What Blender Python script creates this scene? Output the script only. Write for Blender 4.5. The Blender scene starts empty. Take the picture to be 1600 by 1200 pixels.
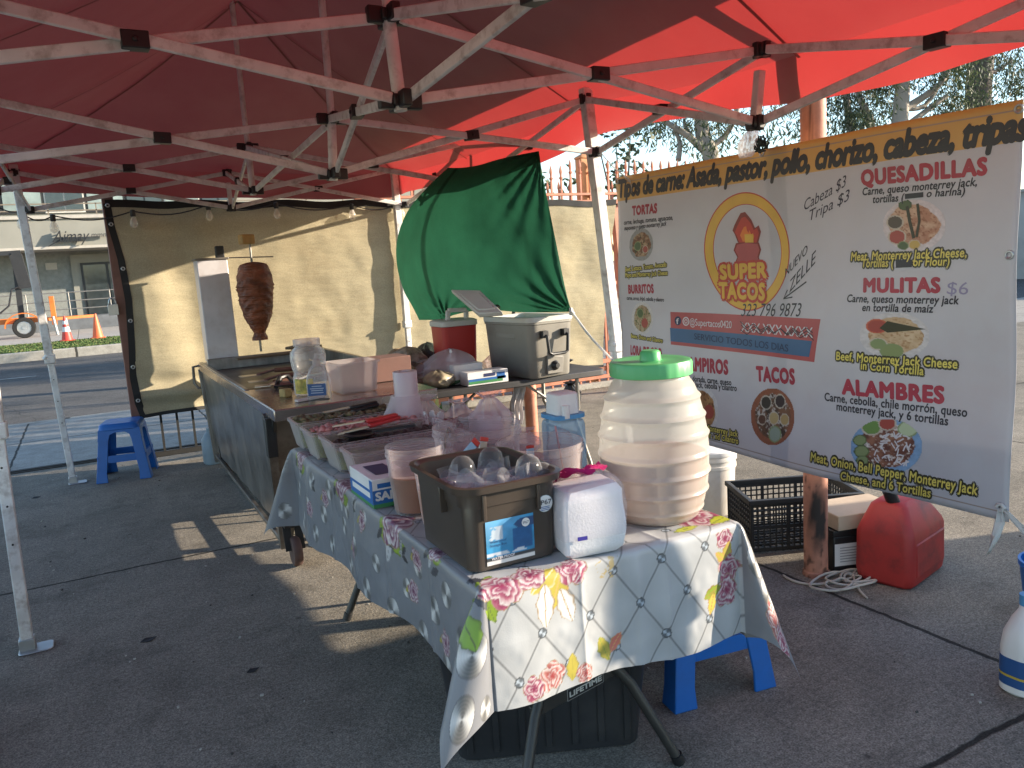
import bpy, bmesh, math, random
import numpy as np
from mathutils import Vector, Matrix, Quaternion
R = math.radians
SC = bpy.context.scene
COL = SC.collection
random.seed(7)

# ------------------------------------------------------------------ camera, sky, sun, exposure
CAM_POS = np.array([0.364977, -1.044141, 1.480342])
F, PITCH, ROLL, YAW = 1249.3133, 0.1475378, -0.0626787, 0.4802911
FW = np.array([math.sin(YAW)*math.cos(PITCH), math.cos(YAW)*math.cos(PITCH), -math.sin(PITCH)])
_r0 = np.array([math.cos(YAW), -math.sin(YAW), 0.0]); _u0 = np.cross(_r0, FW)
RT = _r0*math.cos(ROLL)+_u0*math.sin(ROLL); UP = -_r0*math.sin(ROLL)+_u0*math.cos(ROLL)
cd = bpy.data.cameras.new('camera'); cam = bpy.data.objects.new('camera', cd); COL.objects.link(cam)
cd.sensor_width = 36.0; cd.lens = F/1600*36.0; cd.clip_start = 0.05; cd.clip_end = 2000
cam.matrix_world = Matrix(((RT[0], UP[0], -FW[0], CAM_POS[0]), (RT[1], UP[1], -FW[1], CAM_POS[1]), (RT[2], UP[2], -FW[2], CAM_POS[2]), (0, 0, 0, 1)))
SC.camera = cam

SUN_DIR = Vector((-1.0, 0.38, -0.276)).normalized()      # the way the light travels
sl = bpy.data.lights.new('sun', 'SUN'); sl.energy = 4.8; sl.angle = R(0.6); sl.color = (1.0, 0.86, 0.68)
so = bpy.data.objects.new('sun', sl); COL.objects.link(so); so.location = (8, -4, 6)
so.rotation_euler = SUN_DIR.to_track_quat('-Z', 'Y').to_euler()
W = bpy.data.worlds.new('World'); SC.world = W; W.use_nodes = True
nt = W.node_tree; bgn = nt.nodes['Background']
sk = nt.nodes.new('ShaderNodeTexSky'); sk.sky_type = 'NISHITA'; sk.sun_disc = False
sk.sun_elevation = math.asin(-SUN_DIR.z); sk.sun_rotation = math.atan2(-SUN_DIR.x, -SUN_DIR.y)
sk.air_density = 1.0; sk.dust_density = 0.2; sk.ozone_density = 1.6
nt.links.new(sk.outputs[0], bgn.inputs[0]); bgn.inputs[1].default_value = 0.14
SC.view_settings.view_transform = 'Standard'; SC.view_settings.look = 'None'
SC.view_settings.exposure = 1.45; SC.view_settings.gamma = 1.0
SC.render.engine = 'CYCLES'
SC.cycles.use_denoising = True
SC.cycles.max_bounces = 8; SC.cycles.diffuse_bounces = 4; SC.cycles.transparent_max_bounces = 16
SC.cycles.transmission_bounces = 6; SC.cycles.sample_clamp_indirect = 6.0; SC.cycles.caustics_reflective = False; SC.cycles.caustics_refractive = False

# ------------------------------------------------------------------ where a sight line meets a plane of the place
def ray(px, py): return FW+RT*(px-800)/F-UP*(py-600)/F
def PZ(px, py, z=0.0): d = ray(px, py); return Vector(CAM_POS+d*(z-CAM_POS[2])/d[2])
def PX(px, py, x): d = ray(px, py); return Vector(CAM_POS+d*(x-CAM_POS[0])/d[0])
def PY(px, py, y): d = ray(px, py); return Vector(CAM_POS+d*(y-CAM_POS[1])/d[1])
def PD(px, py, dep): return Vector(CAM_POS+ray(px, py)*dep)

# ------------------------------------------------------------------ numpy noise
def _h(ix, iy, s):
    n = (ix*374761393+iy*668265263+s*362437) & 0x7fffffff
    n = ((n ^ (n >> 13))*1274126177) & 0x7fffffff
    return ((n ^ (n >> 16)) & 0xffff)/65535.0
def vnoise(x, y, s=0):
    x = np.asarray(x, float); y = np.asarray(y, float)
    ix = np.floor(x).astype(np.int64); iy = np.floor(y).astype(np.int64)
    fx = x-ix; fy = y-iy; fx = fx*fx*(3-2*fx); fy = fy*fy*(3-2*fy)
    return (_h(ix, iy, s)*(1-fx)+_h(ix+1, iy, s)*fx)*(1-fy)+(_h(ix, iy+1, s)*(1-fx)+_h(ix+1, iy+1, s)*fx)*fy
def fbm(x, y, s=0, o=4):
    t = 0; a = .5; k = 1
    for i in range(o): t = t+a*vnoise(np.asarray(x)*k, np.asarray(y)*k, s+i*17); a *= .5; k *= 2.03
    return t/(1-.5**o)

# ------------------------------------------------------------------ materials
MATS = {}
def M(name, rgb, rough=.5, metal=0., var=.12, vscale=6., bump=0., bscale=60., trans=0., alpha=1., dirt=None, dirt_amt=.0, dscale=3., spec=.5, coat=0., ani=None, vcol=False, fine=0., tcol=None, fres=False):
    """Principled material with noise-varied colour, roughness and bump; trans mixes in translucency, alpha in transparency."""
    if name in MATS: return MATS[name]
    m = bpy.data.materials.new(name); m.use_nodes = True; t = m.node_tree; n = t.nodes; l = t.links
    b = n['Principled BSDF']; out = n['Material Output']
    tc = n.new('ShaderNodeTexCoord'); mp = n.new('ShaderNodeMapping'); l.new(tc.outputs['Object'], mp.inputs[0])
    if ani: mp.inputs['Scale'].default_value = ani
    nz = n.new('ShaderNodeTexNoise'); nz.inputs['Scale'].default_value = vscale; nz.inputs['Detail'].default_value = 6; l.new(mp.outputs[0], nz.inputs['Vector'])
    mr = n.new('ShaderNodeMapRange'); mr.inputs[1].default_value = .3; mr.inputs[2].default_value = .7; mr.inputs[3].default_value = 1-var; mr.inputs[4].default_value = 1+var
    l.new(nz.outputs[0], mr.inputs[0])
    mx = n.new('ShaderNodeMix'); mx.data_type = 'RGBA'; mx.blend_type = 'MULTIPLY'; mx.inputs[0].default_value = 1.0
    if vcol:
        at = n.new('ShaderNodeAttribute'); at.attribute_name = 'Col'; l.new(at.outputs['Color'], mx.inputs[6])
    else: mx.inputs[6].default_value = (*rgb, 1)
    l.new(mr.outputs[0], mx.inputs[7]); cout = mx.outputs[2]
    if dirt:
        n2 = n.new('ShaderNodeTexNoise'); n2.inputs['Scale'].default_value = dscale; n2.inputs['Detail'].default_value = 9; n2.inputs['Roughness'].default_value = .65
        l.new(tc.outputs['Object'], n2.inputs['Vector'])
        r2 = n.new('ShaderNodeMapRange'); r2.inputs[1].default_value = .5; r2.inputs[2].default_value = .68; r2.inputs[4].default_value = dirt_amt; l.new(n2.outputs[0], r2.inputs[0])
        m2 = n.new('ShaderNodeMix'); m2.data_type = 'RGBA'; l.new(r2.outputs[0], m2.inputs[0]); l.new(cout, m2.inputs[6]); m2.inputs[7].default_value = (*dirt, 1); cout = m2.outputs[2]
    if fine:
        n3 = n.new('ShaderNodeTexNoise'); n3.inputs['Scale'].default_value = vscale*40; n3.inputs['Detail'].default_value = 2; l.new(tc.outputs['Object'], n3.inputs['Vector'])
        r3 = n.new('ShaderNodeMapRange'); r3.inputs[1].default_value = .35; r3.inputs[2].default_value = .65; r3.inputs[3].default_value = 1-fine; r3.inputs[4].default_value = 1+fine; l.new(n3.outputs[0], r3.inputs[0])
        m3 = n.new('ShaderNodeMix'); m3.data_type = 'RGBA'; m3.blend_type = 'MULTIPLY'; m3.inputs[0].default_value = 1; l.new(cout, m3.inputs[6]); l.new(r3.outputs[0], m3.inputs[7]); cout = m3.outputs[2]
    l.new(cout, b.inputs['Base Color'])
    rr = n.new('ShaderNodeMapRange'); rr.inputs[3].default_value = max(.03, rough-.12*min(1, rough*2)); rr.inputs[4].default_value = min(1, rough+.12); l.new(nz.outputs[0], rr.inputs[0]); l.new(rr.outputs[0], b.inputs['Roughness'])
    b.inputs['Metallic'].default_value = metal; b.inputs['Specular IOR Level'].default_value = spec; b.inputs['Coat Weight'].default_value = coat
    if bump:
        nb = n.new('ShaderNodeTexNoise'); nb.inputs['Scale'].default_value = bscale; nb.inputs['Detail'].default_value = 5; l.new(mp.outputs[0], nb.inputs['Vector'])
        bp = n.new('ShaderNodeBump'); bp.inputs['Strength'].default_value = min(1, bump); bp.inputs['Distance'].default_value = .01; l.new(nb.outputs[0], bp.inputs['Height']); l.new(bp.outputs[0], b.inputs['Normal'])
    sh = b.outputs[0]
    if trans:
        tl = n.new('ShaderNodeBsdfTranslucent')
        if tcol: tl.inputs[0].default_value = (*tcol, 1)
        else: l.new(cout, tl.inputs[0])
        ms = n.new('ShaderNodeMixShader'); ms.inputs[0].default_value = trans
        l.new(sh, ms.inputs[1]); l.new(tl.outputs[0], ms.inputs[2]); sh = ms.outputs[0]
    if alpha < 1:
        tp = n.new('ShaderNodeBsdfTransparent'); c = [min(1, .55+.45*x/max(max(rgb), .01)) for x in rgb]; tp.inputs[0].default_value = (*c, 1)
        ms = n.new('ShaderNodeMixShader'); ms.inputs[0].default_value = alpha; l.new(tp.outputs[0], ms.inputs[1]); l.new(sh, ms.inputs[2]); sh = ms.outputs[0]
        if fres:
            lw = n.new('ShaderNodeLayerWeight'); lw.inputs[0].default_value = .5; pw = n.new('ShaderNodeMath'); pw.operation = 'POWER'; pw.inputs[1].default_value = 2.5; l.new(lw.outputs['Facing'], pw.inputs[0])
            fr = n.new('ShaderNodeMapRange'); fr.inputs[3].default_value = alpha*.55; fr.inputs[4].default_value = min(1, alpha*4.5); l.new(pw.outputs[0], fr.inputs[0]); l.new(fr.outputs[0], ms.inputs[0])
    l.new(sh, out.inputs[0]); MATS[name] = m; return m

# ------------------------------------------------------------------ mesh builder
class MB:
    def __init__(s): s.v = []; s.f = []; s.m = []; s.c = None
    def add(s, vs, fs, mi=0):
        o = len(s.v); s.v += [tuple(map(float, q)) for q in vs]; s.f += [tuple(o+i for i in f) for f in fs]; s.m += [mi]*len(fs); return s
    def box(s, c, d, rz=0, mi=0, mat=None):
        hx, hy, hz = d[0]/2, d[1]/2, d[2]/2
        vs = [Vector((x, y, z)) for x in (-hx, hx) for y in (-hy, hy) for z in (-hz, hz)]
        T = mat if mat else Matrix.Rotation(rz, 4, 'Z')
        vs = [T @ q+Vector(c) for q in vs]
        return s.add(vs, [(0, 1, 3, 2), (4, 6, 7, 5), (0, 4, 5, 1), (2, 3, 7, 6), (0, 2, 6, 4), (1, 5, 7, 3)], mi)
    def beam(s, p, q, w, h, mi=0, upv=(0, 0, 1), off=0.):
        p = Vector(p); q = Vector(q); d = (q-p); L = d.length; d.normalize(); u = Vector(upv)
        if abs(d.dot(u)) > .97: u = Vector((0, 1, 0))
        x = d.cross(u).normalized(); y = x.cross(d).normalized(); o = x*off
        vs = [a+o+x*sx*w/2+y*sy*h/2 for a in (p, q) for sx, sy in ((-1, -1), (1, -1), (1, 1), (-1, 1))]
        return s.add(vs, [(0, 3, 2, 1), (4, 5, 6, 7), (0, 1, 5, 4), (1, 2, 6, 5), (2, 3, 7, 6), (3, 0, 4, 7)], mi)
    def tube(s, pts, r, n=8, mi=0, closed=False, caps=True):
        pts = [Vector(a) for a in pts]; k = len(pts); rs = r if isinstance(r, (list, tuple)) else [r]*k
        vs = []; pn = None
        for i, a in enumerate(pts):
            if closed: d = pts[(i+1) % k]-pts[i-1]
            else: d = pts[min(i+1, k-1)]-pts[max(i-1, 0)]
            d.normalize()
            if pn is None: pn = d.orthogonal().normalized()
            pn = (pn-d*pn.dot(d)).normalized(); b = d.cross(pn)
            vs += [a+(pn*math.cos(2*math.pi*j/n)+b*math.sin(2*math.pi*j/n))*rs[i] for j in range(n)]
        fs = []
        for i in range(k if closed else k-1):
            for j in range(n):
                a = i*n+j; b2 = i*n+(j+1) % n; c = ((i+1) % k)*n+(j+1) % n; d2 = ((i+1) % k)*n+j; fs.append((a, b2, c, d2))
        if caps and not closed: fs += [tuple(reversed(range(n))), tuple((k-1)*n+j for j in range(n))]
        return s.add(vs, fs, mi)
    def lathe(s, prof, c=(0, 0, 0), n=32, mi=0, wob=None, ax=None, cap=True):
        vs = []; fs = []; k = len(prof); T = ax if ax else Matrix.Identity(4)
        for r, z in prof:
            for j in range(n):
                a = 2*math.pi*j/n; rr = r*(1+(wob(a, z) if wob else 0)); vs.append(T @ Vector((rr*math.cos(a), rr*math.sin(a), z))+Vector(c))
        for i in range(k-1):
            for j in range(n): fs.append((i*n+j, i*n+(j+1) % n, (i+1)*n+(j+1) % n, (i+1)*n+j))
        if cap and prof[0][0] > 1e-5: fs.append(tuple(reversed(range(n))))
        if cap and prof[-1][0] > 1e-5: fs.append(tuple((k-1)*n+j for j in range(n)))
        return s.add(vs, fs, mi)
    def loft(s, loops, cap0=True, cap1=True, mi=0):
        n = len(loops[0]); vs = [q for lp in loops for q in lp]; fs = []
        for i in range(len(loops)-1):
            for j in range(n): fs.append((i*n+j, i*n+(j+1) % n, (i+1)*n+(j+1) % n, (i+1)*n+j))
        if cap0: fs.append(tuple(reversed(range(n))))
        if cap1: fs.append(tuple((len(loops)-1)*n+j for j in range(n)))
        return s.add(vs, fs, mi)
    def grid(s, P, mi=0, flip=False):
        """P: array (nu, nv, 3)"""
        nu, nv = P.shape[:2]; o = len(s.v); s.v += [tuple(q) for q in P.reshape(-1, 3).tolist()]
        for i in range(nu-1):
            for j in range(nv-1):
                a = o+i*nv+j; q = (a, a+nv, a+nv+1, a+1); s.f.append(q[::-1] if flip else q); s.m.append(mi)
        return s
    def prism(s, poly, fn, t, mi=0):
        """poly of 2d points; fn(a,b,depth)->3d; extruded by t"""
        n = len(poly); vs = [fn(a, b, 0) for a, b in poly]+[fn(a, b, t) for a, b in poly]
        return s.add(vs, [tuple(range(n))[::-1], tuple(range(n, 2*n))]+[(i, (i+1) % n, n+(i+1) % n, n+i) for i in range(n)], mi)
    def build(s, name, mats, parent=None, smooth=True, bevel=0, solid=0, sub=0, world=True, col=None, seg=2, solid_off=-1, ang=40):
        me = bpy.data.meshes.new(name); me.from_pydata(s.v, [], s.f)
        if not isinstance(mats, (list, tuple)): mats = [mats]
        for m in mats: me.materials.append(m)
        if any(s.m): me.polygons.foreach_set('material_index', s.m)
        bm = bmesh.new(); bm.from_mesh(me); bmesh.ops.recalc_face_normals(bm, faces=bm.faces); bm.to_mesh(me); bm.free()
        if col is not None:
            a = me.attributes.new('Col', 'FLOAT_COLOR', 'POINT'); c4 = np.ones((len(s.v), 4), np.float32); c4[:, :3] = np.asarray(col).reshape(-1, 3); a.data.foreach_set('color', c4.ravel())
        o = bpy.data.objects.new(name, me); COL.objects.link(o)
        if smooth:
            me.polygons.foreach_set('use_smooth', [True]*len(me.polygons))
            try: me.set_sharp_from_angle(angle=R(ang))
            except Exception: pass
        if sub: q = o.modifiers.new('sub', 'SUBSURF'); q.levels = sub; q.render_levels = sub
        if solid: q = o.modifiers.new('solid', 'SOLIDIFY'); q.thickness = solid; q.offset = solid_off
        if bevel: q = o.modifiers.new('bevel', 'BEVEL'); q.width = bevel; q.segments = seg; q.limit_method = 'ANGLE'; q.angle_limit = R(40); q.harden_normals = False
        if parent:
            o.parent = parent
            if world: o.matrix_parent_inverse = world_of(parent).inverted()
        return o
def world_of(o):
    m = o.matrix_basis.copy()
    if o.parent: m = world_of(o.parent) @ o.matrix_parent_inverse @ m
    return m
def tag(o, label=None, cat=None, group=None, kind=None):
    if label: o['label'] = label
    if cat: o['category'] = cat
    if group: o['group'] = group
    if kind: o['kind'] = kind
    return o
def thing(name, label, cat, loc=(0, 0, 0), rz=0., group=None):
    o = bpy.data.objects.new(name, None); COL.objects.link(o); o.location = loc; o.rotation_euler = (0, 0, rz); o.empty_display_size = .1
    return tag(o, label, cat, group)
def single(mb, name, mats, label, cat, loc=None, group=None, **k):
    """a thing that is one mesh: world-space vertices re-based on loc"""
    if loc is not None:
        L = Vector(loc); mb.v = [(a-L.x, b-L.y, c-L.z) for a, b, c in mb.v]
    o = mb.build(name, mats, **k)
    if loc is not None: o.location = loc
    return tag(o, label, cat, group)
def copy_tree(o, parent=None):
    c = o.copy(); COL.objects.link(c)
    if parent: c.parent = parent; c.matrix_parent_inverse = o.matrix_parent_inverse.copy()
    for ch in list(o.children): copy_tree(ch, c)
    return c
def struct(mb, name, mats, **k): return tag(mb.build(name, mats, **k), kind='structure')
def rr(w, l, r, z, n=6, cx=0, cy=0):
    r = min(r, w/2-.0005, l/2-.0005); pts = []
    for (sx, sy, a0) in ((1, 1, 0), (-1, 1, 90), (-1, -1, 180), (1, -1, 270)):
        for i in range(n+1):
            a = R(a0+90*i/n); pts.append(Vector((cx+sx*(w/2-r)+r*math.cos(a), cy+sy*(l/2-r)+r*math.sin(a), z)))
    return pts
def tray(mb, w0, l0, w1, l1, h, r=.03, wall=.004, lip=.012, mi=0, c=(0, 0, 0), rz=0, n=6):
    """open container: outer wall up, lip, inner wall down"""
    T = Matrix.Translation(c) @ Matrix.Rotation(rz, 4, 'Z')
    lo = [rr(w0-.02, l0-.02, r, 0, n), rr(w0, l0, r, .006, n), rr(w1, l1, r, h-.012, n), rr(w1+lip*2, l1+lip*2, r+lip, h-.012, n), rr(w1+lip*2, l1+lip*2, r+lip, h, n), rr(w1-wall*2, l1-wall*2, r, h, n), rr(w0-wall*2, l0-wall*2, r, .012, n)]
    mb.loft([[T @ q for q in lp] for lp in lo], mi=mi); return mb
def text_mesh(s, bold=0.0, shear=0.0, extr=0., space=1.0):
    """vertices/faces of a line of lettering, normalised: x from 0 to width, cap height 1"""
    cu = bpy.data.curves.new('t', 'FONT'); cu.body = s; cu.size = 1.0; cu.offset = bold; cu.shear = shear; cu.space_character = space; cu.resolution_u = 3; cu.extrude = extr
    o = bpy.data.objects.new('t', cu); COL.objects.link(o); dg = bpy.context.evaluated_depsgraph_get()
    me = bpy.data.meshes.new_from_object(o.evaluated_get(dg)); v = np.array([q.co[:] for q in me.vertices]).reshape(-1, 3); f = [tuple(p.vertices) for p in me.polygons]
    bpy.data.objects.remove(o); bpy.data.curves.remove(cu); bpy.data.meshes.remove(me); return v, f
CAPH = .72
DFN = {}
def lettering(parent, s, mat, fn, width, height, bold=.0, shear=0., name='lettering', space=1.0, depth=0.):
    """fn(x, y) -> 3d, x along the line 0..width, y up from the baseline; capitals are `height` tall"""
    heavy = bold > .001; v, f = text_mesh(s, 0, shear, space=space); x0, x1 = v[:, 0].min(), v[:, 0].max()
    X = (v[:, 0]-x0)/(x1-x0)*width; Y = v[:, 1]/CAPH*height
    mb = MB(); lifted = fn.__code__.co_argcount > 2
    if heavy and not lifted: heavy = False
    if heavy:      # thicken the strokes: the line of type repeated in a small circle, each layer a hair in front of the last
        k = width/(x1-x0); e = bold*.8
        for i in range(10): a_ = 2*math.pi*i/9; q = 0 if i == 9 else 1; mb.add([fn(a+q*e*k*math.cos(a_), b+q*e*height/CAPH*math.sin(a_), i*.00005) if lifted else fn(a+q*e*k*math.cos(a_), b+q*e*height/CAPH*math.sin(a_)+0) for a, b in zip(X, Y)], f)
    else: mb.add([fn(a, b) for a, b in zip(X, Y)], f)
    return mb.build(name, mat, parent, smooth=False)
# ------------------------------------------------------------------ ground, street
def ground_mat(name, rgb, jx=(), jy=(), var=.35, speck=.5, stain=.5, jw=.007, crack=True):
    m = bpy.data.materials.new(name); m.use_nodes = True; t = m.node_tree; n = t.nodes; l = t.links; b = n['Principled BSDF']
    tc = n.new('ShaderNodeTexCoord'); P = tc.outputs['Object']
    def noise(sc, det=6, ro=.6):
        q = n.new('ShaderNodeTexNoise'); q.inputs['Scale'].default_value = sc; q.inputs['Detail'].default_value = det; q.inputs['Roughness'].default_value = ro; l.new(P, q.inputs['Vector']); return q.outputs[0]
    def rng(s, a, c, d, e):
        q = n.new('ShaderNodeMapRange'); q.inputs[1].default_value = a; q.inputs[2].default_value = c; q.inputs[3].default_value = d; q.inputs[4].default_value = e; l.new(s, q.inputs[0]); return q.outputs[0]
    def math_(op, a, c=None):
        q = n.new('ShaderNodeMath'); q.operation = op
        for i, s in enumerate((a, c)):
            if s is None: continue
            if isinstance(s, (int, float)): q.inputs[i].default_value = s
            else: l.new(s, q.inputs[i])
        return q.outputs[0]
    f = math_('MULTIPLY', rng(noise(.9, 8, .65), .3, .7, 1-var, 1+var), rng(noise(7, 6), .3, .7, .86, 1.14))
    f = math_('MULTIPLY', f, rng(noise(160, 3, .7), .36, .64, 1-speck, 1+speck))
    f = math_('MULTIPLY', f, rng(noise(55, 3, .7), .35, .62, 1-speck*.6, 1+speck*.4))
    vo = n.new('ShaderNodeTexVoronoi'); vo.inputs['Scale'].default_value = 42; l.new(P, vo.inputs['Vector'])
    f = math_('MULTIPLY', f, rng(vo.outputs['Distance'], .06, .16, 1-speck*.55, 1.0))
    f = math_('MULTIPLY', f, rng(noise(2.3, 9, .7), .54, .72, 1.0, 1-stain))
    vg = n.new('ShaderNodeTexVoronoi'); vg.inputs['Scale'].default_value = 2.6; l.new(P, vg.inputs['Vector']); gs = rng(vg.outputs['Distance'], .030, .050, 1-stain*.9, 1.0); f = math_('MULTIPLY', f, gs)
    vh = n.new('ShaderNodeTexVoronoi'); vh.inputs['Scale'].default_value = 9; l.new(P, vh.inputs['Vector']); f = math_('MULTIPLY', f, rng(vh.outputs['Distance'], .03, .07, 1+stain*.5, 1.0))
    f = math_('MULTIPLY', f, rng(noise(.45, 6, .75), .5, .66, 1.0, 1-stain*.5))
    sx = n.new('ShaderNodeSeparateXYZ'); l.new(P, sx.inputs[0])
    wob = rng(noise(6, 4), .3, .7, -.008, .008); jt = None
    for ax, vals in ((0, jx), (1, jy)):
        for v in vals:
            d = math_('ABSOLUTE', math_('ADD', math_('SUBTRACT', sx.outputs[ax], v), wob)); k = rng(d, jw, jw*1.9, 1., 0.)
            jt = k if jt is None else math_('MAXIMUM', jt, k)
    if crack:
        nc = n.new('ShaderNodeTexVoronoi'); nc.feature = 'DISTANCE_TO_EDGE'; nc.inputs['Scale'].default_value = .33
        wn = n.new('ShaderNodeMix'); wn.data_type = 'RGBA'; wn.inputs[0].default_value = .16; nn = n.new('ShaderNodeTexNoise'); nn.inputs['Scale'].default_value = 1.6; nn.inputs['Detail'].default_value = 8; l.new(P, nn.inputs['Vector'])
        l.new(P, wn.inputs[6]); l.new(nn.outputs['Color'], wn.inputs[7]); l.new(wn.outputs[2], nc.inputs['Vector'])
        ck = rng(nc.outputs['Distance'], .0006, .0016, .55, 0.); jt = ck if jt is None else math_('MAXIMUM', jt, ck)
    if jt is not None: f = math_('MULTIPLY', f, rng(jt, 0, 1, 1., .16))
    mx = n.new('ShaderNodeMix'); mx.data_type = 'RGBA'; mx.blend_type = 'MULTIPLY'; mx.inputs[0].default_value = 1; mx.inputs[6].default_value = (*rgb, 1); l.new(f, mx.inputs[7])
    l.new(mx.outputs[2], b.inputs['Base Color']); b.inputs['Roughness'].default_value = .9; b.inputs['Specular IOR Level'].default_value = .25
    bp = n.new('ShaderNodeBump'); bp.inputs['Strength'].default_value = .55; bp.inputs['Distance'].default_value = .006; h = math_('ADD', noise(90, 4, .7), math_('MULTIPLY', noise(14, 3), .8))
    if jt is not None: h = math_('SUBTRACT', h, jt)
    l.new(h, bp.inputs['Height']); l.new(bp.outputs[0], b.inputs['Normal']); return m
def sheet(name, x0, x1, y0, y1, z, mat, kind='structure'):
    mb = MB(); mb.add([(x0, y0, z), (x1, y0, z), (x1, y1, z), (x0, y1, z)], [(0, 1, 2, 3)]); return tag(mb.build(name, mat, smooth=False), kind=kind)
CONC = ground_mat('lot_concrete', (.232, .206, .168), jx=(3.035, 6.13, -3.1), jy=(3.58, .285, -3.0), speck=.45, stain=.5, crack=False)
WALK = ground_mat('sidewalk_concrete', (.33, .31, .28), jx=(-4, -2.2, -.4, 1.4, 3.2, 5.0, 6.8), jy=(8.4,), var=.2, speck=.2, stain=.3, crack=False)
ASPH = ground_mat('asphalt', (.105, .10, .095), speck=.6, stain=.25, var=.25)
KERB = ground_mat('kerb_concrete', (.36, .34, .30), jx=tuple(-9+3*i for i in range(12)), var=.2, speck=.2, stain=.35, jw=.02, crack=False)
EARTH = M('earth', (.16, .13, .1), .95, var=.3, vscale=.5, bump=.3)
sheet('ground', -400, 400, -300, 600, -.30, EARTH)
sheet('parking_lot', -40, 60, -40, 6.86, 0, CONC)
sheet('sidewalk', -60, 60, 6.864, 9.78, -.004, WALK)
sheet('road', -120, 120, 9.9, 22.1, -.14, ASPH)
mb = MB(); mb.box((0, 9.85, -.09), (120, .14, .17)); struct(mb, 'near_kerb', KERB, bevel=.02)
mb = MB(); mb.box((0, 22.2, -.06), (120, .2, .30)); struct(mb, 'far_kerb', KERB, bevel=.03)
sheet('far_pavement', -120, 120, 22.3, 60, .03, ground_mat('far_concrete', (.40, .37, .33), jx=(-6, -3, 0, 3, 6), jy=(26.4, 29.5), var=.15, speck=.15, stain=.2, crack=False))
mb = MB()
for x in range(-50, 50, 6): mb.box((x, 17.6, -.134), (2.6, .11, .006))
tag(mb.build('lane_marking', M('lane_paint', (.27, .27, .26), .8, var=.35, vscale=4)), kind='structure')
mb = MB(); mb.box((4.2, 6.84, .004), (12, .05, .02)); mb.box((4.2, 6.77, .003), (12, .02, .014)); struct(mb, 'gate_track', M('track_iron', (.05, .045, .04), .7, .4, var=.4, vscale=20), bevel=.003)
# grass verge across the street
def blades(name, n, xr, yr, z, h, mats, seed, label=None):
    rg = np.random.RandomState(seed); mb = MB()
    for i in range(n):
        x = rg.uniform(*xr); y = rg.uniform(*yr); a = rg.uniform(0, 6.28); w = .05*rg.uniform(.6, 1.3); hh = h*rg.uniform(.5, 1.3); lx, ly = rg.normal(0, .35*hh, 2); dx, dy = math.cos(a)*w, math.sin(a)*w
        mb.add([(x-dx, y-dy, z), (x+dx, y+dy, z), (x+lx, y+ly, z+hh)], [(0, 1, 2)], rg.randint(len(mats)))
    return tag(mb.build(name, mats, smooth=False), kind='stuff')
GR = [M('grass_dark', (.035, .075, .018), .9), M('grass_mid', (.06, .12, .025), .9), M('grass_dry', (.13, .14, .05), .9)]
sheet('verge_soil', -60, 60, 22.31, 26.2, .07, M('turf', (.05, .085, .025), .95, var=.5, vscale=3, bump=.5, bscale=30))
blades('grass', 26000, (-5, 4), (22.35, 26.1), .07, .035, GR, 3)
# road works further along the lot: nothing stands there

# ------------------------------------------------------------------ canopy tent
WHITE = M('painted_white_steel', (.72, .71, .69), .45, var=.14, vscale=9, dirt=(.22, .16, .13), dirt_amt=.55, dscale=17, bump=.03)
BLACKP = M('black_plastic', (.016, .016, .017), .45, var=.2)
GALV = M('galvanised_plate', (.45, .46, .47), .45, .8, var=.2)
RED = M('red_canopy_fabric', (.235, .20, .185), .75, var=.16, vscale=2.2, bump=.3, bscale=6, trans=.26, dirt=(.17, .13, .12), dirt_amt=.35, dscale=1.3, spec=.2, tcol=(.62, .05, .05))
XS = {0: .032, 1: -.165, 2: 0, 3: -.030, 4: .053}; YS = {0: .0005, 1: 1.3863, 2: 2.7674, 3: 4.6090, 4: 5.9867}
ZT, ZS, WX = 2.2675, 2.0003, 2.95
PICK = {(1, 1, 't'): (607, 25), (1, 1, 's'): (625, 158), (2, 1, 't'): (1190, 78), (2, 1, 's'): (1180, 192), (2, 2, 't'): (915, 155), (2, 2, 's'): (930, 238), (1, 2, 't'): (518, 186), (1, 2, 's'): (520, 272), (1, 3, 't'): (387, 230), (1, 3, 's'): (395, 298), (1, 4, 't'): (355, 270), (1, 4, 's'): (361, 325), (0, 4, 't'): (22, 270), (0, 4, 's'): (45, 328), (2, 4, 't'): (615, 265), (2, 4, 's'): (632, 320)}
def node(u, v, l):
    z = (ZT if l == 't' else ZS)+(.097 if v >= 3 else 0); p = Vector((u/2*WX+XS[v], YS[v], z))
    if (u, v, l) in PICK:
        d = Vector(ray(*PICK[(u, v, l)])).normalized(); c = Vector(CAM_POS); return c+d*(p-c).dot(d)
    if v == 0: p.z -= .03
    return p
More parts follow.
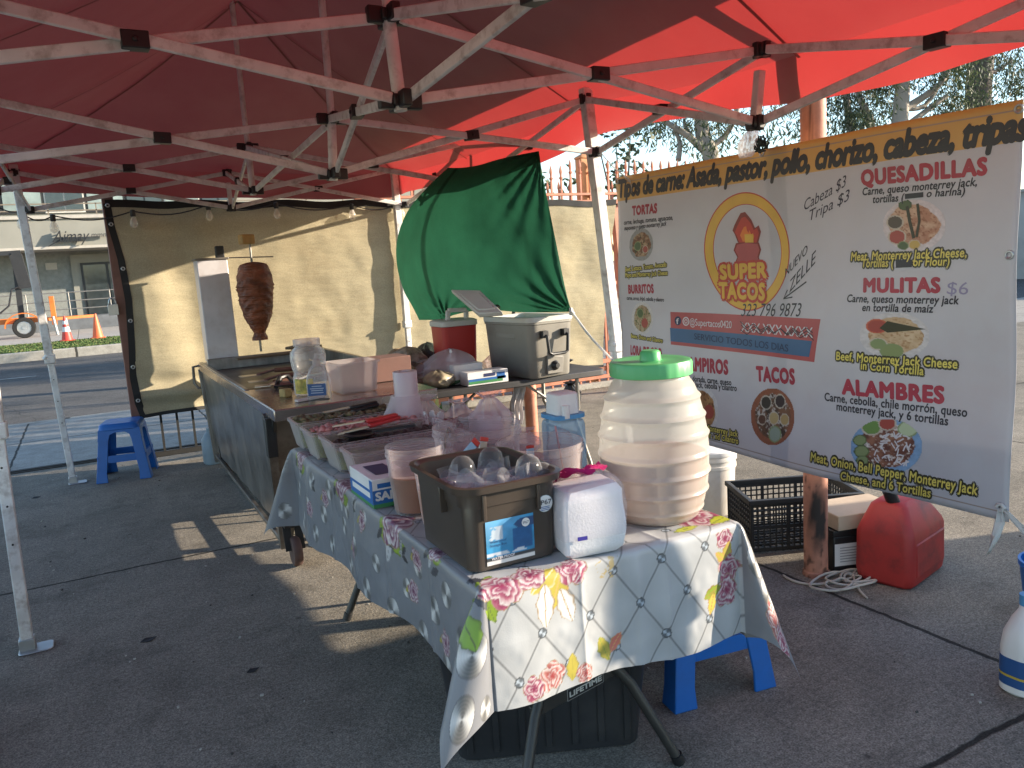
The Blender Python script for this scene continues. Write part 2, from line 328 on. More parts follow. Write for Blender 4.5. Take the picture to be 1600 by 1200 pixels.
# far right mid joint and near left ones, read off the bars that meet there
_mid = {(2, 3): ((770, 214), (737, 289))}
CT = thing('canopy_tent', 'red pop-up canopy with white scissor frame over the whole taco stall', 'canopy', (1.475, 3.0, 0))
NODES = {}
for v in range(5):
    for u in range(3):
        for l in 'ts': NODES[(u, v, l)] = node(u, v, l)
for (k, (a, b)) in _mid.items():
    for l, px in (('t', a), ('s', b)):
        p = NODES[(*k, l)]; d = Vector(ray(*px)).normalized(); c = Vector(CAM_POS); NODES[(*k, l)] = c+d*(p-c).dot(d)
EDGES = [((0, v), (1, v)) for v in range(5)]+[((1, v), (2, v)) for v in range(5)]+[((u, v), (u, v+1)) for u in range(3) for v in range(4)]
mbx = MB()
for a, b in EDGES:
    for (l1, l2, off) in (('t', 's', .011), ('s', 't', -.011)):
        p, q = NODES[(*a, l1)], NODES[(*b, l2)]; d = (q-p).normalized(); m_ = MB()
        m_.beam(p+d*.03, q-d*.03, .016, .034, off=off); m_.build('truss_bar', WHITE, CT, bevel=.004)
    c = (NODES[(*a, 't')]+NODES[(*a, 's')]+NODES[(*b, 't')]+NODES[(*b, 's')])/4
    d = NODES[(*b, 't')]-NODES[(*a, 't')]; m_ = MB(); T = Vector(d).to_track_quat('X', 'Z').to_matrix().to_4x4()
    m_.box(c, (.07, .048, .046), mat=T); m_.tube([c+T.to_3x3() @ Vector((0, s, 0)) for s in (-.03, .03)], .008, 8); m_.build('pivot_bracket', BLACKP, CT, bevel=.004)
for (u, v, l), p in NODES.items():
    m_ = MB()
    if (u, v) == (1, 1) or (u, v) == (1, 3) or (u, v) == (1, 2):
        for ang in range(4): m_.box(p+Vector((.045*math.cos(ang*math.pi/2), .045*math.sin(ang*math.pi/2), 0)), (.05, .03, .05), rz=ang*math.pi/2)
        m_.box(p, (.06, .06, .035))
    else:
        m_.box(p, (.075, .03, .055)); m_.box(p, (.03, .075, .055)); m_.box(p, (.058, .058, .04))
    m_.build('corner_bracket', BLACKP, CT, bevel=.005)
# centre poles up to the ridge
RZ = 3.3
for v in (1, 2, 3):
    a, b = NODES[(1, v, 't')], NODES[(1, v, 's')]; m_ = MB(); top = Vector((a.x+(a.x-b.x)*.6, a.y, RZ-.02)); m_.tube([b-Vector((0, 0, .03)), a], .021, 12); m_.tube([a+Vector((0, 0, -.05)), top], .0165, 12)
    m_.build('centre_pole', WHITE, CT)
for u, v in ((2, 1), (0, 1), (2, 3), (0, 3), (1, 4), (1, 0)):
    a, b = NODES[(u, v, 't')], NODES[(u, v, 's')]; m_ = MB(); m_.beam(b, b+(a-b)*.72, .034, .034); m_.build('joint_strut', WHITE, CT, bevel=.004)
# legs
legC = PY(965, 560, 2.77)
FOOT = {(0, 4): (.106, 6.008), (0, 2): (-.029, 2.77), (2, 4): (2.98, 6.0), (2, 0): (3.0, -.04), (0, 0): (0, -.06)}
tC = NODES[(2, 2, 't')]; k = tC.z/(tC.z-legC.z); FOOT[(2, 2)] = ((tC+(legC-tC)*k).x, (tC+(legC-tC)*k).y)
for (u, v), (fx, fy) in FOOT.items():
    top = NODES[(u, v, 't')]+Vector((0, 0, .06)); base = Vector((fx, fy, .004)); d = top-base
    lg = MB(); lg.beam(base+d*.40, top, .058, .058, upv=(0, 1, 0)); lo = lg.build('leg', WHITE, CT, bevel=.006)
    lg = MB(); lg.beam(base, base+d*.46, .046, .046, upv=(0, 1, 0)); lg.build('lower_tube', WHITE, lo, bevel=.005)
    lg = MB(); lg.box(base+d*.405, (.074, .074, .07)); lg.box(base+d*.41+Vector((-.03, -.03, 0)), (.03, .03, .025), rz=.78); lg.build('height_lock', WHITE, lo, bevel=.008)
    lg = MB()
    for i in range(3): lg.lathe([(.0045, -.001), (.0045, .001)], base+d*(.20+.07*i)+Vector((0, -.0235, 0)), 10, ax=Matrix.Rotation(R(90), 4, 'X'))
    lg.build('pin_hole', BLACKP, lo)
    lg = MB(); lg.loft([rr(.13, .10, .02, z, cx=fx+.03, cy=fy-.01) for z in (.001, .007)]); lg.box((fx, fy, .03), (.06, .06, .05)); lg.build('foot_plate', GALV, lo, bevel=.003)
# cover: hipped roof with a short ridge and a hanging valance
RX0, RX1, RY0, RY1 = -.05, 3.04, -.08, 6.06
EZ = {(0, 0): 2.33, (1, 0): 2.25, (0, 1): 2.46, (1, 1): 2.36}
def eave_z(x, y):
    s = (x-RX0)/(RX1-RX0); t = (y-RY0)/(RY1-RY0); z = EZ[(0, 0)]*(1-s)*(1-t)+EZ[(1, 0)]*s*(1-t)+EZ[(0, 1)]*(1-s)*t+EZ[(1, 1)]*s*t
    hump = .05*math.exp(-((y-2.77)/.5)**2)
    return z+hump-.03*math.sin(math.pi*min(1, abs(t*2 % 1)))*0.8-.025*math.sin(math.pi*s)
def roof_z(x, y):
    cx, cy0, cy1 = 1.475, 1.39, 4.6
    dy = 0 if cy0 <= y <= cy1 else ((cy0-y)/(cy0-RY0) if y < cy0 else (y-cy1)/(RY1-cy1))
    dx = abs(x-cx)/((RX1-cx) if x > cx else (cx-RX0)); k = max(dx, dy)
    sag = .035*math.sin(math.pi*k)
    n_ = (.012*(fbm(x*2.6+3, y*2.6)-.5)+.035*(fbm(x*1.1+y*.5, y*4.2-x*1.3, 13, 3)-.5)*k)*min(1, k*4)*min(1, (1-k)*8)
    return eave_z(min(max(x, RX0), RX1), min(max(y, RY0), RY1))*k+RZ*(1-k)-sag+n_
NX, NY = 64, 120
P = np.zeros((NX+1, NY+1, 3))
for i in range(NX+1):
    for j in range(NY+1):
        x = RX0+(RX1-RX0)*i/NX; y = RY0+(RY1-RY0)*j/NY; P[i, j] = (x, y, roof_z(x, y))
mb = MB(); mb.grid(P); cover = mb.build('canopy_cover', RED, CT, ang=180)
rim = [(RX0+(RX1-RX0)*i/NX, RY0) for i in range(NX)]+[(RX1, RY0+(RY1-RY0)*j/NY) for j in range(NY)]+[(RX1-(RX1-RX0)*i/NX, RY1) for i in range(NX)]+[(RX0, RY1-(RY1-RY0)*j/NY) for j in range(NY)]+[(RX0, RY0)]
V = np.zeros((len(rim), 6, 3))
for a, (x, y) in enumerate(rim):
    nx = (1 if x >= RX1-1e-6 else -1 if x <= RX0+1e-6 else 0); ny = (1 if y >= RY1-1e-6 else -1 if y <= RY0+1e-6 else 0)
    drop = .17 if ny == 0 else .21
    if nx > 0: drop = .175+.03*math.sin(y*2.1)
    for b in range(6):
        s = b/5; w = .012*math.sin(a*.55)*s+.02*(vnoise(a*.13, b*.4, 5)-.5)*s
        V[a, b] = (x+nx*(w+.004*s), y+ny*(w+.004*s), roof_z(x, y)-drop*s-.006*math.sin(a*.23)*s)
mb = MB(); mb.grid(V); mb.build('valance', RED, CT, ang=180)

# stitched seams under the cover, along the hips and across the panels
SEAM = M('seam_tape', (.20, .10, .095), .8, trans=.25, tcol=(.35, .02, .02))
def seam(x0, y0, x1, y1, n=40):
    G = np.zeros((n, 2, 3)); d = Vector((x1-x0, y1-y0, 0)).normalized(); p = Vector((-d.y, d.x, 0))*.008
    for i in range(n):
        x = x0+(x1-x0)*i/(n-1); y = y0+(y1-y0)*i/(n-1)
        for j, s in enumerate((-1, 1)): G[i, j] = (x+p.x*s, y+p.y*s, roof_z(min(max(x+p.x*s, RX0), RX1), min(max(y+p.y*s, RY0), RY1))-.014)
    mb = MB(); mb.grid(G); mb.build('seam_tape', SEAM, CT)
for cx_, cy_ in ((RX0, RY0),): seam(cx_, cy_, 1.475, 1.39)
for cx_, cy_ in ((RX0, RY1), (RX1, RY1)): seam(cx_, cy_, 1.475, 4.6)
for y_ in (1.39, 2.99, 4.6): seam(RX0, y_, 1.475, y_); seam(1.475, y_, RX1, y_)
seam(.95, 2.2, .45, 2.55, 12); seam(.95, 2.2, 1.2, 2.7, 12); seam(.95, 2.2, .8, 1.75, 12)

# string of bulbs along the far edge of the canopy
SLT = thing('string_light', 'black cord of clear bulbs strung along far canopy edge', 'string lights', (1.3, 6.0, 2.1))
GLASSB = M('bulb_glass', (.85, .82, .76), .08, var=.05, alpha=.35, spec=.8)
bulbs = [(-30, 300), (31, 331), (82, 337), (207, 330), (325, 320), (431, 318), (549, 320), (626, 318)]
bp = [PY(x, y, 6.02) for x, y in bulbs]; cord = []
for i in range(len(bp)-1):
    for k in range(8): t = k/8; q = bp[i].lerp(bp[i+1], t); q.z -= .05*math.sin(math.pi*t); cord.append(q)
cord.append(bp[-1]); mb = MB(); mb.tube(cord, .005, 6); mb.build('cord', BLACKP, SLT)
for q in bp[1:]:
    mb = MB(); mb.lathe([(.006, .012), (.019, .008), (.02, -.035), (.017, -.042)], q, 12); s_ = mb.build('socket', BLACKP, SLT)
    mb = MB(); mb.lathe([(.013, -.036), (.016, -.05), (.028, -.075), (.032, -.095), (.027, -.117), (.012, -.13), (.0005, -.133)], q, 16); mb.lathe([(.004, -.04), (.004, -.085), (.0005, -.09)], q, 6)
    mb.build('bulb', GLASSB, s_)

# ------------------------------------------------------------------ menu banner on the right side
BX = 3.0
def bpush(y, z): return BX-.010*math.sin(y*5.2+z*1.7)-.006*math.sin(z*9+y*3.1)-.012*float(vnoise(y*3.3, z*2.2, 9))
A = [PX(*q, BX) for q in ((962, 278), (1602, 154), (1580, 816), (985, 664))]
BYL, BYR = 2.64, .475
TZ0, TZ1, BZ0, BZ1 = A[0].z, A[1].z, .545, A[2].z
def bz(s, t): return (TZ0*(1-s)+TZ1*s)*(1-t)+(BZ0*(1-s)+BZ1*s)*t
BT = thing('menu_banner', 'large vinyl taco menu banner with yellow top band hung along right side', 'banner', (BX, 1.56, .53))
def vinyl(name, rgb, **k): return M(name, rgb, .38, var=.05, vscale=3, trans=.22, bump=.05, bscale=5, **k)
VW = M('banner_white_vinyl', (.545, .54, .565), .4, var=.05, vscale=2.5, trans=.16, bump=.12, bscale=4, dirt=(.50, .43, .44), dirt_amt=.45, dscale=1.6); VY = vinyl('banner_yellow', (.56, .385, .15))
N1, N2 = 90, 66
P = np.zeros((N1, N2, 3)); tb = .148
for i in range(N1):
    for j in range(N2):
        s = i/(N1-1); t = j/(N2-1); y = BYL+(BYR-BYL)*s; z = bz(s, t); z -= .010*math.sin(math.pi*s)*t
        P[i, j] = (bpush(y, z), y, z)
mb = MB(); mb.grid(P); nb = len(mb.f)
for f_ in range(nb):
    j = f_ % (N2-1); mb.m[f_] = 1 if (j+.5)/(N2-1) < .0923 else 0
mb.build('banner_sheet', [VW, VY], BT, ang=180, solid=.0012)
BTX = [0]
def bp3(y, z, lift=.0022): return (bpush(y, z)-lift, y, z)
def bline(s, pxl, pxr, hpx, mat, bold=.0, shear=0., lift=.0022, back=None, backb=.05, pxh=None, name='lettering', space=1.0):
    """lettering whose baseline runs between two points of the banner; hpx is the cap height there in photo pixels"""
    a, b = PX(*pxl, BX), PX(*pxr, BX); h1 = (PX(pxl[0], pxl[1]-hpx, BX)-a).z; d = b-a; L_ = d.length; e = d/L_
    g = lambda lf: (lambda x, y, dl=0.: bp3(a.y+e.y*x, a.z+e.z*x+y, lf+dl))
    if back: lettering(BT, s, back, g(lift-.0010), L_, h1, bold+backb, shear, 'lettering_outline', space)
    return lettering(BT, s, mat, g(lift), L_, h1, bold, shear, name, space)
INK = M('banner_ink', (.035, .032, .04), .4); RINK = M('banner_red_ink', (.40, .04, .065), .4); YINK = M('banner_yellow_ink', (.72, .60, .13), .4); DINK = M('banner_dark_outline', (.05, .045, .02), .4)
MARK = M('marker_ink', (.045, .04, .06), .5); FAINT = M('faded_marker', (.30, .27, .40), .5); WINK = M('banner_white_ink', (.66, .63, .64), .4); BINK = M('banner_blue_tape', (.055, .13, .25), .4); RPAN = M('banner_red_panel', (.44, .09, .09), .4); DBI = M('dark_blue_marker', (.03, .045, .10), .5)
bline('Tipos de carne: Asada, pastor, pollo, chorizo, cabeza, tripas', (967, 308), (1606, 216), 27, INK, .070, .30, space=.96)
def head(s, a, b, h): bline(s, a, b, h, RINK, .075, space=1.10)
def sub(s, a, b, h, sh=.2): bline(s, a, b, h, INK, .031, sh, space=1.04)
def ysub(s, a, b, h): bline(s, a, b, h, YINK, .028, .12, .0034, DINK, .20, space=1.06)
head('TORTAS', (988, 336), (1029, 332), 14); sub('carne, lechuga, tomate, aguacate,', (974, 351), (1056, 343), 7); sub('mayonesa y queso monterrey jack', (975, 360), (1046, 352), 7)
ysub('Beef, Lettuce, Tomato, Avocado', (980, 424), (1048, 416), 7); ysub('Mayo and Monterrey Jack Cheese', (980, 433), (1049, 429), 7)
head('BURRITOS', (985, 458), (1025, 457), 13); sub('carne, arroz, frijol, cebolla y cilantro', (982, 468), (1041, 471), 6); ysub('Beans, Onion and Cilantro', (988, 527), (1038, 535), 6)
head('LORA DE ORO', (988, 553), (1037, 559), 14)
head('VAMPIROS', (1069, 577), (1139, 584), 20); sub('Tortilla dorada, carne, queso', (1062, 593), (1144, 602), 9, .05); sub('monterrey jack, cebolla y cilantro', (1058, 602), (1152, 611), 9, .05)
ysub('Meat, Monterrey Jack', (1082, 669), (1151, 683), 9); ysub('Onion and Cilantro', (1090, 681), (1152, 694), 9)
head('TACOS', (1184, 594), (1245, 599), 22)
head('QUESADILLAS', (1351, 289), (1541, 272), 23); sub('Carne, queso monterrey jack,', (1352, 305), (1527, 290), 12); sub('tortillas (', (1368, 317), (1417, 314), 12); sub('o harina)', (1451, 308), (1509, 304), 12)
ysub('Meat, Monterrey Jack Cheese,', (1334, 407), (1514, 401), 13); ysub('Tortillas (', (1352, 417), (1402, 416), 13); ysub('or Flour)', (1432, 415), (1488, 414), 13)
head('MULITAS', (1356, 455), (1472, 456), 21); sub('Carne, queso monterrey jack', (1330, 471), (1501, 475), 12); sub('en tortilla de maíz', (1354, 485), (1462, 488), 12); bline('$6', (1483, 459), (1516, 460), 20, FAINT, .0, .1)
ysub('Beef, Monterrey Jack Cheese', (1313, 561), (1494, 576), 13); ysub('in Corn Tortilla', (1350, 576), (1443, 586), 13)
head('ALAMBRES', (1321, 614), (1472, 630), 23); sub('Carne, cebolla, chile morrón, queso', (1293, 625), (1509, 652), 13, .05); sub('monterrey jack, y 6 tortillas', (1311, 640), (1480, 665), 13, .05)
ysub('Meat, Onion, Bell Pepper, Monterrey Jack', (1271, 719), (1529, 773), 14); ysub('Cheese, and 6 Tortillas', (1318, 748), (1455, 777), 13)
def hand(s, a, b, h, m=MARK, sh=.25, bd=-.006): bline(s, a, b, h, m, bd, sh)
hand('Cabeza $3', (1258, 329), (1326, 290), 17); hand('Tripa $3', (1266, 345), (1331, 312), 17)
hand('NUEVO', (1226, 434), (1262, 395), 14, INK, .1, .004); hand('ZELLE', (1234, 458), (1276, 410), 20, INK, .1, .004)
hand('323 796 9873', (1157, 494), (1256, 494), 20, INK, .25, .0)
def bpoly(pts, mat, lift=.0016, name='printed_panel'):
    """flat print: quad of photo points, finely divided so that it follows the vinyl"""
    q = [PX(*p, BX) for p in pts]; G = np.zeros((24, 8, 3))
    for i in range(24):
        for j in range(8):
            s = i/23; t = j/7; w = q[0]*(1-s)*(1-t)+q[1]*s*(1-t)+q[2]*s*t+q[3]*(1-s)*t; G[i, j] = bp3(w.y, w.z, lift)
    mb = MB(); mb.grid(G); return mb.build(name, mat, BT, ang=180)
def bstroke(pts, w, mat, lift=.0026, name='pen_stroke'):
    """pen line through photo points"""
    q = [PX(*p, BX) for p in pts]; vs = []; fs = []
    for i, p in enumerate(q):
        d = (q[min(i+1, len(q)-1)]-q[max(i-1, 0)]); d.normalize(); nrm = Vector((0, -d.z, d.y))
        for sgn in (1, -1): r_ = p+nrm*w*sgn/2; vs.append(bp3(r_.y, r_.z, lift))
    for i in range(len(q)-1): fs.append((2*i, 2*i+1, 2*i+3, 2*i+2))
    mb = MB(); mb.add(vs, fs); return mb.build(name, mat, BT, smooth=False)
bstroke([(1262, 440), (1226, 466)], .006, INK); bstroke([(1240, 464), (1225, 467), (1231, 453)], .006, INK)
bpoly([(1050, 487), (1288, 498), (1278, 565), (1050, 538)], RPAN); bpoly([(1049, 512), (1275, 532), (1270, 557), (1050, 533)], BINK, .0024)
bline('@Supertacos0420', (1079, 508), (1143, 513), 11, WINK, .004); bline('XXX XXX XXXX', (1158, 518), (1276, 527), 15, WINK, .01)
for (a, b) in (((1156, 506), (1278, 527)), ((1157, 519), (1276, 515)), ((1158, 512), (1277, 521))): bstroke([(a[0]+(b[0]-a[0])*k/11, a[1]+(b[1]-a[1])*k/11+(4 if k % 2 else -4)) for k in range(12)], .004, INK, .0032)
bline('SERVICIO TODOS LOS DIAS', (1086, 530), (1236, 549), 10, DBI, .008, 0, .0032)
def bell(c, rx, ry, mat, lift=.0018, rin=None, name='printed_ring', n=56):
    """ellipse or ring in photo pixels about c"""
    vs = []; fs = []
    for k in range(n):
        a = 2*math.pi*k/n; p = PX(c[0]+rx*math.cos(a), c[1]+ry*math.sin(a)-.17*rx*math.cos(a)*0, BX); vs.append(bp3(p.y, p.z, lift))
        q = PX(c[0]+(rx*rin if rin else 0)*math.cos(a), c[1]+(ry*rin if rin else 0)*math.sin(a), BX); vs.append(bp3(q.y, q.z, lift))
    for k in range(n): k2 = (k+1) % n; fs.append((2*k, 2*k2, 2*k2+1, 2*k+1))
    mb = MB(); mb.add(vs, fs); return mb.build(name, mat, BT, smooth=False)
bell((1061, 501), 5, 7, DBI); bline('f', (1059, 506), (1063, 506), 9, WINK, .02, 0, .0034); bell((1073, 502), 5, 7, WINK, rin=.72); bell((1073, 502), 2.4, 3.4, WINK, rin=.6)
LOGO_Y = M('logo_yellow', (.70, .42, .06), .4); LOGO_R = M('logo_red', (.50, .05, .03), .4); LOGO_O = M('logo_orange', (.72, .20, .04), .4); LOGO_D = M('logo_brown', (.24, .03, .02), .4)
bell((1168, 393), 65, 93, LOGO_R, .0014, .955); bell((1168, 393), 63.5, 91, LOGO_Y, .0018, .82); bell((1168, 393), 53, 76, LOGO_R, .0014, .965)
def bshape(pts, mat, lift, name='logo_shape'):
    q = [PX(*p, BX) for p in pts]; me = bmesh.new(); f_ = me.faces.new([me.verts.new(bp3(p.y, p.z, lift)) for p in q]); bmesh.ops.triangulate(me, faces=[f_])
    mb = MB(); idx = {v: i for i, v in enumerate(me.verts)}; mb.add([v.co for v in me.verts], [tuple(idx[v] for v in f.verts) for f in me.faces]); me.free(); return mb.build(name, mat, BT, smooth=False)
flame = [(1153, 379), (1149, 366), (1146, 360), (1151, 363), (1149, 352), (1157, 357), (1153, 344), (1159, 333), (1166, 331), (1163, 339), (1168, 345), (1172, 352), (1175, 343), (1180, 356), (1186, 352), (1184, 364), (1189, 362), (1184, 379)]
bshape(flame, LOGO_D, .0020); c0 = (1168, 360); bshape([(c0[0]+(x-c0[0])*.84, c0[1]+(y-c0[1])*.84+3) for x, y in flame], LOGO_R, .0026)
bshape([(c0[0]+(x-c0[0])*.5, c0[1]+(y-c0[1])*.5+8) for x, y in flame], LOGO_O, .0031)
bshape([(1164, 366), (1177, 366), (1177, 379), (1164, 379)], LOGO_Y, .0036)
body = [(1150, 380), (1165, 377), (1185, 379), (1188, 390), (1184, 402), (1186, 410), (1168, 414), (1147, 411), (1151, 402), (1146, 391)]
bshape(body, LOGO_D, .0022); bshape([(1167+(x-1167)*.88, 395+(y-395)*.86) for x, y in body], RPAN, .0028)
bline('SUPER', (1126, 436), (1196, 433), 22, LOGO_Y, .065, 0, .0052, LOGO_R, .16, space=1.08); bline('TACOS', (1124, 465), (1194, 468), 24, LOGO_Y, .065, 0, .0052, LOGO_R, .16, space=1.08)
bpoly([(1418, 303), (1446, 300), (1446, 308), (1418, 311)], INK, .003, 'blacked_out_word'); bpoly([(1405, 406), (1430, 405), (1430, 417), (1405, 418)], INK, .0036, 'blacked_out_word')
# food pictures: printed plates, coloured per vertex
def mixc(a, b, t): t = np.clip(t, 0, 1)[..., None]; return np.asarray(a)*(1-t)+np.asarray(b)*t
VPRINT = M('printed_colour', (1, 1, 1), .4, var=.03, vcol=True)
def food(c, rx, ry, seed, plate, base, bits, extra=()):
    n = 72; g = np.linspace(-1, 1, n); X, Y = np.meshgrid(g, g, indexing='ij'); r = np.hypot(X, Y); th = np.arctan2(Y, X)
    nn = fbm(X*5+seed, Y*5, seed, 4); n2 = fbm(X*13, Y*13+seed, seed+5, 3)
    col = np.ones((n, n, 3))*np.array(plate); col = col*(.8+.4*n2[..., None])
    inner = r < (.80+.12*(fbm(np.cos(th)*2+seed, np.sin(th)*2, seed)-.5)*2)
    cc = mixc(base[0], base[1], (nn-.35)*3); cc = mixc(cc, base[2], (n2-.58)*9); col[inner] = cc[inner]
    for (ex, ey, er, ec, em) in extra:
        d = np.hypot(X-ex, Y-ey); col[d < er] = ec; col[(d < er) & (d > er*.84)] = em
    keep = r <= 1.0; vs = []; idx = -np.ones((n, n), int)
    for i in range(n):
        for j in range(n):
            if r[i, j] <= 1.03: idx[i, j] = len(vs); p = PX(c[0]+rx*X[i, j], c[1]+ry*Y[i, j], BX); vs.append(bp3(p.y, p.z, .002))
    fs = [(idx[i, j], idx[i+1, j], idx[i+1, j+1], idx[i, j+1]) for i in range(n-1) for j in range(n-1) if min(idx[i, j], idx[i+1, j], idx[i+1, j+1], idx[i, j+1]) >= 0]
    cl = [col[i, j] for i in range(n) for j in range(n) if idx[i, j] >= 0]
    mb = MB(); mb.add(vs, fs); return mb.build('food_picture', VPRINT, BT, col=cl, smooth=False)
GRN = (.09, .13, .05); SAL = (.38, .07, .05); CRM = (.55, .48, .38); LIM = (.24, .30, .13)
food((1005, 382), 20, 25, 1, (.30, .30, .30), ((.20, .07, .03), (.45, .30, .18), (.05, .06, .02)), 0, ((-.3, .1, .3, GRN, LIM), (.35, .3, .25, SAL, CRM)))
food((1006, 497), 17, 25, 2, (.6, .57, .55), ((.35, .22, .12), (.5, .4, .25), (.1, .14, .04)), 0, ((.2, .3, .3, SAL, SAL), (-.2, -.3, .3, GRN, LIM)))
food((1095, 640), 26, 38, 3, (.62, .58, .56), ((.30, .13, .05), (.48, .25, .1), (.15, .05, .02)), 0, ((.45, .1, .3, SAL, SAL),))
food((1208, 651), 35, 44, 4, (.30, .10, .05), ((.05, .03, .02), (.22, .10, .05), (.55, .50, .45)), 0, ((-.3, -.5, .26, (.05, .04, .03), CRM), (.35, -.55, .26, (.05, .03, .03), CRM), (.1, .62, .3, (.30, .36, .28), LIM), (-.5, .1, .2, (.12, .05, .03), CRM), (.55, .1, .22, (.45, .30, .12), CRM), (.05, .05, .24, (.50, .36, .16), CRM)))
food((1432, 352), 48, 40, 5, (.64, .58, .58), ((.45, .22, .13), (.62, .42, .28), (.30, .12, .06)), 0, ((-.62, -.12, .28, (.10, .07, .05), CRM), (-.55, .45, .30, SAL, CRM), (-.3, -.8, .22, GRN, (.04, .08, .02)), (.02, .75, .2, (.55, .38, .10), CRM), (-.35, .8, .18, GRN, LIM)))
bstroke([(1421, 322), (1425, 345), (1432, 372)], .012, DINK, .003); bstroke([(1437, 318), (1440, 345), (1436, 370)], .010, DINK, .003)
food((1402, 524), 52, 36, 6, (.60, .57, .56), ((.55, .38, .22), (.66, .50, .32), (.42, .24, .11)), 0, ((-.5, -.42, .32, SAL, (.55, .12, .06)), (-.48, .35, .27, LIM, CRM), (-.1, .68, .34, (.25, .30, .12), LIM)))
bshape([(1392, 501), (1450, 514), (1392, 519), (1380, 512)], DINK, .003, 'printed_shape')
food((1387, 698), 54, 43, 7, (.22, .36, .55), ((.13, .045, .03), (.32, .14, .08), (.72, .66, .60)), 0, ((-.42, -.72, .3, (.16, .28, .07), CRM), (.02, -.85, .26, SAL, CRM), (.6, -.65, .3, (.50, .58, .36), LIM), (-.75, -.25, .2, LIM, GRN), (-.7, .15, .22, LIM, GRN), (-.68, .48, .18, LIM, GRN)))
rg = random.Random(3)
for i in range(34):
    x = 1396+rg.uniform(-26, 28); y = 702+rg.uniform(-24, 22); a = rg.uniform(0, 3.1); bstroke([(x-6*math.cos(a), y-5*math.sin(a)), (x, y+rg.uniform(-2, 2)), (x+6*math.cos(a), y+5*math.sin(a))], .0055, WINK, .0031, 'printed_shred')
for s, t in ((.005, .01), (.995, .02), (.99, .35), (.99, .98), (.012, .97), (.33, .985), (.5, .01)):
    y = BYL+(BYR-BYL)*s; z = bz(s, t); mb = MB(); ax = Matrix.Rotation(R(90), 4, 'Y'); z = min(max(z, .55), TZ0-.02) if t < .5 else z+.02; mb.tube([Vector(bp3(y+.012*math.cos(k*.628), z+.012*math.sin(k*.628), .004)) for k in range(10)], .004, 6, closed=True); mb.build('grommet', GALV, BT)
# welded hems
for t in (.022, .978):
    P2 = np.zeros((80, 2, 3))
    for i in range(80):
        s = .004+.992*i/79
        for j in (0, 1): y = BYL+(BYR-BYL)*s; z = bz(s, t+(j-.5)*.0035); P2[i, j] = bp3(y, z-.010*math.sin(math.pi*s)*t, .0016)
    mb = MB(); mb.grid(P2); mb.build('hem_line', M('banner_hem', (.36, .30, .26), .5), BT)
# ------------------------------------------------------------------ plastic ties on the banner
PLAST = M('clear_film', (.78, .76, .76), .25, var=.08, alpha=.55, trans=.3, bump=.4, bscale=18)
WFILM = M('white_film', (.74, .74, .72), .35, var=.06, trans=.35, bump=.3, bscale=20)
def ribbon(mb, pts, w, wv=(0, 1, 0), tw=0.):
    pts = [Vector(p) for p in pts]; G = np.zeros((len(pts), 4, 3)); ws = w if isinstance(w, (list, tuple)) else [w]*len(pts)
    for i, p in enumerate(pts):
        a = tw*i; v = Vector(wv).normalized(); d = (pts[min(i+1, len(pts)-1)]-pts[max(i-1, 0)]).normalized(); n_ = d.cross(v); e = v*math.cos(a)+n_*math.sin(a)
        for j in range(4): q = p+e*ws[i]*(j/3-.5)+n_*.010*math.sin(j*2.2+i*.8); G[i, j] = q
    mb.grid(G)
mb = MB(); a = PX(1563, 793, 2.985); ribbon(mb, [a, a+Vector((0, .004, -.05)), a+Vector((-.01, .012, -.10)), a+Vector((-.012, .03, -.17))], [.012, .04, .035, .006], tw=.15)
b = PX(1610, 835, 2.98); ribbon(mb, [a, a.lerp(b, .3)+Vector((0, 0, .004)), a.lerp(b, .7), b, b+(b-a)*2.2], [.014, .03, .04, .03, .02], wv=(0, .3, 1)); mb.tube([a+Vector((0, .012*math.cos(k), .012*math.sin(k))) for k in range(6)], .007, 6)
single(mb, 'plastic_strip', WFILM, 'white plastic strip knotted to lower right banner corner', 'tie', loc=a, solid=.0006)
mb = MB(); a = PX(1180, 200, 2.94); G = np.zeros((16, 20, 3))
for i in range(16):
    s = i/15
    for j in range(20):
        th = 2*math.pi*j/19; r_ = .014+.034*math.sin(math.pi*min(1, s*.8+.05))*(1+.35*math.sin(3*th+s*4)); q = PX(1178-14*s, 200+46*s, 2.93); G[i, j] = (q.x+r_*math.cos(th)*.7, q.y+r_*math.sin(th), q.z)
mb.grid(G); single(mb, 'plastic_bag', PLAST, 'crumpled clear plastic bag knotted to canopy joint above banner', 'bag', loc=a, sub=1)
mb = MB(); q = PX(1190, 222, 2.95)
for k in range(14): rg = random.Random(k); mb.tube([q+Vector((rg.uniform(-.02, .02), rg.uniform(-.03, .03), rg.uniform(-.045, .03))) for _ in range(4)], .004, 5)
single(mb, 'dark_ribbon', M('dark_green_ribbon', (.02, .035, .03), .6), 'dark frayed ribbon tied beside the bag above banner', 'ribbon', loc=q)

# ------------------------------------------------------------------ beige tarp hung on the gate
TARP = M('tan_tarp_fabric', (.43, .375, .25), .85, var=.10, vscale=3, bump=.6, bscale=11, trans=.12, fine=.10, ani=(.5, 1, 2.2), dirt=(.32, .25, .15), dirt_amt=.35, dscale=2.0, spec=.2)
TT = thing('privacy_tarp', 'tan woven privacy tarp with black edge hung across the gate', 'tarp', (3.1, 6.11, .3))
lft = [(164, 318), (170, 350), (186, 405), (198, 470), (203, 540), (205, 590), (213, 630), (222, 652)]; TY = 6.08
def lft_at(t):
    k = t*(len(lft)-1); i = min(int(k), len(lft)-2); f_ = k-i; return lft[i][0]*(1-f_)+lft[i+1][0]*f_, lft[i][1]*(1-f_)+lft[i+1][1]*f_
NU, NV = 150, 70; P = np.zeros((NU, NV, 3)); TOPL = PY(164, 318, TY); TOPR = PY(962, 316, TY); BOTR = PY(945, 572, TY); BOTL = PY(222, 650, TY)
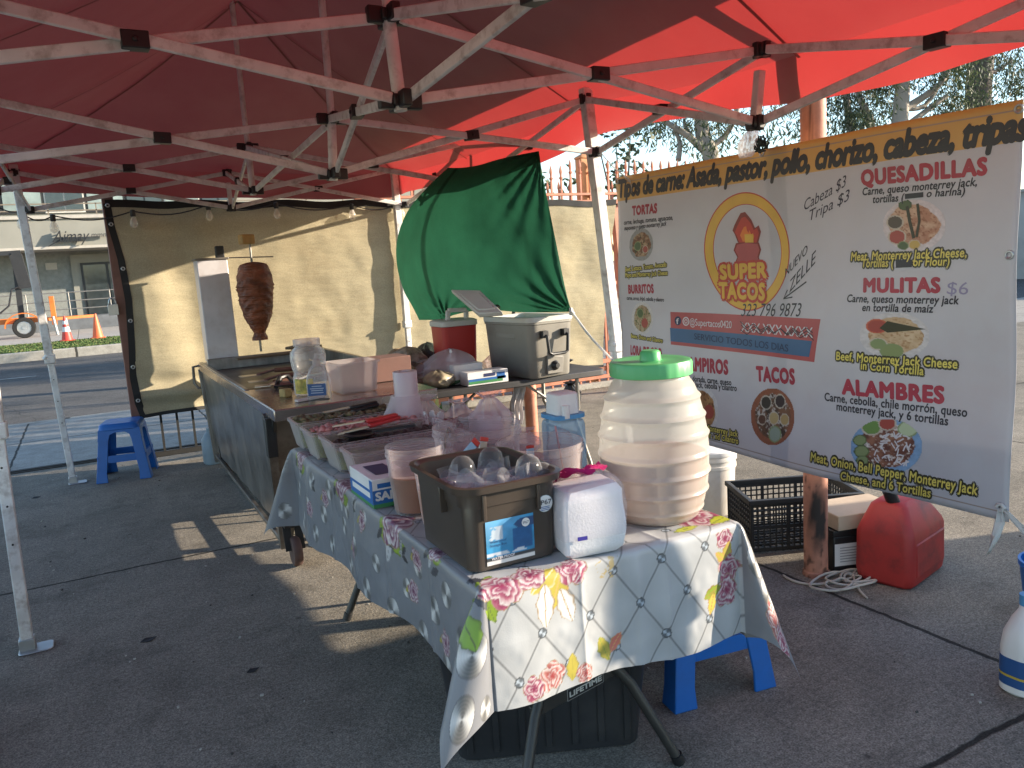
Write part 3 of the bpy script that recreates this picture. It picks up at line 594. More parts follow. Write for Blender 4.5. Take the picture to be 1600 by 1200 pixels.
for j in range(NV):
    t = j/(NV-1); q = PY(*lft_at(t), TY)
    for i in range(NU):
        s = i/(NU-1); xr = TOPR.x*(1-t)+BOTR.x*t-.04*math.sin(math.pi*t); x = q.x*(1-s)+xr*s; z0 = TOPL.z+(TOPR.z-TOPL.z)*s-.02*math.sin(s*math.pi*7)**2; z1 = BOTL.z+(BOTR.z-BOTL.z)*s+.012*math.sin(s*23)
        zl = q.z; z = z0*(1-t)+z1*t; z = z*(1-max(0, 1-s*9))+zl*max(0, 1-s*9)
        w = .018*math.sin(x*2.1+z*.9)+.016*(fbm(x*1.5, z*1.3, 21)-.5)*2+.010*(fbm(x*6, z*5, 31)-.5)*2
        w += .05*math.exp(-((x-1.05)/.5)**2-((z-.62)/.12)**2)*math.sin((z-.62)*26+x*2)
        w += .03*math.exp(-((x-1.1)/.3)**2)*math.sin(x*13+z*2)*.6+.045*math.exp(-((x-5.0)/.25)**2)*math.sin(z*7+1)*.5
        P[i, j] = (x, TY-w, z)
mb = MB(); mb.grid(P); mb.build('tarp_sheet', TARP, TT, ang=180)
BLK = M('black_webbing', (.018, .018, .018), .8, var=.2)
mb = MB(); E_ = P[:4, :, :].copy(); E_[:, :, 1] -= .006; E_[3, :, 0] = E_[0, :, 0]+.040; E_[2, :, 0] = E_[0, :, 0]+.026; E_[1, :, 0] = E_[0, :, 0]+.013; E_[0, :, 0] -= .012; mb.grid(E_)
E_ = P[:, :3, :].copy(); E_[:, :, 1] -= .008; E_[:, 0, 2] += .03; E_[:, 2, 2] = E_[:, 0, 2]-.06; E_[:, 1, 2] = E_[:, 0, 2]-.03; mb.grid(E_)
E_ = P[:, -3:, :].copy(); E_[:, :, 1] -= .008; E_[:, 2, 2] -= .005; E_[:, 0, 2] = E_[:, 2, 2]+.028; E_[:, 1, 2] = E_[:, 2, 2]+.014; mb.grid(E_); mb.build('edge_binding', BLK, TT, ang=180)
for j in (1, 10, 22, 34, 46, 58):
    q = Vector(P[0, j])+Vector((.015, -.016, 0)); mb = MB(); mb.tube([q+Vector((.012*math.cos(k*.524), 0, .012*math.sin(k*.524))) for k in range(12)], .005, 6, closed=True); mb.build('grommet', GALV, TT)
# sliding gate behind the tarp, its salmon post and black bars
SALM = M('salmon_painted_iron', (.50, .20, .12), .55, var=.15, vscale=5, dirt=(.25, .10, .06), dirt_amt=.5, dscale=9, bump=.05)
SALD = M('faded_brown_iron', (.22, .10, .075), .6, var=.2, vscale=5, dirt=(.1, .05, .04), dirt_amt=.5, dscale=8)
GT = thing('sliding_gate', 'black barred sliding gate with brown end post showing below the tarp', 'gate', (.65, 6.20, 0))
mb = MB(); pt, pb = PY(168, 318, 6.20)+Vector((0, 0, .25)), PY(216, 664, 6.20); pb = pt+(pb-pt)*((pt.z-.02)/(pt.z-pb.z)); mb.beam(pb, pt, .085, .085, upv=(0, 1, 0)); mb.build('gate_post', SALD, GT, bevel=.006)
mb = MB()
for i in range(14): x = .80+.125*i; mb.beam((x, 6.20, .07), (x, 6.20, 2.06), .018, .018)
mb.build('bar_panel', BLK, GT)
for z_ in (.09, 1.1, 2.0): mb = MB(); mb.box((1.57, 6.20, z_), (1.75, .04, .045)); mb.build('gate_rail', BLK, GT, bevel=.004)
LK = PY(177, 484, 6.13); mb = MB(); lk = MB(); lk.box((0, 0, 0), (.075, .035, .085)); lk.v = [(a+LK.x, b+LK.y, c+LK.z) for a, b, c in lk.v]
lk.tube([LK+Vector((.026*math.cos(a), 0, .04+.055*math.sin(a)*1.0)) for a in [math.pi*k/10 for k in range(11)]], .007, 8)
single(lk, 'padlock', M('padlock_steel', (.42, .43, .44), .35, .9, var=.15), 'grey steel padlock hanging on the brown gate post', 'padlock', loc=LK, bevel=.008)
# spiked salmon fence behind
FY = 6.72
FE = thing('spiked_fence', 'salmon iron fence with spear tips behind tarp and banner', 'fence', (6.2, FY, 0))
def spear(mb, x, y, z0, z1):
    mb.beam((x, y, z0), (x, y, z1-.13), .020, .020)
    mb.lathe([(.011, -.14), (.024, -.125), (.024, -.115), (.012, -.105), (.016, -.07), (.021, -.055), (.015, -.02), (.002, .02)], (x, y, z1-.02), 6)
mb = MB(); x = 3.15; k = 0
while x < 9.6:
    zt = 2.47+.075*(x-3.15)/2.2 if x < 5.3 else 2.60; spear(mb, x, FY, .05, zt+.02*math.sin(k)*0); x += .127; k += 1
mb.build('picket_panel', SALM, FE)
mb = MB(); mb.box((6.3, FY, 2.13), (7.0, .045, .05)); mb.box((6.3, FY, 2.22), (7.0, .03, .03)); mb.box((6.3, FY, .30), (7.0, .045, .05)); mb.box((6.3, FY, .12), (7.0, .04, .045)); mb.box((6.3, FY, 1.2), (7.0, .03, .04)); mb.build('rail', SALM, FE, bevel=.004)
mb = MB(); mb.box((6.3, FY+.02, .03), (7.0, .16, .07)); mb.build('kerb_base', KERB, FE, bevel=.01)
for px, h in ((733, 2.66), (913, 2.62)):
    q = PY(px, 300, FY+.09); m_ = MB(); m_.box((q.x, FY+.09, h/2), (.13, .13, h)); m_.loft([rr(.15, .15, .01, h, 2, q.x, FY+.09), rr(.15, .15, .01, h+.02, 2, q.x, FY+.09), rr(.02, .02, .005, h+.06, 2, q.x, FY+.09)]); m_.build('post', M('salmon_timber', (.52, .24, .10), .65, var=.2, vscale=4), FE, bevel=.004)
q0, q1 = PY(962, 330, 6.24), PY(986, 585, 6.24); mb = MB(); d = (q1-q0); base = q0+d*(q0.z/(q0.z-q1.z)); mb.beam(base, q0+(q0-base)*.02, .10, .07, upv=(0, 1, 0)); mb.build('post', SALM, FE, bevel=.005)
# second row of spears: the gate leaf standing behind the fence
GL = thing('gate_leaf', 'second lower row of salmon spear pickets behind the spiked fence', 'gate', (4.4, 7.05, 0))
mb = MB(); x = 3.55
while x < 7.2: spear(mb, x, 7.05, .06, 2.40); x += .150
mb.build('picket_panel', SALM, GL); mb = MB(); mb.box((5.4, 7.05, 2.08), (3.8, .04, .06)); mb.box((5.4, 7.05, .16), (3.8, .04, .06)); mb.build('rail', SALM, GL, bevel=.004)

# ------------------------------------------------------------------ green cloth billowing under the right side of the canopy
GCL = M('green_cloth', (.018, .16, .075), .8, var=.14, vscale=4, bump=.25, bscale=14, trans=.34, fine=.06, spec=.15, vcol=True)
Lc = [(700, 262), (668, 292), (637, 330), (621, 372), (620, 412), (630, 452), (645, 480), (655, 500)]
Tc = [(700, 262), (722, 262), (748, 258), (775, 250), (805, 243), (842, 236)]
Rc = [(842, 236), (848, 275), (857, 320), (866, 365), (874, 405), (882, 445), (888, 470), (893, 487)]
Bc = [(655, 500), (690, 499), (710, 492), (740, 486), (775, 485), (815, 488), (855, 488), (893, 487)]
def along(c, t):
    k = t*(len(c)-1); i = min(int(k), len(c)-2); f_ = k-i; p0, p1, p2, p3 = c[max(i-1, 0)], c[i], c[i+1], c[min(i+2, len(c)-1)]
    return np.array([.5*((2*p1[a])+(-p0[a]+p2[a])*f_+(2*p0[a]-5*p1[a]+4*p2[a]-p3[a])*f_**2+(-p0[a]+3*p1[a]-3*p2[a]+p3[a])*f_**3) for a in (0, 1)])
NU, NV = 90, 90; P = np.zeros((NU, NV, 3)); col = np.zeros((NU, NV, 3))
c00, c10, c01, c11 = map(np.array, ((700., 262.), (842., 236.), (655., 500.), (893., 487.)))
for i in range(NU):
    s = i/(NU-1)
    for j in range(NV):
        t = j/(NV-1)
        uv = along(Tc, s)*(1-t)+along(Bc, s)*t+along(Lc, t)*(1-s)+along(Rc, t)*s-(c00*(1-s)*(1-t)+c10*s*(1-t)+c01*(1-s)*t+c11*s*t)
        bul = .17*math.sin(math.pi*s**.8)*math.sin(math.pi*(.12+.80*t))+.10*(1-s)*math.sin(math.pi*t)
        fold = .012*math.sin(math.atan2(t-.0, 1.02-s)*26)*max(0, 1-abs(s-.85)*2.4)*max(0, 1-t*1.3)+.010*math.sin((s*9+t*3)*2.2)*max(0, t-.45)*(1-abs(2*s-1)*.3)
        fold += .008*math.sin(math.atan2(1.0-t, s-.18)*18)*math.exp(-((s-.25)/.2)**2-((t-.9)/.22)**2)+.014*math.sin(math.atan2(1.0-t, 1.0-s)*22)*math.exp(-((s-.9)/.15)**2-((t-.85)/.3)**2)
        fold += .03*(fbm(s*3, t*3, 44)-.5)+.010*(fbm(s*11, t*8, 45)-.5)
        xs = 2.98+.10*t*s-.20*(1-s); d = ray(*uv); den = d[0]
        # cloth hangs in the plane of the right-hand frame and is blown inwards
        q = PX(uv[0], uv[1], xs-bul-fold); P[i, j] = q
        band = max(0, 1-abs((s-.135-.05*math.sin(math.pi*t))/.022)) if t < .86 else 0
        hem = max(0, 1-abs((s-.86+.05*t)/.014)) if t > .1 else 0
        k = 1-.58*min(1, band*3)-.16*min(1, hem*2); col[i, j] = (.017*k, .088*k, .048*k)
gp = P[NU//2, NV-1]
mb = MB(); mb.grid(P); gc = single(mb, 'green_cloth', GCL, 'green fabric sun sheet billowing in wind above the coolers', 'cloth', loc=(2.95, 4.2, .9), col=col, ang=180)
# pale strap from the cloth to the canopy leg
mb = MB(); a = Vector(P[-1, -1]); b = PX(966, 574, 3.03); mb.tube([a+Vector((.01*math.cos(k*1.1), .012*math.sin(k*1.7), .02*math.sin(k))) for k in range(7)], .012, 6)
ribbon(mb, [a.lerp(b, k/6)+Vector((0, 0, -.012*math.sin(math.pi*k/6))) for k in range(7)]+[b+Vector((.0, .01, -.1))], .022, wv=(0, .2, 1)); single(mb, 'tie_strap', WFILM, 'white strap tying green cloth corner to canopy leg', 'strap', loc=a, solid=.001)
mb = MB(); a = NODES[(2, 2, 's')]+Vector((.01, -.03, 0)); b = PX(986, 285, 2.99); ribbon(mb, [a, a.lerp(b, .4)+Vector((0, 0, -.01)), a.lerp(b, .8), b, b+Vector((0, 0, -.06))], [.012, .016, .03, .05, .02], wv=(0, .5, 1), tw=.3); single(mb, 'cloth_tie', WFILM, 'white rag tied from canopy leg to upper left banner corner', 'tie', loc=a, solid=.001)

# ------------------------------------------------------------------ steel pole, bollard
RUST = M('rusty_salmon_pole', (.46, .20, .13), .65, var=.25, vscale=4, dirt=(.05, .03, .025), dirt_amt=.85, dscale=3.2, bump=.15, bscale=30)
SP = thing('steel_pole', 'rusty salmon steel pole scorched black standing behind the banner', 'pole', (3.15, 1.42, 0))
G = np.zeros((49, 220, 3)); cl = np.zeros((49, 220, 3)); toward = math.atan2(CAM_POS[1]-1.42, CAM_POS[0]-3.15)
for i in range(49):
    for j in range(220):
        a = 2*math.pi*i/48; z = 1.3*j/200 if j < 200 else 1.3+3.0*(j-199)/20; r = .052+(.006 if z < .02 else 0); G[i, j] = (3.15+r*math.cos(a), 1.42+r*math.sin(a), z)
        da = math.atan2(math.sin(a-toward-.15), math.cos(a-toward-.15)); nz = float(fbm(math.cos(a)*2+5, z*9+math.sin(a)*2, 91)); n2 = float(fbm(a*3, z*26, 92))
        sc = min(1, max(0, 1.25-math.hypot(da/.85, (z-.30)/.19)+(nz-.5)*1.5)); c = np.array((.46, .20, .13))*(.75+.5*nz); c = c*(1-.75*min(1, max(0, (n2-.60)*7))); cl[i, j] = c*(1-sc)+np.array((.022, .016, .014))*sc
mb = MB(); mb.grid(G); mb.build('pole_shaft', M('scorched_pole_paint', (1, 1, 1), .65, var=.12, vscale=30, vcol=True, bump=.15, bscale=30), SP, col=cl)
mb = MB(); mb.box((3.19, 4.1, 3.22), (.18, 6.2, 1.25)); sg = mb.build('shade_board', M('shade_board_paint', (.45, .42, .38), .5), SP, bevel=.02)  # unseen board on the pole, added to shade the upper canopy roof
mb = MB(); q = PZ(833, 694); mb.lathe([(.052, 0), (.052, .60), (.046, .625), (.0, .635)], (q.x, q.y, 0), 24); mb.lathe([(.054, .40), (.054, .43)], (q.x, q.y, 0), 24)
single(mb, 'salmon_bollard', SALM, 'short round salmon bollard under the cooler table', 'bollard', loc=(q.x, q.y, 0))

# ------------------------------------------------------------------ across the street
BW = M('stucco', (.27, .265, .23), .9, var=.10, vscale=.8, bump=.2, bscale=30, dirt=(.3, .28, .23), dirt_amt=.3, dscale=.6); BWL = M('pale_ledge', (.44, .41, .36), .85, var=.08)
BLKW = ground_mat('block_wall', (.25, .26, .245), speck=.1, stain=.2, var=.15, crack=False)
GLS = M('dark_window_glass', (.03, .04, .045), .08, spec=.9, var=.2); GLT = M('curtained_glass', (.22, .27, .26), .12, spec=.8, var=.35, vscale=1.2); FRM = M('dark_frame', (.03, .03, .03), .5); PALF = M('pale_frame', (.55, .53, .48), .6)
BD = thing('office_building', 'two storey stucco building with black script sign across the street', 'building', (0, 37, 0))
mb = MB(); mb.box((2, 40.9, 2.2), (40, 6, 4.4)); mb.build('block_wall', BLKW, BD)
mb = MB(); mb.box((2, 37.0, 3.86), (40.4, 2.4, 1.08)); mb.build('fascia', BW, BD, bevel=.02)
mb = MB(); mb.box((2, 36.95, 4.46), (40.6, 2.5, .13)); mb.box((2, 36.95, 3.27), (40.5, 2.45, .11)); mb.build('ledge', BWL, BD, bevel=.01)
mb = MB(); mb.box((2, 41.5, 6.2), (40, 6, 3.4)); mb.build('upper_wall', BW, BD)
mb = MB(); mb.box((2, 40.5, 8.0), (41, 8, .3)); mb.build('roof', BWL, BD, bevel=.02)
for k in range(11):
    x = -9.2+1.55*k; f_ = MB(); f_.box((x, 38.46, 6.0), (1.50, .08, 2.3)); w = f_.build('window', FRM if k % 3 else PALF, BD); g_ = MB(); g_.box((x-.36, 38.41, 6.0), (.66, .03, 2.16)); g_.box((x+.36, 38.41, 6.0), (.66, .03, 2.16)); g_.build('pane', GLT if k % 2 else GLS, w)
mb = MB()
for z in (4.72, 4.98): mb.box((2, 35.85, z), (40, .045, .045))
for k in range(24): mb.box((-17.5+1.7*k, 35.85, 4.74), (.045, .045, .5))
mb.build('balcony_rail', M('rail_brown', (.25, .20, .15), .5, .3), BD)
mb = MB(); mb.box((1.3, 37.84, 1.45), (2.6, .12, 3.2)); dr = mb.build('door_surround', BW, BD)
mb = MB(); mb.box((1.35, 37.76, 1.42), (2.0, .06, 2.55)); dr = mb.build('door', FRM, BD); mb = MB(); mb.box((.87, 37.72, 1.42), (.86, .03, 2.35)); mb.box((1.83, 37.72, 1.42), (.86, .03, 2.35)); mb.build('pane', GLS, dr)
mb = MB(); mb.box((-.72, 37.87, 2.62), (.42, .04, .28)); mb.build('notice_plate', BWL, BD)
SGN = M('black_sign_letters', (.02, .02, .022), .4)
def bfn(x0, z0): return lambda x, y: (x0+x, 35.66, z0+y)
for dy in (0,):
    v, f = text_mesh('Aimay', 0, .45, .06); x0, x1 = v[:, 0].min(), v[:, 0].max(); mb = MB(); a = PY(82, 381, 35.7); b = PY(141, 374, 35.7)
    mb.add([(a.x+(q[0]-x0)/(x1-x0)*(b.x-a.x), 35.62+q[2], a.z+.06+q[1]/CAPH*.46) for q in v], f); a2 = PY(76, 386, 35.7); mb.add([(a2.x, 35.62, a2.z), (a2.x+.55, 35.62, a2.z+.28), (a2.x+.55, 35.62, a2.z+.36), (a2.x, 35.62, a2.z+.04)], [(0, 1, 2, 3)]); mb.build('script_sign', SGN, BD, smooth=False)
    a = PY(143, 372, 35.7); mb = MB(); v, f = text_mesh('mmm', 0, .2, .05); x0, x1 = v[:, 0].min(), v[:, 0].max(); mb.add([(a.x+(q[0]-x0)/(x1-x0)*.62, 35.63+q[2], a.z+.04+q[1]/CAPH*.19) for q in v], f); mb.build('script_sign', SGN, BD, smooth=False)
mb = MB()
for z in (.95, .62, .30): mb.tube([(-6, 35.0, z+.55), (2.9, 35.0, z+.55)], .022, 6)
for k in range(7): mb.tube([(-6+1.45*k, 35.0, .5), (-6+1.45*k, 35.0, 1.52)], .022, 6)
single(mb, 'handrail', M('grey_rail', (.30, .29, .27), .5, .6), 'grey three bar handrail on low wall before the building door', 'railing', loc=(-1.5, 35, .5))
mb = MB(); mb.box((2, 35.6, .28), (34, 1.4, .5)); single(mb, 'low_wall', M('slate_wall', (.14, .15, .16), .8, var=.25, vscale=3), 'dark low wall under the handrail across the street', 'wall', loc=(2, 35.6, .03), bevel=.01)
# orange trailer with dark mast
ORG = M('orange_paint', (.62, .17, .03), .45, var=.12, vscale=2, dirt=(.3, .09, .03), dirt_amt=.4); TYRE = M('tyre_rubber', (.018, .018, .018), .85); RIM = M('wheel_rim', (.5, .5, .5), .35, .8)
TR = thing('work_trailer', 'orange road work trailer with black mast parked across the street', 'trailer', (-2.5, 31.3, .03))
mb = MB(); mb.box((-3.2, 31.3, .62), (4.4, .14, .16)); mb.box((-3.2, 32.6, .62), (4.4, .14, .16)); mb.box((-3.9, 31.9, .62), (1.8, 1.2, .12)); mb.beam((-1.0, 31.3, .6), (.55, 31.9, .6), .1, .1); mb.beam((-1.0, 32.6, .6), (.55, 31.9, .6), .1, .1); mb.build('chassis', ORG, TR, bevel=.01)
wq = PY(38, 512, 31.2); mb = MB(); mb.loft([[Vector((wq.x+rad*math.cos(a), y, .42+rad*math.sin(a))) for a in [math.pi*(1.0-k/12) for k in range(13)]+[math.pi*k/12 for k in range(13)] for rad in [0]] for y in (0, 1)]) if False else None
vs = []
for y in (31.05, 31.38):
    for rad in (.47, .50):
        for k in range(13): a = math.pi*(1-k/12); vs.append((wq.x+rad*math.cos(a)*1.15, y, .40+rad*math.sin(a)))
fs = []
for k in range(12):
    fs += [(k, k+1, 26+k+1, 26+k), (13+k, 39+k, 39+k+1, 13+k+1), (k, 13+k, 13+k+1, k+1), (26+k, 26+k+1, 39+k+1, 39+k)]
fs += [(0, 26, 39, 13), (12, 25, 51, 38)]
mb = MB(); mb.add(vs, fs); mb.build('fender', ORG, TR)
AX = Matrix.Rotation(R(90), 4, 'X')
mb = MB(); mb.lathe([(.22, -.10), (.33, -.10), (.355, -.06), (.355, .06), (.33, .10), (.22, .10)], (wq.x, 31.2, .385), 28, ax=AX, cap=False); wo = mb.build('wheel', TYRE, TR); mb = MB(); mb.lathe([(.225, .08), (.20, .085), (.17, .05), (.07, .05), (.06, .10), (0, .10)], (wq.x, 31.2, .385), 24, ax=AX); mb.build('rim', RIM, wo)
mb = MB(); q = PY(85, 500, 31.4); mb.box((q.x, 31.4, .9), (.16, .12, 1.0)); mb.build('hitch_post', ORG, TR, bevel=.01); mb = MB(); mb.tube([(q.x-.02, 31.2, .7), (q.x+.05, 31.2, .05)], .05, 8); mb.tube([(q.x+.35, 31.5, .6), (q.x+.38, 31.5, .05)], .05, 8); mb.build('jack_leg', GALV, TR)
mb = MB(); a, b = PY(35, 505, 31.8), PY(22, 395, 31.8); mb.beam(a, b, .18, .18, upv=(0, 1, 0)); mb.beam(PY(40, 450, 31.8), PY(24, 398, 31.75), .38, .3, upv=(0, 1, 0)); mb.beam(PY(-40, 400, 31.8), PY(32, 394, 31.8), .12, .14); mb.tube([PY(0, 490, 31.6), PY(14, 478, 31.6), PY(18, 452, 31.6), PY(30, 448, 31.6)], .03, 6); mb.build('mast', M('black_mast', (.03, .03, .032), .5), TR)
CW = M('cone_white_band', (.75, .72, .70), .5); CO = M('cone_orange', (.72, .15, .05), .5, var=.08); CRD = M('cone_red', (.62, .06, .04), .5)
def cone(px, py, y, banded, label):
    q = PY(px, py, y); q.z = .075; t = thing('traffic_cone', label, 'traffic cone', q)
    m_ = MB(); c = CRD if banded else CO
    m_.loft([rr(.4, .4, .03, z, 3, q.x, y) for z in (q.z, q.z+.035)]); m_.build('base', c, t); m_ = MB()
    prof = [(.15, .035), (.03, .74), (.0, .74)]; m_.lathe(prof, q, 20); m_.build('cone_body', c, t)
    if banded:
        for z0, z1 in ((.28, .42), (.5, .6)):
            r0 = .153-.12*(z0-.035)/.705; r1 = .153-.12*(z1-.035)/.705; m_ = MB(); m_.lathe([(r0, z0), (r1, z1)], q, 20); m_.build('reflective_band', CW, t)
cone(104, 521, 25.9, True, 'red traffic cone with white bands beside the orange trailer'); cone(152, 517, 25.9, False, 'plain orange traffic cone standing alone on the grass verge')

# ------------------------------------------------------------------ eucalyptus trees behind the lot
BARK = M('pale_bark', (.36, .31, .26), .85, var=.3, vscale=1.2, bump=.3, bscale=6, dirt=(.18, .14, .11), dirt_amt=.6, dscale=1.2); BARKD = M('dark_bark', (.14, .11, .09), .9, var=.3, vscale=2, bump=.6, bscale=8, ani=(1, 1, .2))
LF = [M('gum_leaf_dark', (.035, .055, .028), .6, trans=.3), M('gum_leaf', (.06, .085, .04), .6, trans=.3), M('gum_leaf_pale', (.11, .13, .065), .6, trans=.3)]
def clumps(mb, cs, n, rng_, lw, ll, droop=.8, mats=3):
    for (c, r) in cs:
        k = max(6, int(n*r*r))
        for _ in range(k):
            d = Vector(rng_.normal(0, 1, 3)); d.normalize(); p = Vector(c)+d*r*(rng_.uniform(.15, 1)**.5); ax = Vector((rng_.normal(0, .6), rng_.normal(0, .6), -droop+rng_.normal(0, .4))).normalized(); sd = ax.orthogonal().normalized(); a = rng_.uniform(0, 6.28); sd = sd*math.cos(a)+ax.cross(sd)*math.sin(a)
            L_ = ll*rng_.uniform(.6, 1.4); w = lw*rng_.uniform(.6, 1.3); mb.add([p, p+ax*L_*.45+sd*w, p+ax*L_, p+ax*L_*.45-sd*w], [(0, 1, 2, 3)], min(mats-1, int(rng_.uniform(0, mats))))
def gum(label, dep, trunks, cl, bark, seed, leaf=(.014, .125), n=1150):
    rg = np.random.RandomState(seed); p0 = PD(*trunks[0][0][0], dep); t = thing('eucalyptus_tree', label, 'tree', (p0.x, p0.y, -.1), group='eucalyptus trees behind the lot')
    m_ = MB()
    for i, (pts, w0, w1) in enumerate(trunks):
        q = [PD(x, y, dep+(0 if i == 0 else rg.uniform(-.6, .6)*k/len(pts))) for k, (x, y) in enumerate(pts)]
        if i == 0: b = q[0].copy(); b.z = -.1; q = [b]+q
        # smooth
        k = len(q); res = []
        for a in range(k-1):
            for f_ in (0, .25, .5, .75):
                p0_, p1, p2, p3 = q[max(a-1, 0)], q[a], q[a+1], q[min(a+2, k-1)]; res.append(.5*((2*p1)+(-p0_+p2)*f_+(2*p0_-5*p1+4*p2-p3)*f_**2+(-p0_+3*p1-3*p2+p3)*f_**3))
        res.append(q[-1]); m_.tube(res, [w0+(w1-w0)*a/(len(res)-1) for a in range(len(res))], 10)
    m_.build('trunk', bark, t); m_ = MB(); cs = []
    for (x, y, r) in cl: c = PD(x, y, dep+rg.uniform(-1.2, 1.2)); cs += [(c+Vector(rg.normal(0, r*.55, 3)), r*rg.uniform(.26, .58)) for _ in range(5)]
    clumps(m_, cs, n, rg, *leaf); m_.build('crown', LF, t, smooth=False); return t
gum('slender pale eucalyptus forking just above the banner beside canopy leg', 14, [([(1112, 260), (1100, 225), (1092, 160), (1080, 60), (1070, -60)], .17, .07), ([(1100, 235), (1072, 210), (1040, 190), (1020, 170)], .07, .03), ([(1104, 232), (1130, 215), (1150, 180), (1160, 120)], .06, .03), ([(1060, 250), (1062, 222), (1050, 195)], .05, .03), ([(1085, 222), (1075, 205), (1068, 190)], .06, .02)], [(1030, 190, .6), (1075, 196, .45), (1090, 90, 1.4), (1130, 10, 1.6), (1020, 80, 1.4), (1150, -60, 1.6)], BARK, 11)
gum('white barked eucalyptus with curving limbs above middle of banner', 17, [([(1408, 240), (1406, 190), (1410, 130), (1404, 60), (1420, -40)], .22, .10), ([(1405, 175), (1430, 160), (1470, 130), (1490, 90)], .10, .04), ([(1408, 170), (1445, 165), (1475, 120)], .06, .03), ([(1395, 220), (1412, 150), (1392, 118), (1384, 90)], .13, .08), ([(1405, 205), (1445, 175), (1480, 150)], .07, .05)], [(1380, 165, .55), (1370, 195, .45), (1430, 90, .7), (1485, 140, .6), (1505, 165, .5), (1470, 60, 1.0), (1490, 100, .7), (1400, 0, 1.6), (1340, 20, 1.5), (1500, -30, 1.7)], BARK, 12)
gum('dark eucalyptus with hanging foliage left of the curved white trunk', 18, [([(1331, 240), (1328, 200), (1322, 150), (1320, 90), (1330, -30)], .10, .06), ([(1366, 225), (1358, 185), (1344, 155), (1336, 120)], .10, .06)], [(1305, 160, .75), (1296, 185, .6), (1345, 190, .5), (1360, 150, .7), (1375, 150, .7), (1352, 195, .6), (1380, 185, .6), (1340, 110, .9), (1300, 120, .8), (1310, 50, 1.4), (1385, 125, .6)], BARK, 13)
gum('thick grey trunked eucalyptus behind the right end of banner', 19, [([(1526, 240), (1528, 160), (1533, 80), (1540, -60)], .30, .27), ([(1531, 120), (1555, 112), (1580, 95)], .06, .03)], [(1500, 130, .7), (1560, 100, .8), (1585, 130, .8), (1580, 70, .9), (1600, 100, .8), (1550, 140, .5), (1498, 170, .5), (1620, 60, 1.3), (1490, 70, .9), (1570, 20, 1.4), (1540, 60, .6)], BARKD, 14)
def bush(name, label, c, r, n, leaf, seed, z0=0):
    rg = np.random.RandomState(seed); t = thing(name, label, 'shrub', (c[0], c[1], z0)); m_ = MB()
    for k in range(7): e = Vector(c)+Vector(rg.normal(0, r*.5, 3)); m_.tube([(c[0], c[1], z0), ((c[0]*2+e.x)/3, (c[1]*2+e.y)/3, (z0+2*e.z)/3-.1), e], [.03, .02, .008], 6)
    m_.build('stem', BARKD, t); m_ = MB(); clumps(m_, [(Vector(c)+Vector(rg.normal(0, r*.5, 3)), r*rg.uniform(.2, .45)) for _ in range(14)], n, rg, leaf[0], leaf[1], .1); m_.build('foliage', LF, t, smooth=False)
bush('green_shrub', 'green leafy shrub showing between spear tips left of banner', PD(972, 272, 12), .55, 500, (.03, .12), 5, 0); bush('distant_shrub', 'small dark far shrub seen between pickets beside green cloth', PD(800, 294, 20), .8, 260, (.05, .16), 6, 0)
# far wall, then an unseen car added to keep low sun off the ground
mb = MB(); mb.box((30, 8, 1.3), (.3, 26, 3.2)); mb.box((29.97, 8, 2.95), (.45, 26.2, .1)); single(mb, 'pale_wall', M('pale_render', (.40, .38, .36), .9, var=.12, vscale=1, dirt=(.25, .23, .21), dirt_amt=.4, dscale=.8), 'long pale rendered wall far behind the right end of banner', 'wall', loc=(30, 8, -.3))
CP = M('dark_car_paint', (.02, .022, .026), .25, coat=.6, var=.05)
PC = thing('shade_car', 'unseen dark car added beyond the right edge to shade the near ground', 'car', (6.4, -2.3, 0))
prof = [(-4.35, .35), (-4.4, .75), (-4.2, .92), (-3.25, 1.0), (-2.5, 1.49), (-.9, 1.51), (-.02, 1.46), (.12, .95), (.16, .5), (.1, .32)]
mb = MB(); mb.loft([[Vector((x, y, z if z < .9 else (z if k else z))) for y, z in prof] for k, x in enumerate((5.55, 5.6, 7.2, 7.25))]); mb.build('body', CP, PC, bevel=.06)
for y in (-3.5, -.8):
    for x in (5.6, 7.2): mb = MB(); mb.lathe([(0, -.08), (.2, -.1), (.31, -.1), (.33, 0), (.31, .1), (.2, .1), (.0, .08)], (x, y, .33), 24, ax=Matrix.Rotation(R(90), 4, 'Y')); mb.build('wheel', TYRE, PC)
mb = MB(); mb.add([(5.545, -2.75, 1.0), (5.545, -.1, 1.0), (5.555, -.15, 1.38), (5.555, -2.15, 1.38)], [(0, 1, 2, 3)]); mb.build('side_window', GLS, PC, smooth=False)
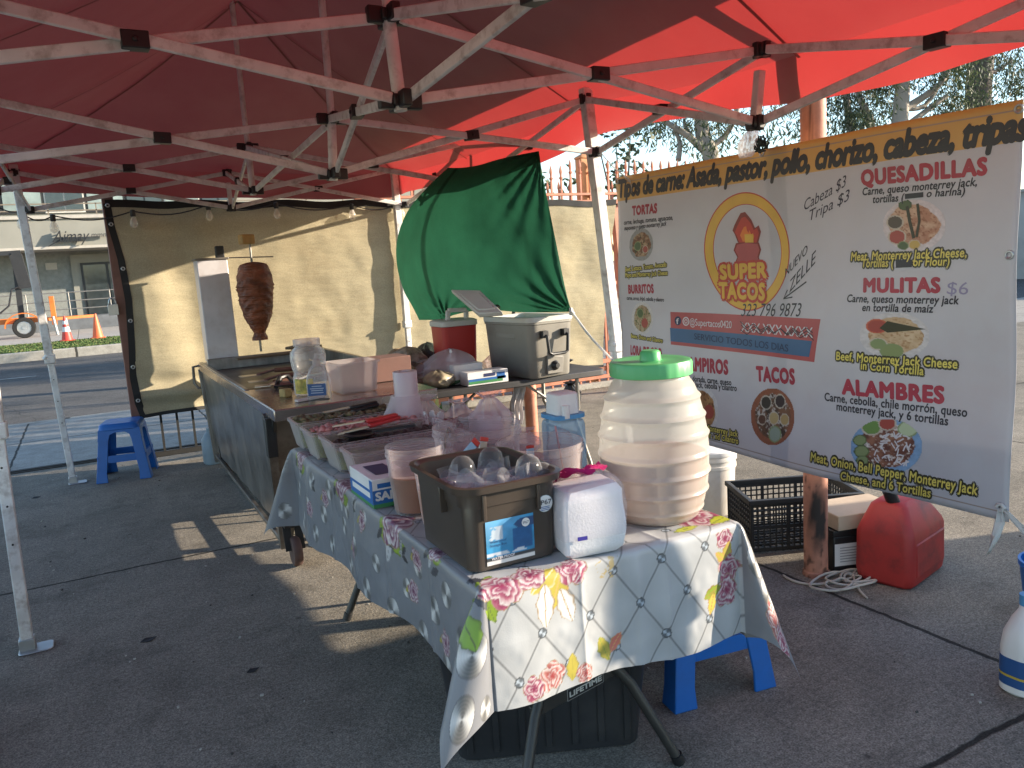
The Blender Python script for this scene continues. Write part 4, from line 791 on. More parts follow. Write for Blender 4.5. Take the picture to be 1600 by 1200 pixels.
# ------------------------------------------------------------------ blue plastic stools
BLUE = M('blue_stool_plastic', (.008, .115, .42), .38, var=.08, dirt=(.02, .06, .16), dirt_amt=.3, dscale=6)
def stool(label, loc, rz):
    t = thing('plastic_stool', label, 'stool', loc, rz, 'blue plastic stools'); H = .45
    m_ = MB(); m_.loft([rr(.31, .31, .05, z, 5) for z in (H-.045,)]+[rr(.295, .295, .05, H-.012, 5), rr(.27, .27, .05, H, 5), rr(.10, .05, .02, H-.002, 5)], cap0=False); m_.loft([rr(.31, .31, .05, H-.045, 5), rr(.30, .30, .05, H-.05, 5), rr(.26, .26, .05, H-.02, 5)], cap0=False); m_.build('seat', BLUE, t, world=False)
    for sx in (1, -1):
        for sy in (1, -1):
            m_ = MB(); lo = []
            for k in range(7):
                s = k/6; z = (H-.04)*(1-s); o = .125+.055*s; w = .075+.012*(k == 6); lo.append((sx*o, sy*o, z, w))
            # L-shaped channel
            def L(o):
                x, y, z, w = o; th = .012; p = [(0, 0), (-w, 0), (-w, -th), (-th*2.5, -th), (-th, -th*2.5), (-th, -w), (0, -w)]; return [Vector((x+sx*(a+.02), y+sy*(b+.02), z)) for a, b in p]
            m_.loft([L(o) for o in lo]); m_.build('leg', BLUE, t, world=False, bevel=.004)
    m_ = MB()
    for a in range(4):
        T = Matrix.Rotation(a*math.pi/2, 4, 'Z'); q = lambda x, y, z: T @ Vector((x, y, z))
        o = .125+.055*.62+.014; zc = .15; hw = o+.004
        m_.add([q(-hw, o, zc), q(hw, o, zc), q(hw, o-.004, zc+.055), q(-hw, o-.004, zc+.055), q(-hw, o-.012, zc), q(hw, o-.012, zc), q(hw, o-.016, zc+.055), q(-hw, o-.016, zc+.055)], [(0, 1, 2, 3), (5, 4, 7, 6), (3, 2, 6, 7), (1, 0, 4, 5)])
        # arched apron under the seat
        o2 = .147; pts = [(-.15, H-.045), (.15, H-.045), (.155, H-.13), (.085, H-.13), (.07, H-.085), (.04, H-.068), (-.04, H-.068), (-.07, H-.085), (-.085, H-.13), (-.155, H-.13)]
        m_.prism([(x, z) for x, z in pts], lambda x, z, d: q(x, o2+(H-z)*.13-.004-d, z), .01)
    m_.build('apron_and_stretcher', BLUE, t, world=False); return t
stool('blue plastic stool standing alone beside gate post near canopy leg', (.50, 5.98, 0), R(-12))
stool('blue plastic stool pushed under the near end of flowered table', (2.115, 1.05, 0), R(-8))

# ------------------------------------------------------------------ stainless taco cart
STEEL = M('brushed_steel', (.30, .295, .29), .33, .95, var=.22, vscale=3, ani=(8, 8, .7), bump=.10, bscale=7, dirt=(.10, .085, .075), dirt_amt=.7, dscale=3.5)
STEELD = M('dull_steel', (.22, .205, .19), .42, .8, var=.3, vscale=5, dirt=(.05, .04, .035), dirt_amt=.7, dscale=4)
GRID = M('seasoned_griddle', (.035, .028, .024), .32, .6, var=.4, vscale=6)
PAINTW = M('white_enamel', (.58, .56, .58), .35, var=.08, dirt=(.35, .28, .25), dirt_amt=.35, dscale=5)
CX0, CX1, CY0, CY1, CZ = 1.10, 1.95, 2.86, 5.78, .86
CA = thing('taco_cart', 'long stainless steel taco cart with griddle and broiler tower', 'food cart', (1.52, 4.4, 0))
mb = MB(); mb.loft([[Vector((1.155, 3.22, .34)), Vector((1.9, 3.22, .34)), Vector((1.9, 5.72, .34)), Vector((1.155, 5.72, .34))], [Vector((1.125, 3.12, CZ-.05)), Vector((1.93, 3.12, CZ-.05)), Vector((1.93, 5.75, CZ-.05)), Vector((1.125, 5.75, CZ-.05))]]); mb.box((1.53, 5.70, .22), (.70, .02, .26)); mb.box((1.53, 4.9, .155), (.68, 1.6, .02)); mb.build('body_panel', STEELD, CA)
G = np.zeros((70, 26, 3))
for i in range(70):
    for j in range(26):
        s = i/69; t = j/25; y0 = 3.27*(1-t)+3.12*t; y = y0+(5.73-y0)*s; zb = .135+.0*s; z = zb+(CZ-.055-zb)*t; x = 1.160+(1.115-1.160)*t-.006*(fbm(s*5, t*3, 61)-.5)*2-.003*math.sin(s*38+2*math.sin(t*4)); G[i, j] = (x-.004, y, z)
mb = MB(); mb.grid(G); mb.build('side_sheet', STEEL, CA, ang=180)
mb = MB(); mb.beam((1.15, 3.24, .05), (1.105, 3.08, CZ-.05), .045, .045, upv=(0, 1, 0)); mb.beam((1.90, 3.24, .05), (1.93, 3.08, CZ-.05), .04, .04, upv=(0, 1, 0)); mb.beam((1.15, 5.72, .05), (1.11, 5.76, CZ-.05), .04, .04, upv=(0, 1, 0)); mb.beam((1.15, 3.27, .075), (1.15, 5.72, .10), .025, .025); mb.beam((1.9, 3.27, .075), (1.9, 5.72, .10), .025, .025); mb.build('frame_angle', STEELD, CA, bevel=.003)
mb = MB(); mb.box((1.10, 3.02, CZ-.16), (.05, .06, .2)); mb.beam((1.13, 3.1, CZ-.25), (1.11, 2.93, CZ-.03), .03, .02, upv=(1, 0, 0)); mb.build('shelf_bracket', BLACKP, CA, bevel=.004)
mb = MB(); ty = 3.72; mb.box(((CX0+CX1)/2, (CY0+ty)/2, CZ-.015), (CX1-CX0, ty-CY0, .03)); mb.box(((CX0+CX1)/2, CY0+.004, CZ-.03), (CX1-CX0, .012, .055)); mb.box((CX0+.004, (CY0+CY1)/2, CZ-.031), (.012, CY1-CY0, .055)); mb.build('work_top', M('worktop_steel', (.42, .36, .34), .22, .9, var=.15, vscale=5, dirt=(.16, .11, .09), dirt_amt=.5, dscale=5), CA, bevel=.003)
mb = MB(); mb.box(((CX0+CX1)/2, (ty+5.5)/2, CZ-.05), (CX1-CX0-.06, 5.5-ty, .012)); mb.build('griddle_plate', GRID, CA)
mb = MB(); mb.box((CX0+.022, (ty+CY1)/2, CZ-.02), (.028, CY1-ty, .05)); mb.box((CX1-.016, (ty+CY1)/2, CZ+.02), (.03, CY1-ty, .12)); mb.box(((CX0+CX1)/2, ty+.006, CZ-.028), (CX1-CX0-.07, .015, .035)); mb.box(((CX0+CX1)/2, 5.5, CZ+.00), (CX1-CX0-.07, .03, .09)); mb.box(((CX0+CX1)/2, 5.64, CZ-.01), (CX1-CX0-.07, .25, .02)); mb.build('griddle_rim', STEEL, CA, bevel=.004)
# broiler tower
tw = MB(); b0, b1, t0, t1 = PY(326, 560, 5.62), PY(373, 554, 5.62), PY(311, 410, 5.62), PY(356, 404, 5.62)
tw.loft([[Vector((b0.x, 5.62, CZ)), Vector((b1.x, 5.62, CZ)), Vector((b1.x, 5.84, CZ)), Vector((b0.x, 5.84, CZ))], [Vector((b0.x-.005, 5.62, 1.665)), Vector((b1.x-.005, 5.62, 1.665)), Vector((b1.x-.005, 5.84, 1.665)), Vector((b0.x-.005, 5.84, 1.665))]]); two = tw.build('broiler_tower', PAINTW, CA, bevel=.006)
mb = MB(); mb.box(((b0.x+b1.x)/2-.004, 5.73, 1.672), (b1.x-b0.x+.02, .24, .016)); mb.build('tower_cap', STEELD, two, bevel=.003)
q = PY(344, 403, 5.66); mb = MB(); mb.box((q.x, 5.66, q.z+.045), (.065, .05, .095)); mb.build('knob', BLACKP, two, bevel=.008)
a, b = PY(352, 403, 5.62), PY(427, 401, 5.55); mb = MB(); mb.tube([a, b], .005, 6); mb.build('spit_rod', STEELD, two)
# handle rail on the left end and caster wheels
mb = MB(); q = PY(330, 570, 5.75); mb.tube([(1.12, 5.78, CZ-.02), (1.06, 5.80, CZ-.03), (1.055, 5.80, CZ-.16), (1.08, 5.78, CZ-.2), (1.13, 5.78, CZ-.2)], .012, 8); mb.build('push_handle', STEELD, CA)
CAST = M('rusty_caster', (.10, .055, .045), .7, var=.3)
for (x, y) in ((1.17, 3.05), (1.86, 3.1), (1.2, 5.5), (1.86, 5.5)):
    mb = MB(); mb.beam((x-.03, y, .085), (x-.03, y+.04, .21), .012, .04, upv=(1, 0, 0)); mb.beam((x+.03, y, .085), (x+.03, y+.04, .21), .012, .04, upv=(1, 0, 0)); mb.box((x, y+.05, .215), (.09, .10, .014)); mb.beam((x, y+.05, .2), (x+.02, y+.22, .09), .03, .02); w = mb.build('caster_fork', BLACKP, CA)
    mb = MB(); mb.lathe([(0, -.022), (.07, -.022), (.078, -.012), (.078, .012), (.07, .022), (0, .022)], (x, y, .079), 24, ax=Matrix.Rotation(R(90), 4, 'Y')); mb.build('wheel', CAST, w)
# meat spit
MEAT = M('roast_meat', (.21, .062, .026), .5, var=.45, vscale=9, bump=1., bscale=26, dirt=(.02, .008, .005), dirt_amt=.6, dscale=12, ani=(1, 1, 2.4))
MS = thing('meat_spit', 'tall cone of stacked reddish pastor meat on vertical skewer', 'meat spit', PY(407, 548, 5.45))
cx = PY(400, 470, 5.45); prof = []
pts_m = [(407, 531, .060), (405, 527, .058), (405, 520, .044), (403, 511, .068), (400, 494, .106), (398, 472, .130), (396, 447, .138), (394, 430, .133), (393, 419, .112), (394, 413, .10), (395, 410, .05), (395, 409, .001)]
zs_ = [(PY(x, y, 5.45).z, r) for x, y, r in pts_m]; ax0, ax1 = PY(407, 531, 5.45), PY(395, 409, 5.45); vs = []; NN = 96; LV = 240
for i in range(LV):
    z = zs_[0][0]+(zs_[-1][0]-zs_[0][0])*i/(LV-1); r = float(np.interp(z, [a for a, b in zs_], [b for a, b in zs_])); k = (z-ax0.z)/(ax1.z-ax0.z); c = ax0.lerp(ax1, k)
    for j in range(NN):
        a = 2*math.pi*j/NN; lay = i//4; w = 1+.06*(float(_h(np.int64(lay), np.int64(3), 5))-.5)*(.4+1.2*float(vnoise(math.cos(a)*2+9+lay*.7, math.sin(a)*2+lay*.4, 8)))+.09*(float(vnoise(math.cos(a)*4+20, math.sin(a)*4+z*30, 4))-.5)-.022*(i % 4 == 0)
        if i < 10: w = 1+.04*math.sin(a*7)
        vs.append((c.x+r*w*math.cos(a), c.y+r*w*math.sin(a), z))
fs = [(i*NN+j, i*NN+(j+1) % NN, (i+1)*NN+(j+1) % NN, (i+1)*NN+j) for i in range(LV-1) for j in range(NN)]
mb = MB(); mb.add(vs, fs); mb.build('meat_stack', MEAT, MS, ang=180)
mb = MB(); mb.tube([PY(408, 549, 5.45), PY(390, 378, 5.45)], .009, 8); mb.build('skewer', STEELD, MS)
PINE = M('pineapple_flesh', (.42, .24, .07), .6, var=.25, vscale=20); mb = MB(); q = PY(385, 374, 5.45); mb.box(q, (.105, .08, .075), rz=.3); mb.build('top_chunk', PINE, MS, bevel=.01)

# ------------------------------------------------------------------ things on the cart
CLEARP = M('clear_plastic', (.80, .79, .78), .10, var=.05, alpha=.18, spec=.8, fres=True); MILKP = M('milky_plastic', (.62, .57, .56), .3, var=.06, alpha=.42, trans=.3)
WHITEP = M('white_plastic', (.72, .71, .69), .4, var=.05); LABB = M('blue_label', (.02, .08, .24), .45, var=.08); LABY = M('citrus_label', (.45, .33, .06), .5, var=.6, vscale=30, dirt=(.12, .22, .04), dirt_amt=.9, dscale=26)
def T3(x, y, z): return Matrix.Translation((x, y, z))
q = PZ(487, 617, CZ); JR = thing('plastic_jar', 'wide clear plastic jar with citrus label standing on cart top', 'jar', q)
mb = MB(); mb.lathe([(.078, 0), (.088, .012), (.088, .10), (.080, .125), (.088, .15), (.094, .20), (.090, .235), (.068, .258), (.066, .262), (.069, .266), (.069, .30), (.064, .30), (.062, .262), (.084, .23), (.088, .2), (.075, .125), (.082, .1), (.082, .012), (.0, .006)], q, 36); mb.build('jar_body', CLEARP, JR)
mb = MB(); mb.lathe([(.0705, .268), (.0705, .300), (.070, .302), (.0, .302)], q, 32); mb.build('neck_ring', MILKP, JR)
mb = MB()
G = np.zeros((14, 2, 3))
for i in range(14):
    a = R(195+70*i/13); G[i, 0] = (q.x+.0895*math.cos(a), q.y+.0895*math.sin(a), q.z+.02); G[i, 1] = (q.x+.0895*math.cos(a), q.y+.0895*math.sin(a), q.z+.098)
mb.grid(G); mb.build('label', LABY, JR)
q = PZ(497, 622, CZ)+Vector((-.005, -.06, 0)); HJ = thing('sanitizer_bottle', 'clear handled bottle with dark blue label in front of jar', 'bottle', q)
mb = MB(); mb.loft([[T3(*q) @ Matrix.Rotation(R(-28), 4, 'Z') @ p for p in rr(w, d, .025, z)] for z, w, d in ((0, .105, .075), (.01, .115, .085), (.10, .115, .085), (.135, .10, .075), (.16, .06, .05), (.175, .035, .035))]); mb.build('bottle_body', CLEARP, HJ)
hq = T3(*q) @ Matrix.Rotation(R(-28), 4, 'Z'); mb = MB(); mb.add([hq @ Vector((x, -.0440, z)) for x, z in ((-.046, .028), (.046, .028), (.046, .088), (-.046, .088))], [(0, 1, 2, 3)]); mb.build('label', LABB, HJ, smooth=False)
mb = MB()
for k, (w, z) in enumerate(((.05, .074), (.07, .062), (.06, .052), (.064, .040))): mb.add([hq @ Vector((x, -.0446, zz)) for x, zz in ((-w/2, z), (w/2, z), (w/2, z+.004), (-w/2, z+.004))], [(0, 1, 2, 3)])
mb.build('label_print', M('pale_print', (.45, .50, .58), .5), HJ, smooth=False)
mb = MB(); mb.lathe([(.02, .172), (.022, .205), (.012, .21), (.008, .24), (.0, .24)], q, 14); mb.beam(q+Vector((0, 0, .235)), q+Vector((.03, -.03, .232)), .012, .01); mb.tube([hq @ Vector((.045*math.cos(a), 0, .13+.05*math.sin(a))) for a in [math.pi*k/10 for k in range(11)]], .006, 6); mb.build('pump_cap', MILKP, HJ)
q = PZ(553, 611, CZ); mb = MB(); tray(mb, .20, .20, .225, .225, .165, .02, c=(q.x, q.y, CZ+.001), rz=R(4)); single(mb, 'storage_bin', MILKP, 'empty milky square plastic bin on right of cart top', 'bin', loc=(q.x, q.y, CZ))
KRAFT = M('brown_cardboard', (.16, .085, .07), .85, var=.12, bump=.08); KRAFTL = M('tan_cardboard', (.36, .26, .16), .85, var=.15, bump=.1)
q = PZ(598, 600, CZ); mb = MB(); mb.box((q.x+.02, q.y+.16, CZ+.07), (.36, .20, .135), rz=R(3)); single(mb, 'cardboard_box', KRAFT, 'plain red brown cardboard box at right end of cart', 'box', loc=(q.x, q.y+.16, CZ), bevel=.003)
# utensils and small pieces on the near left of the cart
DUL = M('aged_utensil', (.48, .45, .42), .28, .9, var=.2)
q = PZ(418, 613, CZ); mb = MB(); mb.lathe([(.0, .006), (.05, .008), (.075, .022), (.078, .024), (.074, .026), (.05, .013), (.0, .011)], (q.x+.12, q.y+.12, CZ), 24); mb.tube([(q.x+.17, q.y+.14, CZ+.022), (q.x+.30, q.y+.3, CZ+.03), (q.x+.42, q.y+.42, CZ+.02)], .007, 6); single(mb, 'serving_ladle', DUL, 'shallow steel ladle lying on cart beside jar', 'ladle', loc=(q.x+.12, q.y+.12, CZ))
q = PZ(447, 620, CZ); mb = MB(); mb.box((q.x, q.y, CZ+.022), (.05, .05, .044), rz=.5); single(mb, 'sponge_block', M('yellow_sponge', (.42, .30, .12), .9, var=.25, vscale=30, bump=.5), 'small tan sponge block near left front corner of cart', 'sponge', loc=(q.x, q.y, CZ), bevel=.006)
q = PZ(436, 607, CZ); mb = MB(); mb.tube([(q.x-.02, q.y-.02, CZ+.012), (q.x+.02, q.y+.05, CZ+.055), (q.x+.07, q.y+.07, CZ+.06), (q.x+.10, q.y+.04, CZ+.012)], .014, 8); single(mb, 'black_grip', BLACKP, 'black curved tool handle behind the sponge block', 'tool', loc=(q.x, q.y, CZ))
q0, q1 = PZ(463, 629, CZ), PZ(507, 621, CZ); mb = MB(); mb.beam(q0+Vector((0, 0, .008)), q1+Vector((0, 0, .008)), .035, .012); single(mb, 'cutting_slat', M('pale_slat', (.55, .48, .46), .6), 'pale flat slat lying before the sanitizer bottle', 'slat', loc=q0, bevel=.002)
for k, (a, b, w, lab) in enumerate((((374, 589), (462, 579), .06, 'long steel spatula lying across the griddle, farthest of three'), ((388, 597), (470, 588), .05, 'long steel spatula lying across the griddle between two others'), ((398, 604), (468, 597), .055, 'long steel spatula on the griddle nearest the ladle'))):
    q0, q1 = PZ(*a, CZ+.01), PZ(*b, CZ+.01); mb = MB(); d = (q1-q0); mb.beam(q0, q0+d*.35, w*1.6, .004); mb.tube([q0+d*.3, q0+d*.6+Vector((0, 0, .02)), q1+Vector((0, 0, .012))], .009, 6); sp = thing('griddle_spatula', lab, 'spatula', q0, 0, 'spatulas on the griddle'); mb.build('blade', DUL, sp)
    m_ = MB(); m_.tube([q0+d*.62+Vector((0, 0, .018)), q1+Vector((0, 0, .014))], .015, 8); m_.build('handle', M('wood_handle', (.16, .075, .05), .6, var=.2), sp)
q0, q1 = PZ(462, 549, CZ+.06), PZ(496, 541, CZ+.07); mb = MB(); mb.beam(q0, q1, .10, .03); mb.beam(q0+Vector((-.05, .05, .025)), q1+Vector((-.05, .04, .028)), .05, .02); mb.beam(q0+Vector((-.45, -.02, -.01)), q0+Vector((.05, 0, -.01)), .09, .015); single(mb, 'plank_stack', M('old_plank', (.13, .09, .055), .8, var=.3, vscale=6, bump=.1), 'short stacked wooden boards at far edge of griddle', 'boards', loc=q0, bevel=.003)
# food left on the griddle
rg = np.random.RandomState(5); mb = MB()
for k in range(240):
    x, y = 1.62+rg.normal(0, .08), 4.15+rg.normal(0, .16); s = rg.uniform(.008, .02); mb.box((x, y, CZ-.04+rg.uniform(0, .018)), (s, s*1.5, s*.7), rz=rg.uniform(0, 3))
tag(mb.build('chopped_meat', MEAT, smooth=False), kind='stuff')

# ------------------------------------------------------------------ second table with coolers
DT = M('dark_table_top', (.03, .03, .032), .55, var=.2); TUBE = M('grey_tube_steel', (.30, .29, .27), .35, .85, var=.15)
T2 = thing('cooler_table', 'dark topped folding table with bent steel legs carrying the coolers', 'table', (2.75, 3.78, 0))
mb = MB(); mb.loft([rr(1.32, .66, .05, z, 4, 2.78, 3.78) for z in (.70, .742)]); mb.build('table_top', DT, T2, bevel=.006)
for x in (2.32, 3.26):
    mb = MB(); dx = -.0
    for y in (3.55, 4.02): mb.tube([(x, y, .70), (x, y, .48), (x+(.03 if y > 3.7 else -.03), y, .42), (x+.05, y+(.06 if y > 3.7 else -.04), .10), (x+.06, y+(.08 if y > 3.7 else -.05), .012)], .014, 8)
    mb.tube([(x, 3.55, .30), (x, 4.02, .30)], .011, 8); mb.build('leg', TUBE, T2)
for a_, b_ in ((2.32, 2.66), (3.26, 2.94)): mb = MB(); mb.tube([(a_, 3.78, .45), (b_, 3.78, .69)], .010, 6); mb.build('brace', TUBE, T2)
# grey cooler, turned so that its handle end faces the sun
COOL = M('grey_cooler_plastic', (.235, .22, .19), .45, var=.08, vscale=4, dirt=(.14, .12, .10), dirt_amt=.4, dscale=6); COOLL = M('pale_cooler_lid', (.50, .49, .45), .45, var=.06)
c0 = PZ(833, 593, .745); TH = R(97); ux = Vector((math.cos(TH), math.sin(TH), 0)); uy = Vector((math.sin(TH), -math.cos(TH), 0))
CLn, CWd, CHt = .56, .36, .395; cc = Vector((c0.x, c0.y, .745))+ux*CLn/2*.92+uy*CWd/2*.92
def CF(x, y, z): return cc+ux*x+uy*y+Vector((0, 0, z))
def crr(w, l, r, z): return [CF(p.x, p.y, p.z) for p in rr(w, l, r, z, 6)]
CO_ = thing('grey_cooler', 'big grey cooler with black handle and its pale lid open', 'cooler', cc)
mb = MB(); mb.loft([crr(CLn*.90, CWd*.88, .05, 0), crr(CLn*.93, CWd*.91, .06, .01), crr(CLn, CWd, .06, CHt-.05), crr(CLn*1.02, CWd*1.03, .06, CHt-.045), crr(CLn*1.02, CWd*1.03, .06, CHt-.03)], cap1=False); mb.build('cooler_body', COOL, CO_)
mb = MB(); mb.loft([crr(CLn*1.03, CWd*1.05, .06, CHt-.032), crr(CLn*1.03, CWd*1.05, .06, CHt), crr(CLn*.88, CWd*.82, .05, CHt), crr(CLn*.82, CWd*.75, .05, .06)]); mb.build('rim', COOLL, CO_, bevel=.003)
xe = -CLn/2
mb = MB(); mb.tube([CF(xe-.012, -.085, .285), CF(xe-.045, -.085, .270), CF(xe-.045, -.075, .165), CF(xe-.045, -.05, .155), CF(xe-.045, .05, .155), CF(xe-.045, .075, .165), CF(xe-.045, .085, .270), CF(xe-.012, .085, .285)], .011, 8)
for s in (-1, 1): mb.box(CF(xe-.012, s*.085, .285), (.045, .045, .045), rz=TH)
mb.build('carry_handle', BLACKP, CO_, bevel=.004)
mb = MB(); mb.tube([CF(-xe+.0, -.08, .36), CF(-xe-.03, -.08, .46), CF(-xe-.03, .08, .46), CF(-xe, .08, .36)], .014, 8); mb.build('carry_handle', BLACKP, CO_)
mb = MB(); ax = Matrix.Rotation(TH, 4, 'Z') @ Matrix.Rotation(R(-90), 4, 'Y'); mb.lathe([(.030, 0), (.032, .02), (.024, .028), (.016, .045), (0, .045)], CF(xe+.012, .0, .075), 18, ax=ax); mb.build('drain_plug', BLACKP, CO_)
mb = MB(); mb.loft([[CF(xe+.001-e, y, z) for y, z in ((-.065, .02), (.065, .02), (.075, .13), (-.06, .145))] for e in (-.02, .004)]); mb.build('drain_recess', M('cooler_recess', (.19, .175, .15), .5), CO_, bevel=.006)
mb = MB()
for z in (.085, .255): mb.loft([[CF(x, -CWd/2*.985-e, zz) for x, zz in ((-.10, z+.0), (.12, z), (.12, z+.05), (-.10, z+.05))] for e in (-.02, .0)]) if z > .2 else None
mb.build('embossed_plate', COOL, CO_, bevel=.004)
mb = MB(); a = [CF(x, CWd/2*1.02, CHt+.01) for x in (CLn/2, -CLn/2)]; up_ = (Vector((0, 0, 1))*.86+uy*.5+ux*.15).normalized(); 
b0_, b1_ = PD(702, 452, 5.35), PD(742, 450, 5.25); lid = [PD(704, 452, 5.35), PD(750, 453, 5.25), PD(785, 487, 4.95), PD(747, 490, 5.05)]
nrm = (lid[1]-lid[0]).cross(lid[3]-lid[0]).normalized()*.035; mb.loft([[p.copy() for p in lid], [p+nrm for p in lid]]); mb.loft([[lid[0].lerp(lid[2], .14)-nrm*.15+(lid[k]-(lid[0]+lid[2])/2)*.0+((lid[k]-(lid[0]+lid[1]+lid[2]+lid[3])/4)*.75+(lid[0]+lid[1]+lid[2]+lid[3])/4-lid[0].lerp(lid[2], .14)) for k in range(4)], [((lid[k]-(lid[0]+lid[1]+lid[2]+lid[3])/4)*.75+(lid[0]+lid[1]+lid[2]+lid[3])/4)+nrm*.3 for k in range(4)]]); mb.build('open_lid', COOLL, CO_, bevel=.008)
# red cooler
REDC = M('red_cooler_plastic', (.42, .03, .025), .4, var=.06); q = PZ(720, 548, .745); q = Vector((2.62, 4.02, .745)); RC = thing('red_cooler', 'small red cooler with white lid and handle behind grey cooler', 'cooler', q)
a, b = PY(690, 548, 4.0), PY(752, 548, 4.0); rx = (a.x+b.x)/2; wd = (b.x-a.x)*.88; zt_ = PY(720, 509, 4.0).z
mb = MB(); mb.loft([rr(wd*.9, .22, .04, .745, 5, rx, 4.11), rr(wd, .25, .04, zt_, 5, rx, 4.11)]); mb.build('cooler_body', REDC, RC, bevel=.004)
mb = MB(); mb.loft([rr(wd*1.04, .27, .04, zt_, 5, rx, 4.11), rr(wd*1.04, .27, .04, zt_+.035, 5, rx, 4.11), rr(wd*.9, .22, .03, zt_+.045, 5, rx, 4.11)]); mb.build('lid', COOLL, RC, bevel=.004)
a, b, c_, d_ = PY(699, 508, 4.05), PY(700, 485, 4.05), PY(728, 484, 4.05), PY(729, 507, 4.05); mb = MB(); mb.beam(a, b, .03, .03, upv=(0, 1, 0)); mb.beam(b, c_, .03, .035, upv=(0, 1, 0)); mb.beam(c_, d_, .03, .03, upv=(0, 1, 0)); mb.build('handle', COOLL, RC, bevel=.006)
q = PY(705, 558, 3.75); q.z = .745; SB = thing('squeeze_bottle', 'clear squeeze bottle with pointed white cap before red cooler', 'bottle', q)
mb = MB(); mb.lathe([(.03, 0), (.034, .01), (.034, .12), (.028, .14)], q, 20); mb.build('bottle_body', M('sauce_plastic', (.42, .28, .24), .35, alpha=.8), SB); mb = MB(); mb.lathe([(.031, .138), (.031, .16), (.016, .175), (.006, .215), (.0, .216)], q, 16); mb.build('nozzle_cap', WHITEP, SB)
def crumple(name, label, cat, c, r, mat, seed, hs=1.0, neck=0., n=26, loc=None, group=None):
    """gathered plastic bag: a creased sack, pinched towards a knot when neck > 0"""
    mb = MB(); vs = []; rg = np.random.RandomState(seed)
    for i in range(n+1):
        s = i/n; z = r*hs*2*s; prof_ = math.sin(math.pi*(.14+.86*s))**.55 if neck == 0 else (min(1, .55+s*3)*(1-max(0, (s-.55)/.45)**.8*.86) if s < .86 else .12+.55*(s-.86)/.14)
        for j in range(40):
            a = 2*math.pi*j/40; k = fbm(math.cos(a)*2.2+seed, math.sin(a)*2.2+s*3, seed, 4); rr_ = r*prof_*(.72+.56*k)+(.10*r*math.sin(a*9+s*5)*(s > .5)*neck); vs.append((c[0]+rr_*math.cos(a), c[1]+rr_*math.sin(a), c[2]+z+.12*r*(vnoise(a*2, s*4, seed)-.5)))
    fs = [(i*40+j, i*40+(j+1) % 40, (i+1)*40+(j+1) % 40, (i+1)*40+j) for i in range(n) for j in range(40)]+[tuple(reversed(range(40)))]
    mb.add(vs, fs); return single(mb, name, mat, label, cat, loc=c, ang=35, group=group)
BAG = M('thin_bag_plastic', (.78, .70, .72), .22, var=.1, alpha=.46, trans=.35, bump=.7, bscale=22); BAGY = M('bag_with_tortillas', (.34, .29, .20), .3, var=.5, vscale=14, alpha=.85, bump=.4, bscale=18)
q = PY(735, 590, 3.55); crumple('plastic_bag', 'loose clear plastic bag lying before the red cooler', 'bag', (q.x-.03, 3.80, .745), .17, BAG, 3, .62)
q = PY(690, 595, 3.6); crumple('produce_bag', 'clear bag of yellowish chips at left of squeeze bottle', 'bag', (q.x-.02, 3.62, .745), .10, BAGY, 6, .55)
q = PY(735, 575, 3.6); mb = MB(); mb.loft([rr(.20, .10, .01, .745, 3, q.x-.01, 3.66), rr(.21, .11, .01, .87, 3, q.x-.01, 3.66)]); single(mb, 'white_tub', WHITEP, 'low white tub behind the small glove box on cooler table', 'tub', loc=(q.x, 3.66, .745), bevel=.004)
# small box of gloves at the table edge
BXW = M('box_white', (.68, .67, .66), .5); BXB = M('box_blue', (.02, .12, .36), .45); BXG = M('box_green', (.05, .22, .08), .45); BXN = M('box_navy', (.02, .03, .10), .45)
a, b = PY(731, 596, 3.47), PY(794, 588, 3.47); t_ = PY(733, 573, 3.47); GB = thing('glove_box', 'small white blue and green glove box at edge of cooler table', 'box', ((a.x+b.x)/2, 3.47, .745))
wd = b.x-a.x; hz = .085; xm = (a.x+b.x)/2; mb = MB(); mb.box((xm, 3.53, .745+hz/2), (wd, .12, hz)); mb.build('carton', BXW, GB, bevel=.002)
for (x0, x1, z0, z1, m) in ((.02, .95, .32, .50, BXB), (.02, .86, .12, .32, BXG), (.72, .92, .30, .80, BXB), (.40, .68, .58, .82, BXN)):
    mb = MB(); mb.add([(a.x+wd*x, 3.4685-(.0006 if m is BXN else 0), .745+hz*z) for x, z in ((x0, z0), (x1, z0), (x1, z1), (x0, z1))], [(0, 1, 2, 3)]); mb.build('printed_panel', m, GB, smooth=False)
# clutter at the left end: open carton, bread rolls, dark bag
q = PY(648, 590, 4.2); q.z = .745
for k_, (px_, py_, y_, r_, h_, lab_) in enumerate(((668, 590, 3.95, .11, .6, 'clear crumpled bag on papers beside the bag roll top'), (630, 575, 4.02, .10, .7, 'clear crumpled bag low between cart box and open carton'), (775, 560, 3.98, .09, .8, 'clear crumpled bag tucked behind the grey cooler'))):
    q = PY(px_, py_, y_); crumple('produce_bag' if k_ < 2 else 'plastic_bag', lab_, 'bag', (q.x, y_, .748), r_, MATS['bag_with_tortillas'] if k_ == 1 else BAG, 60+k_, h_, .15)
T3b = thing('side_table', 'low dark plank shelf holding cartons between cart and coolers', 'table', (2.3, 4.3, 0))
mb = MB(); mb.box((2.28, 4.22, .72), (.62, .9, .03)); mb.build('shelf_top', DT, T3b, bevel=.004)
mb = MB()
for x, y in ((2.02, 3.82), (2.54, 3.82), (2.02, 4.62), (2.54, 4.62)): mb.tube([(x, y, .71), (x, y, .01)], .013, 8)
mb.build('leg', TUBE, T3b)
a, b = PY(604, 590, 4.25), PY(665, 592, 4.25); CB = thing('open_carton', 'open brown carton crammed with bags left of red cooler', 'box', ((a.x+b.x)/2, 4.3, .735))
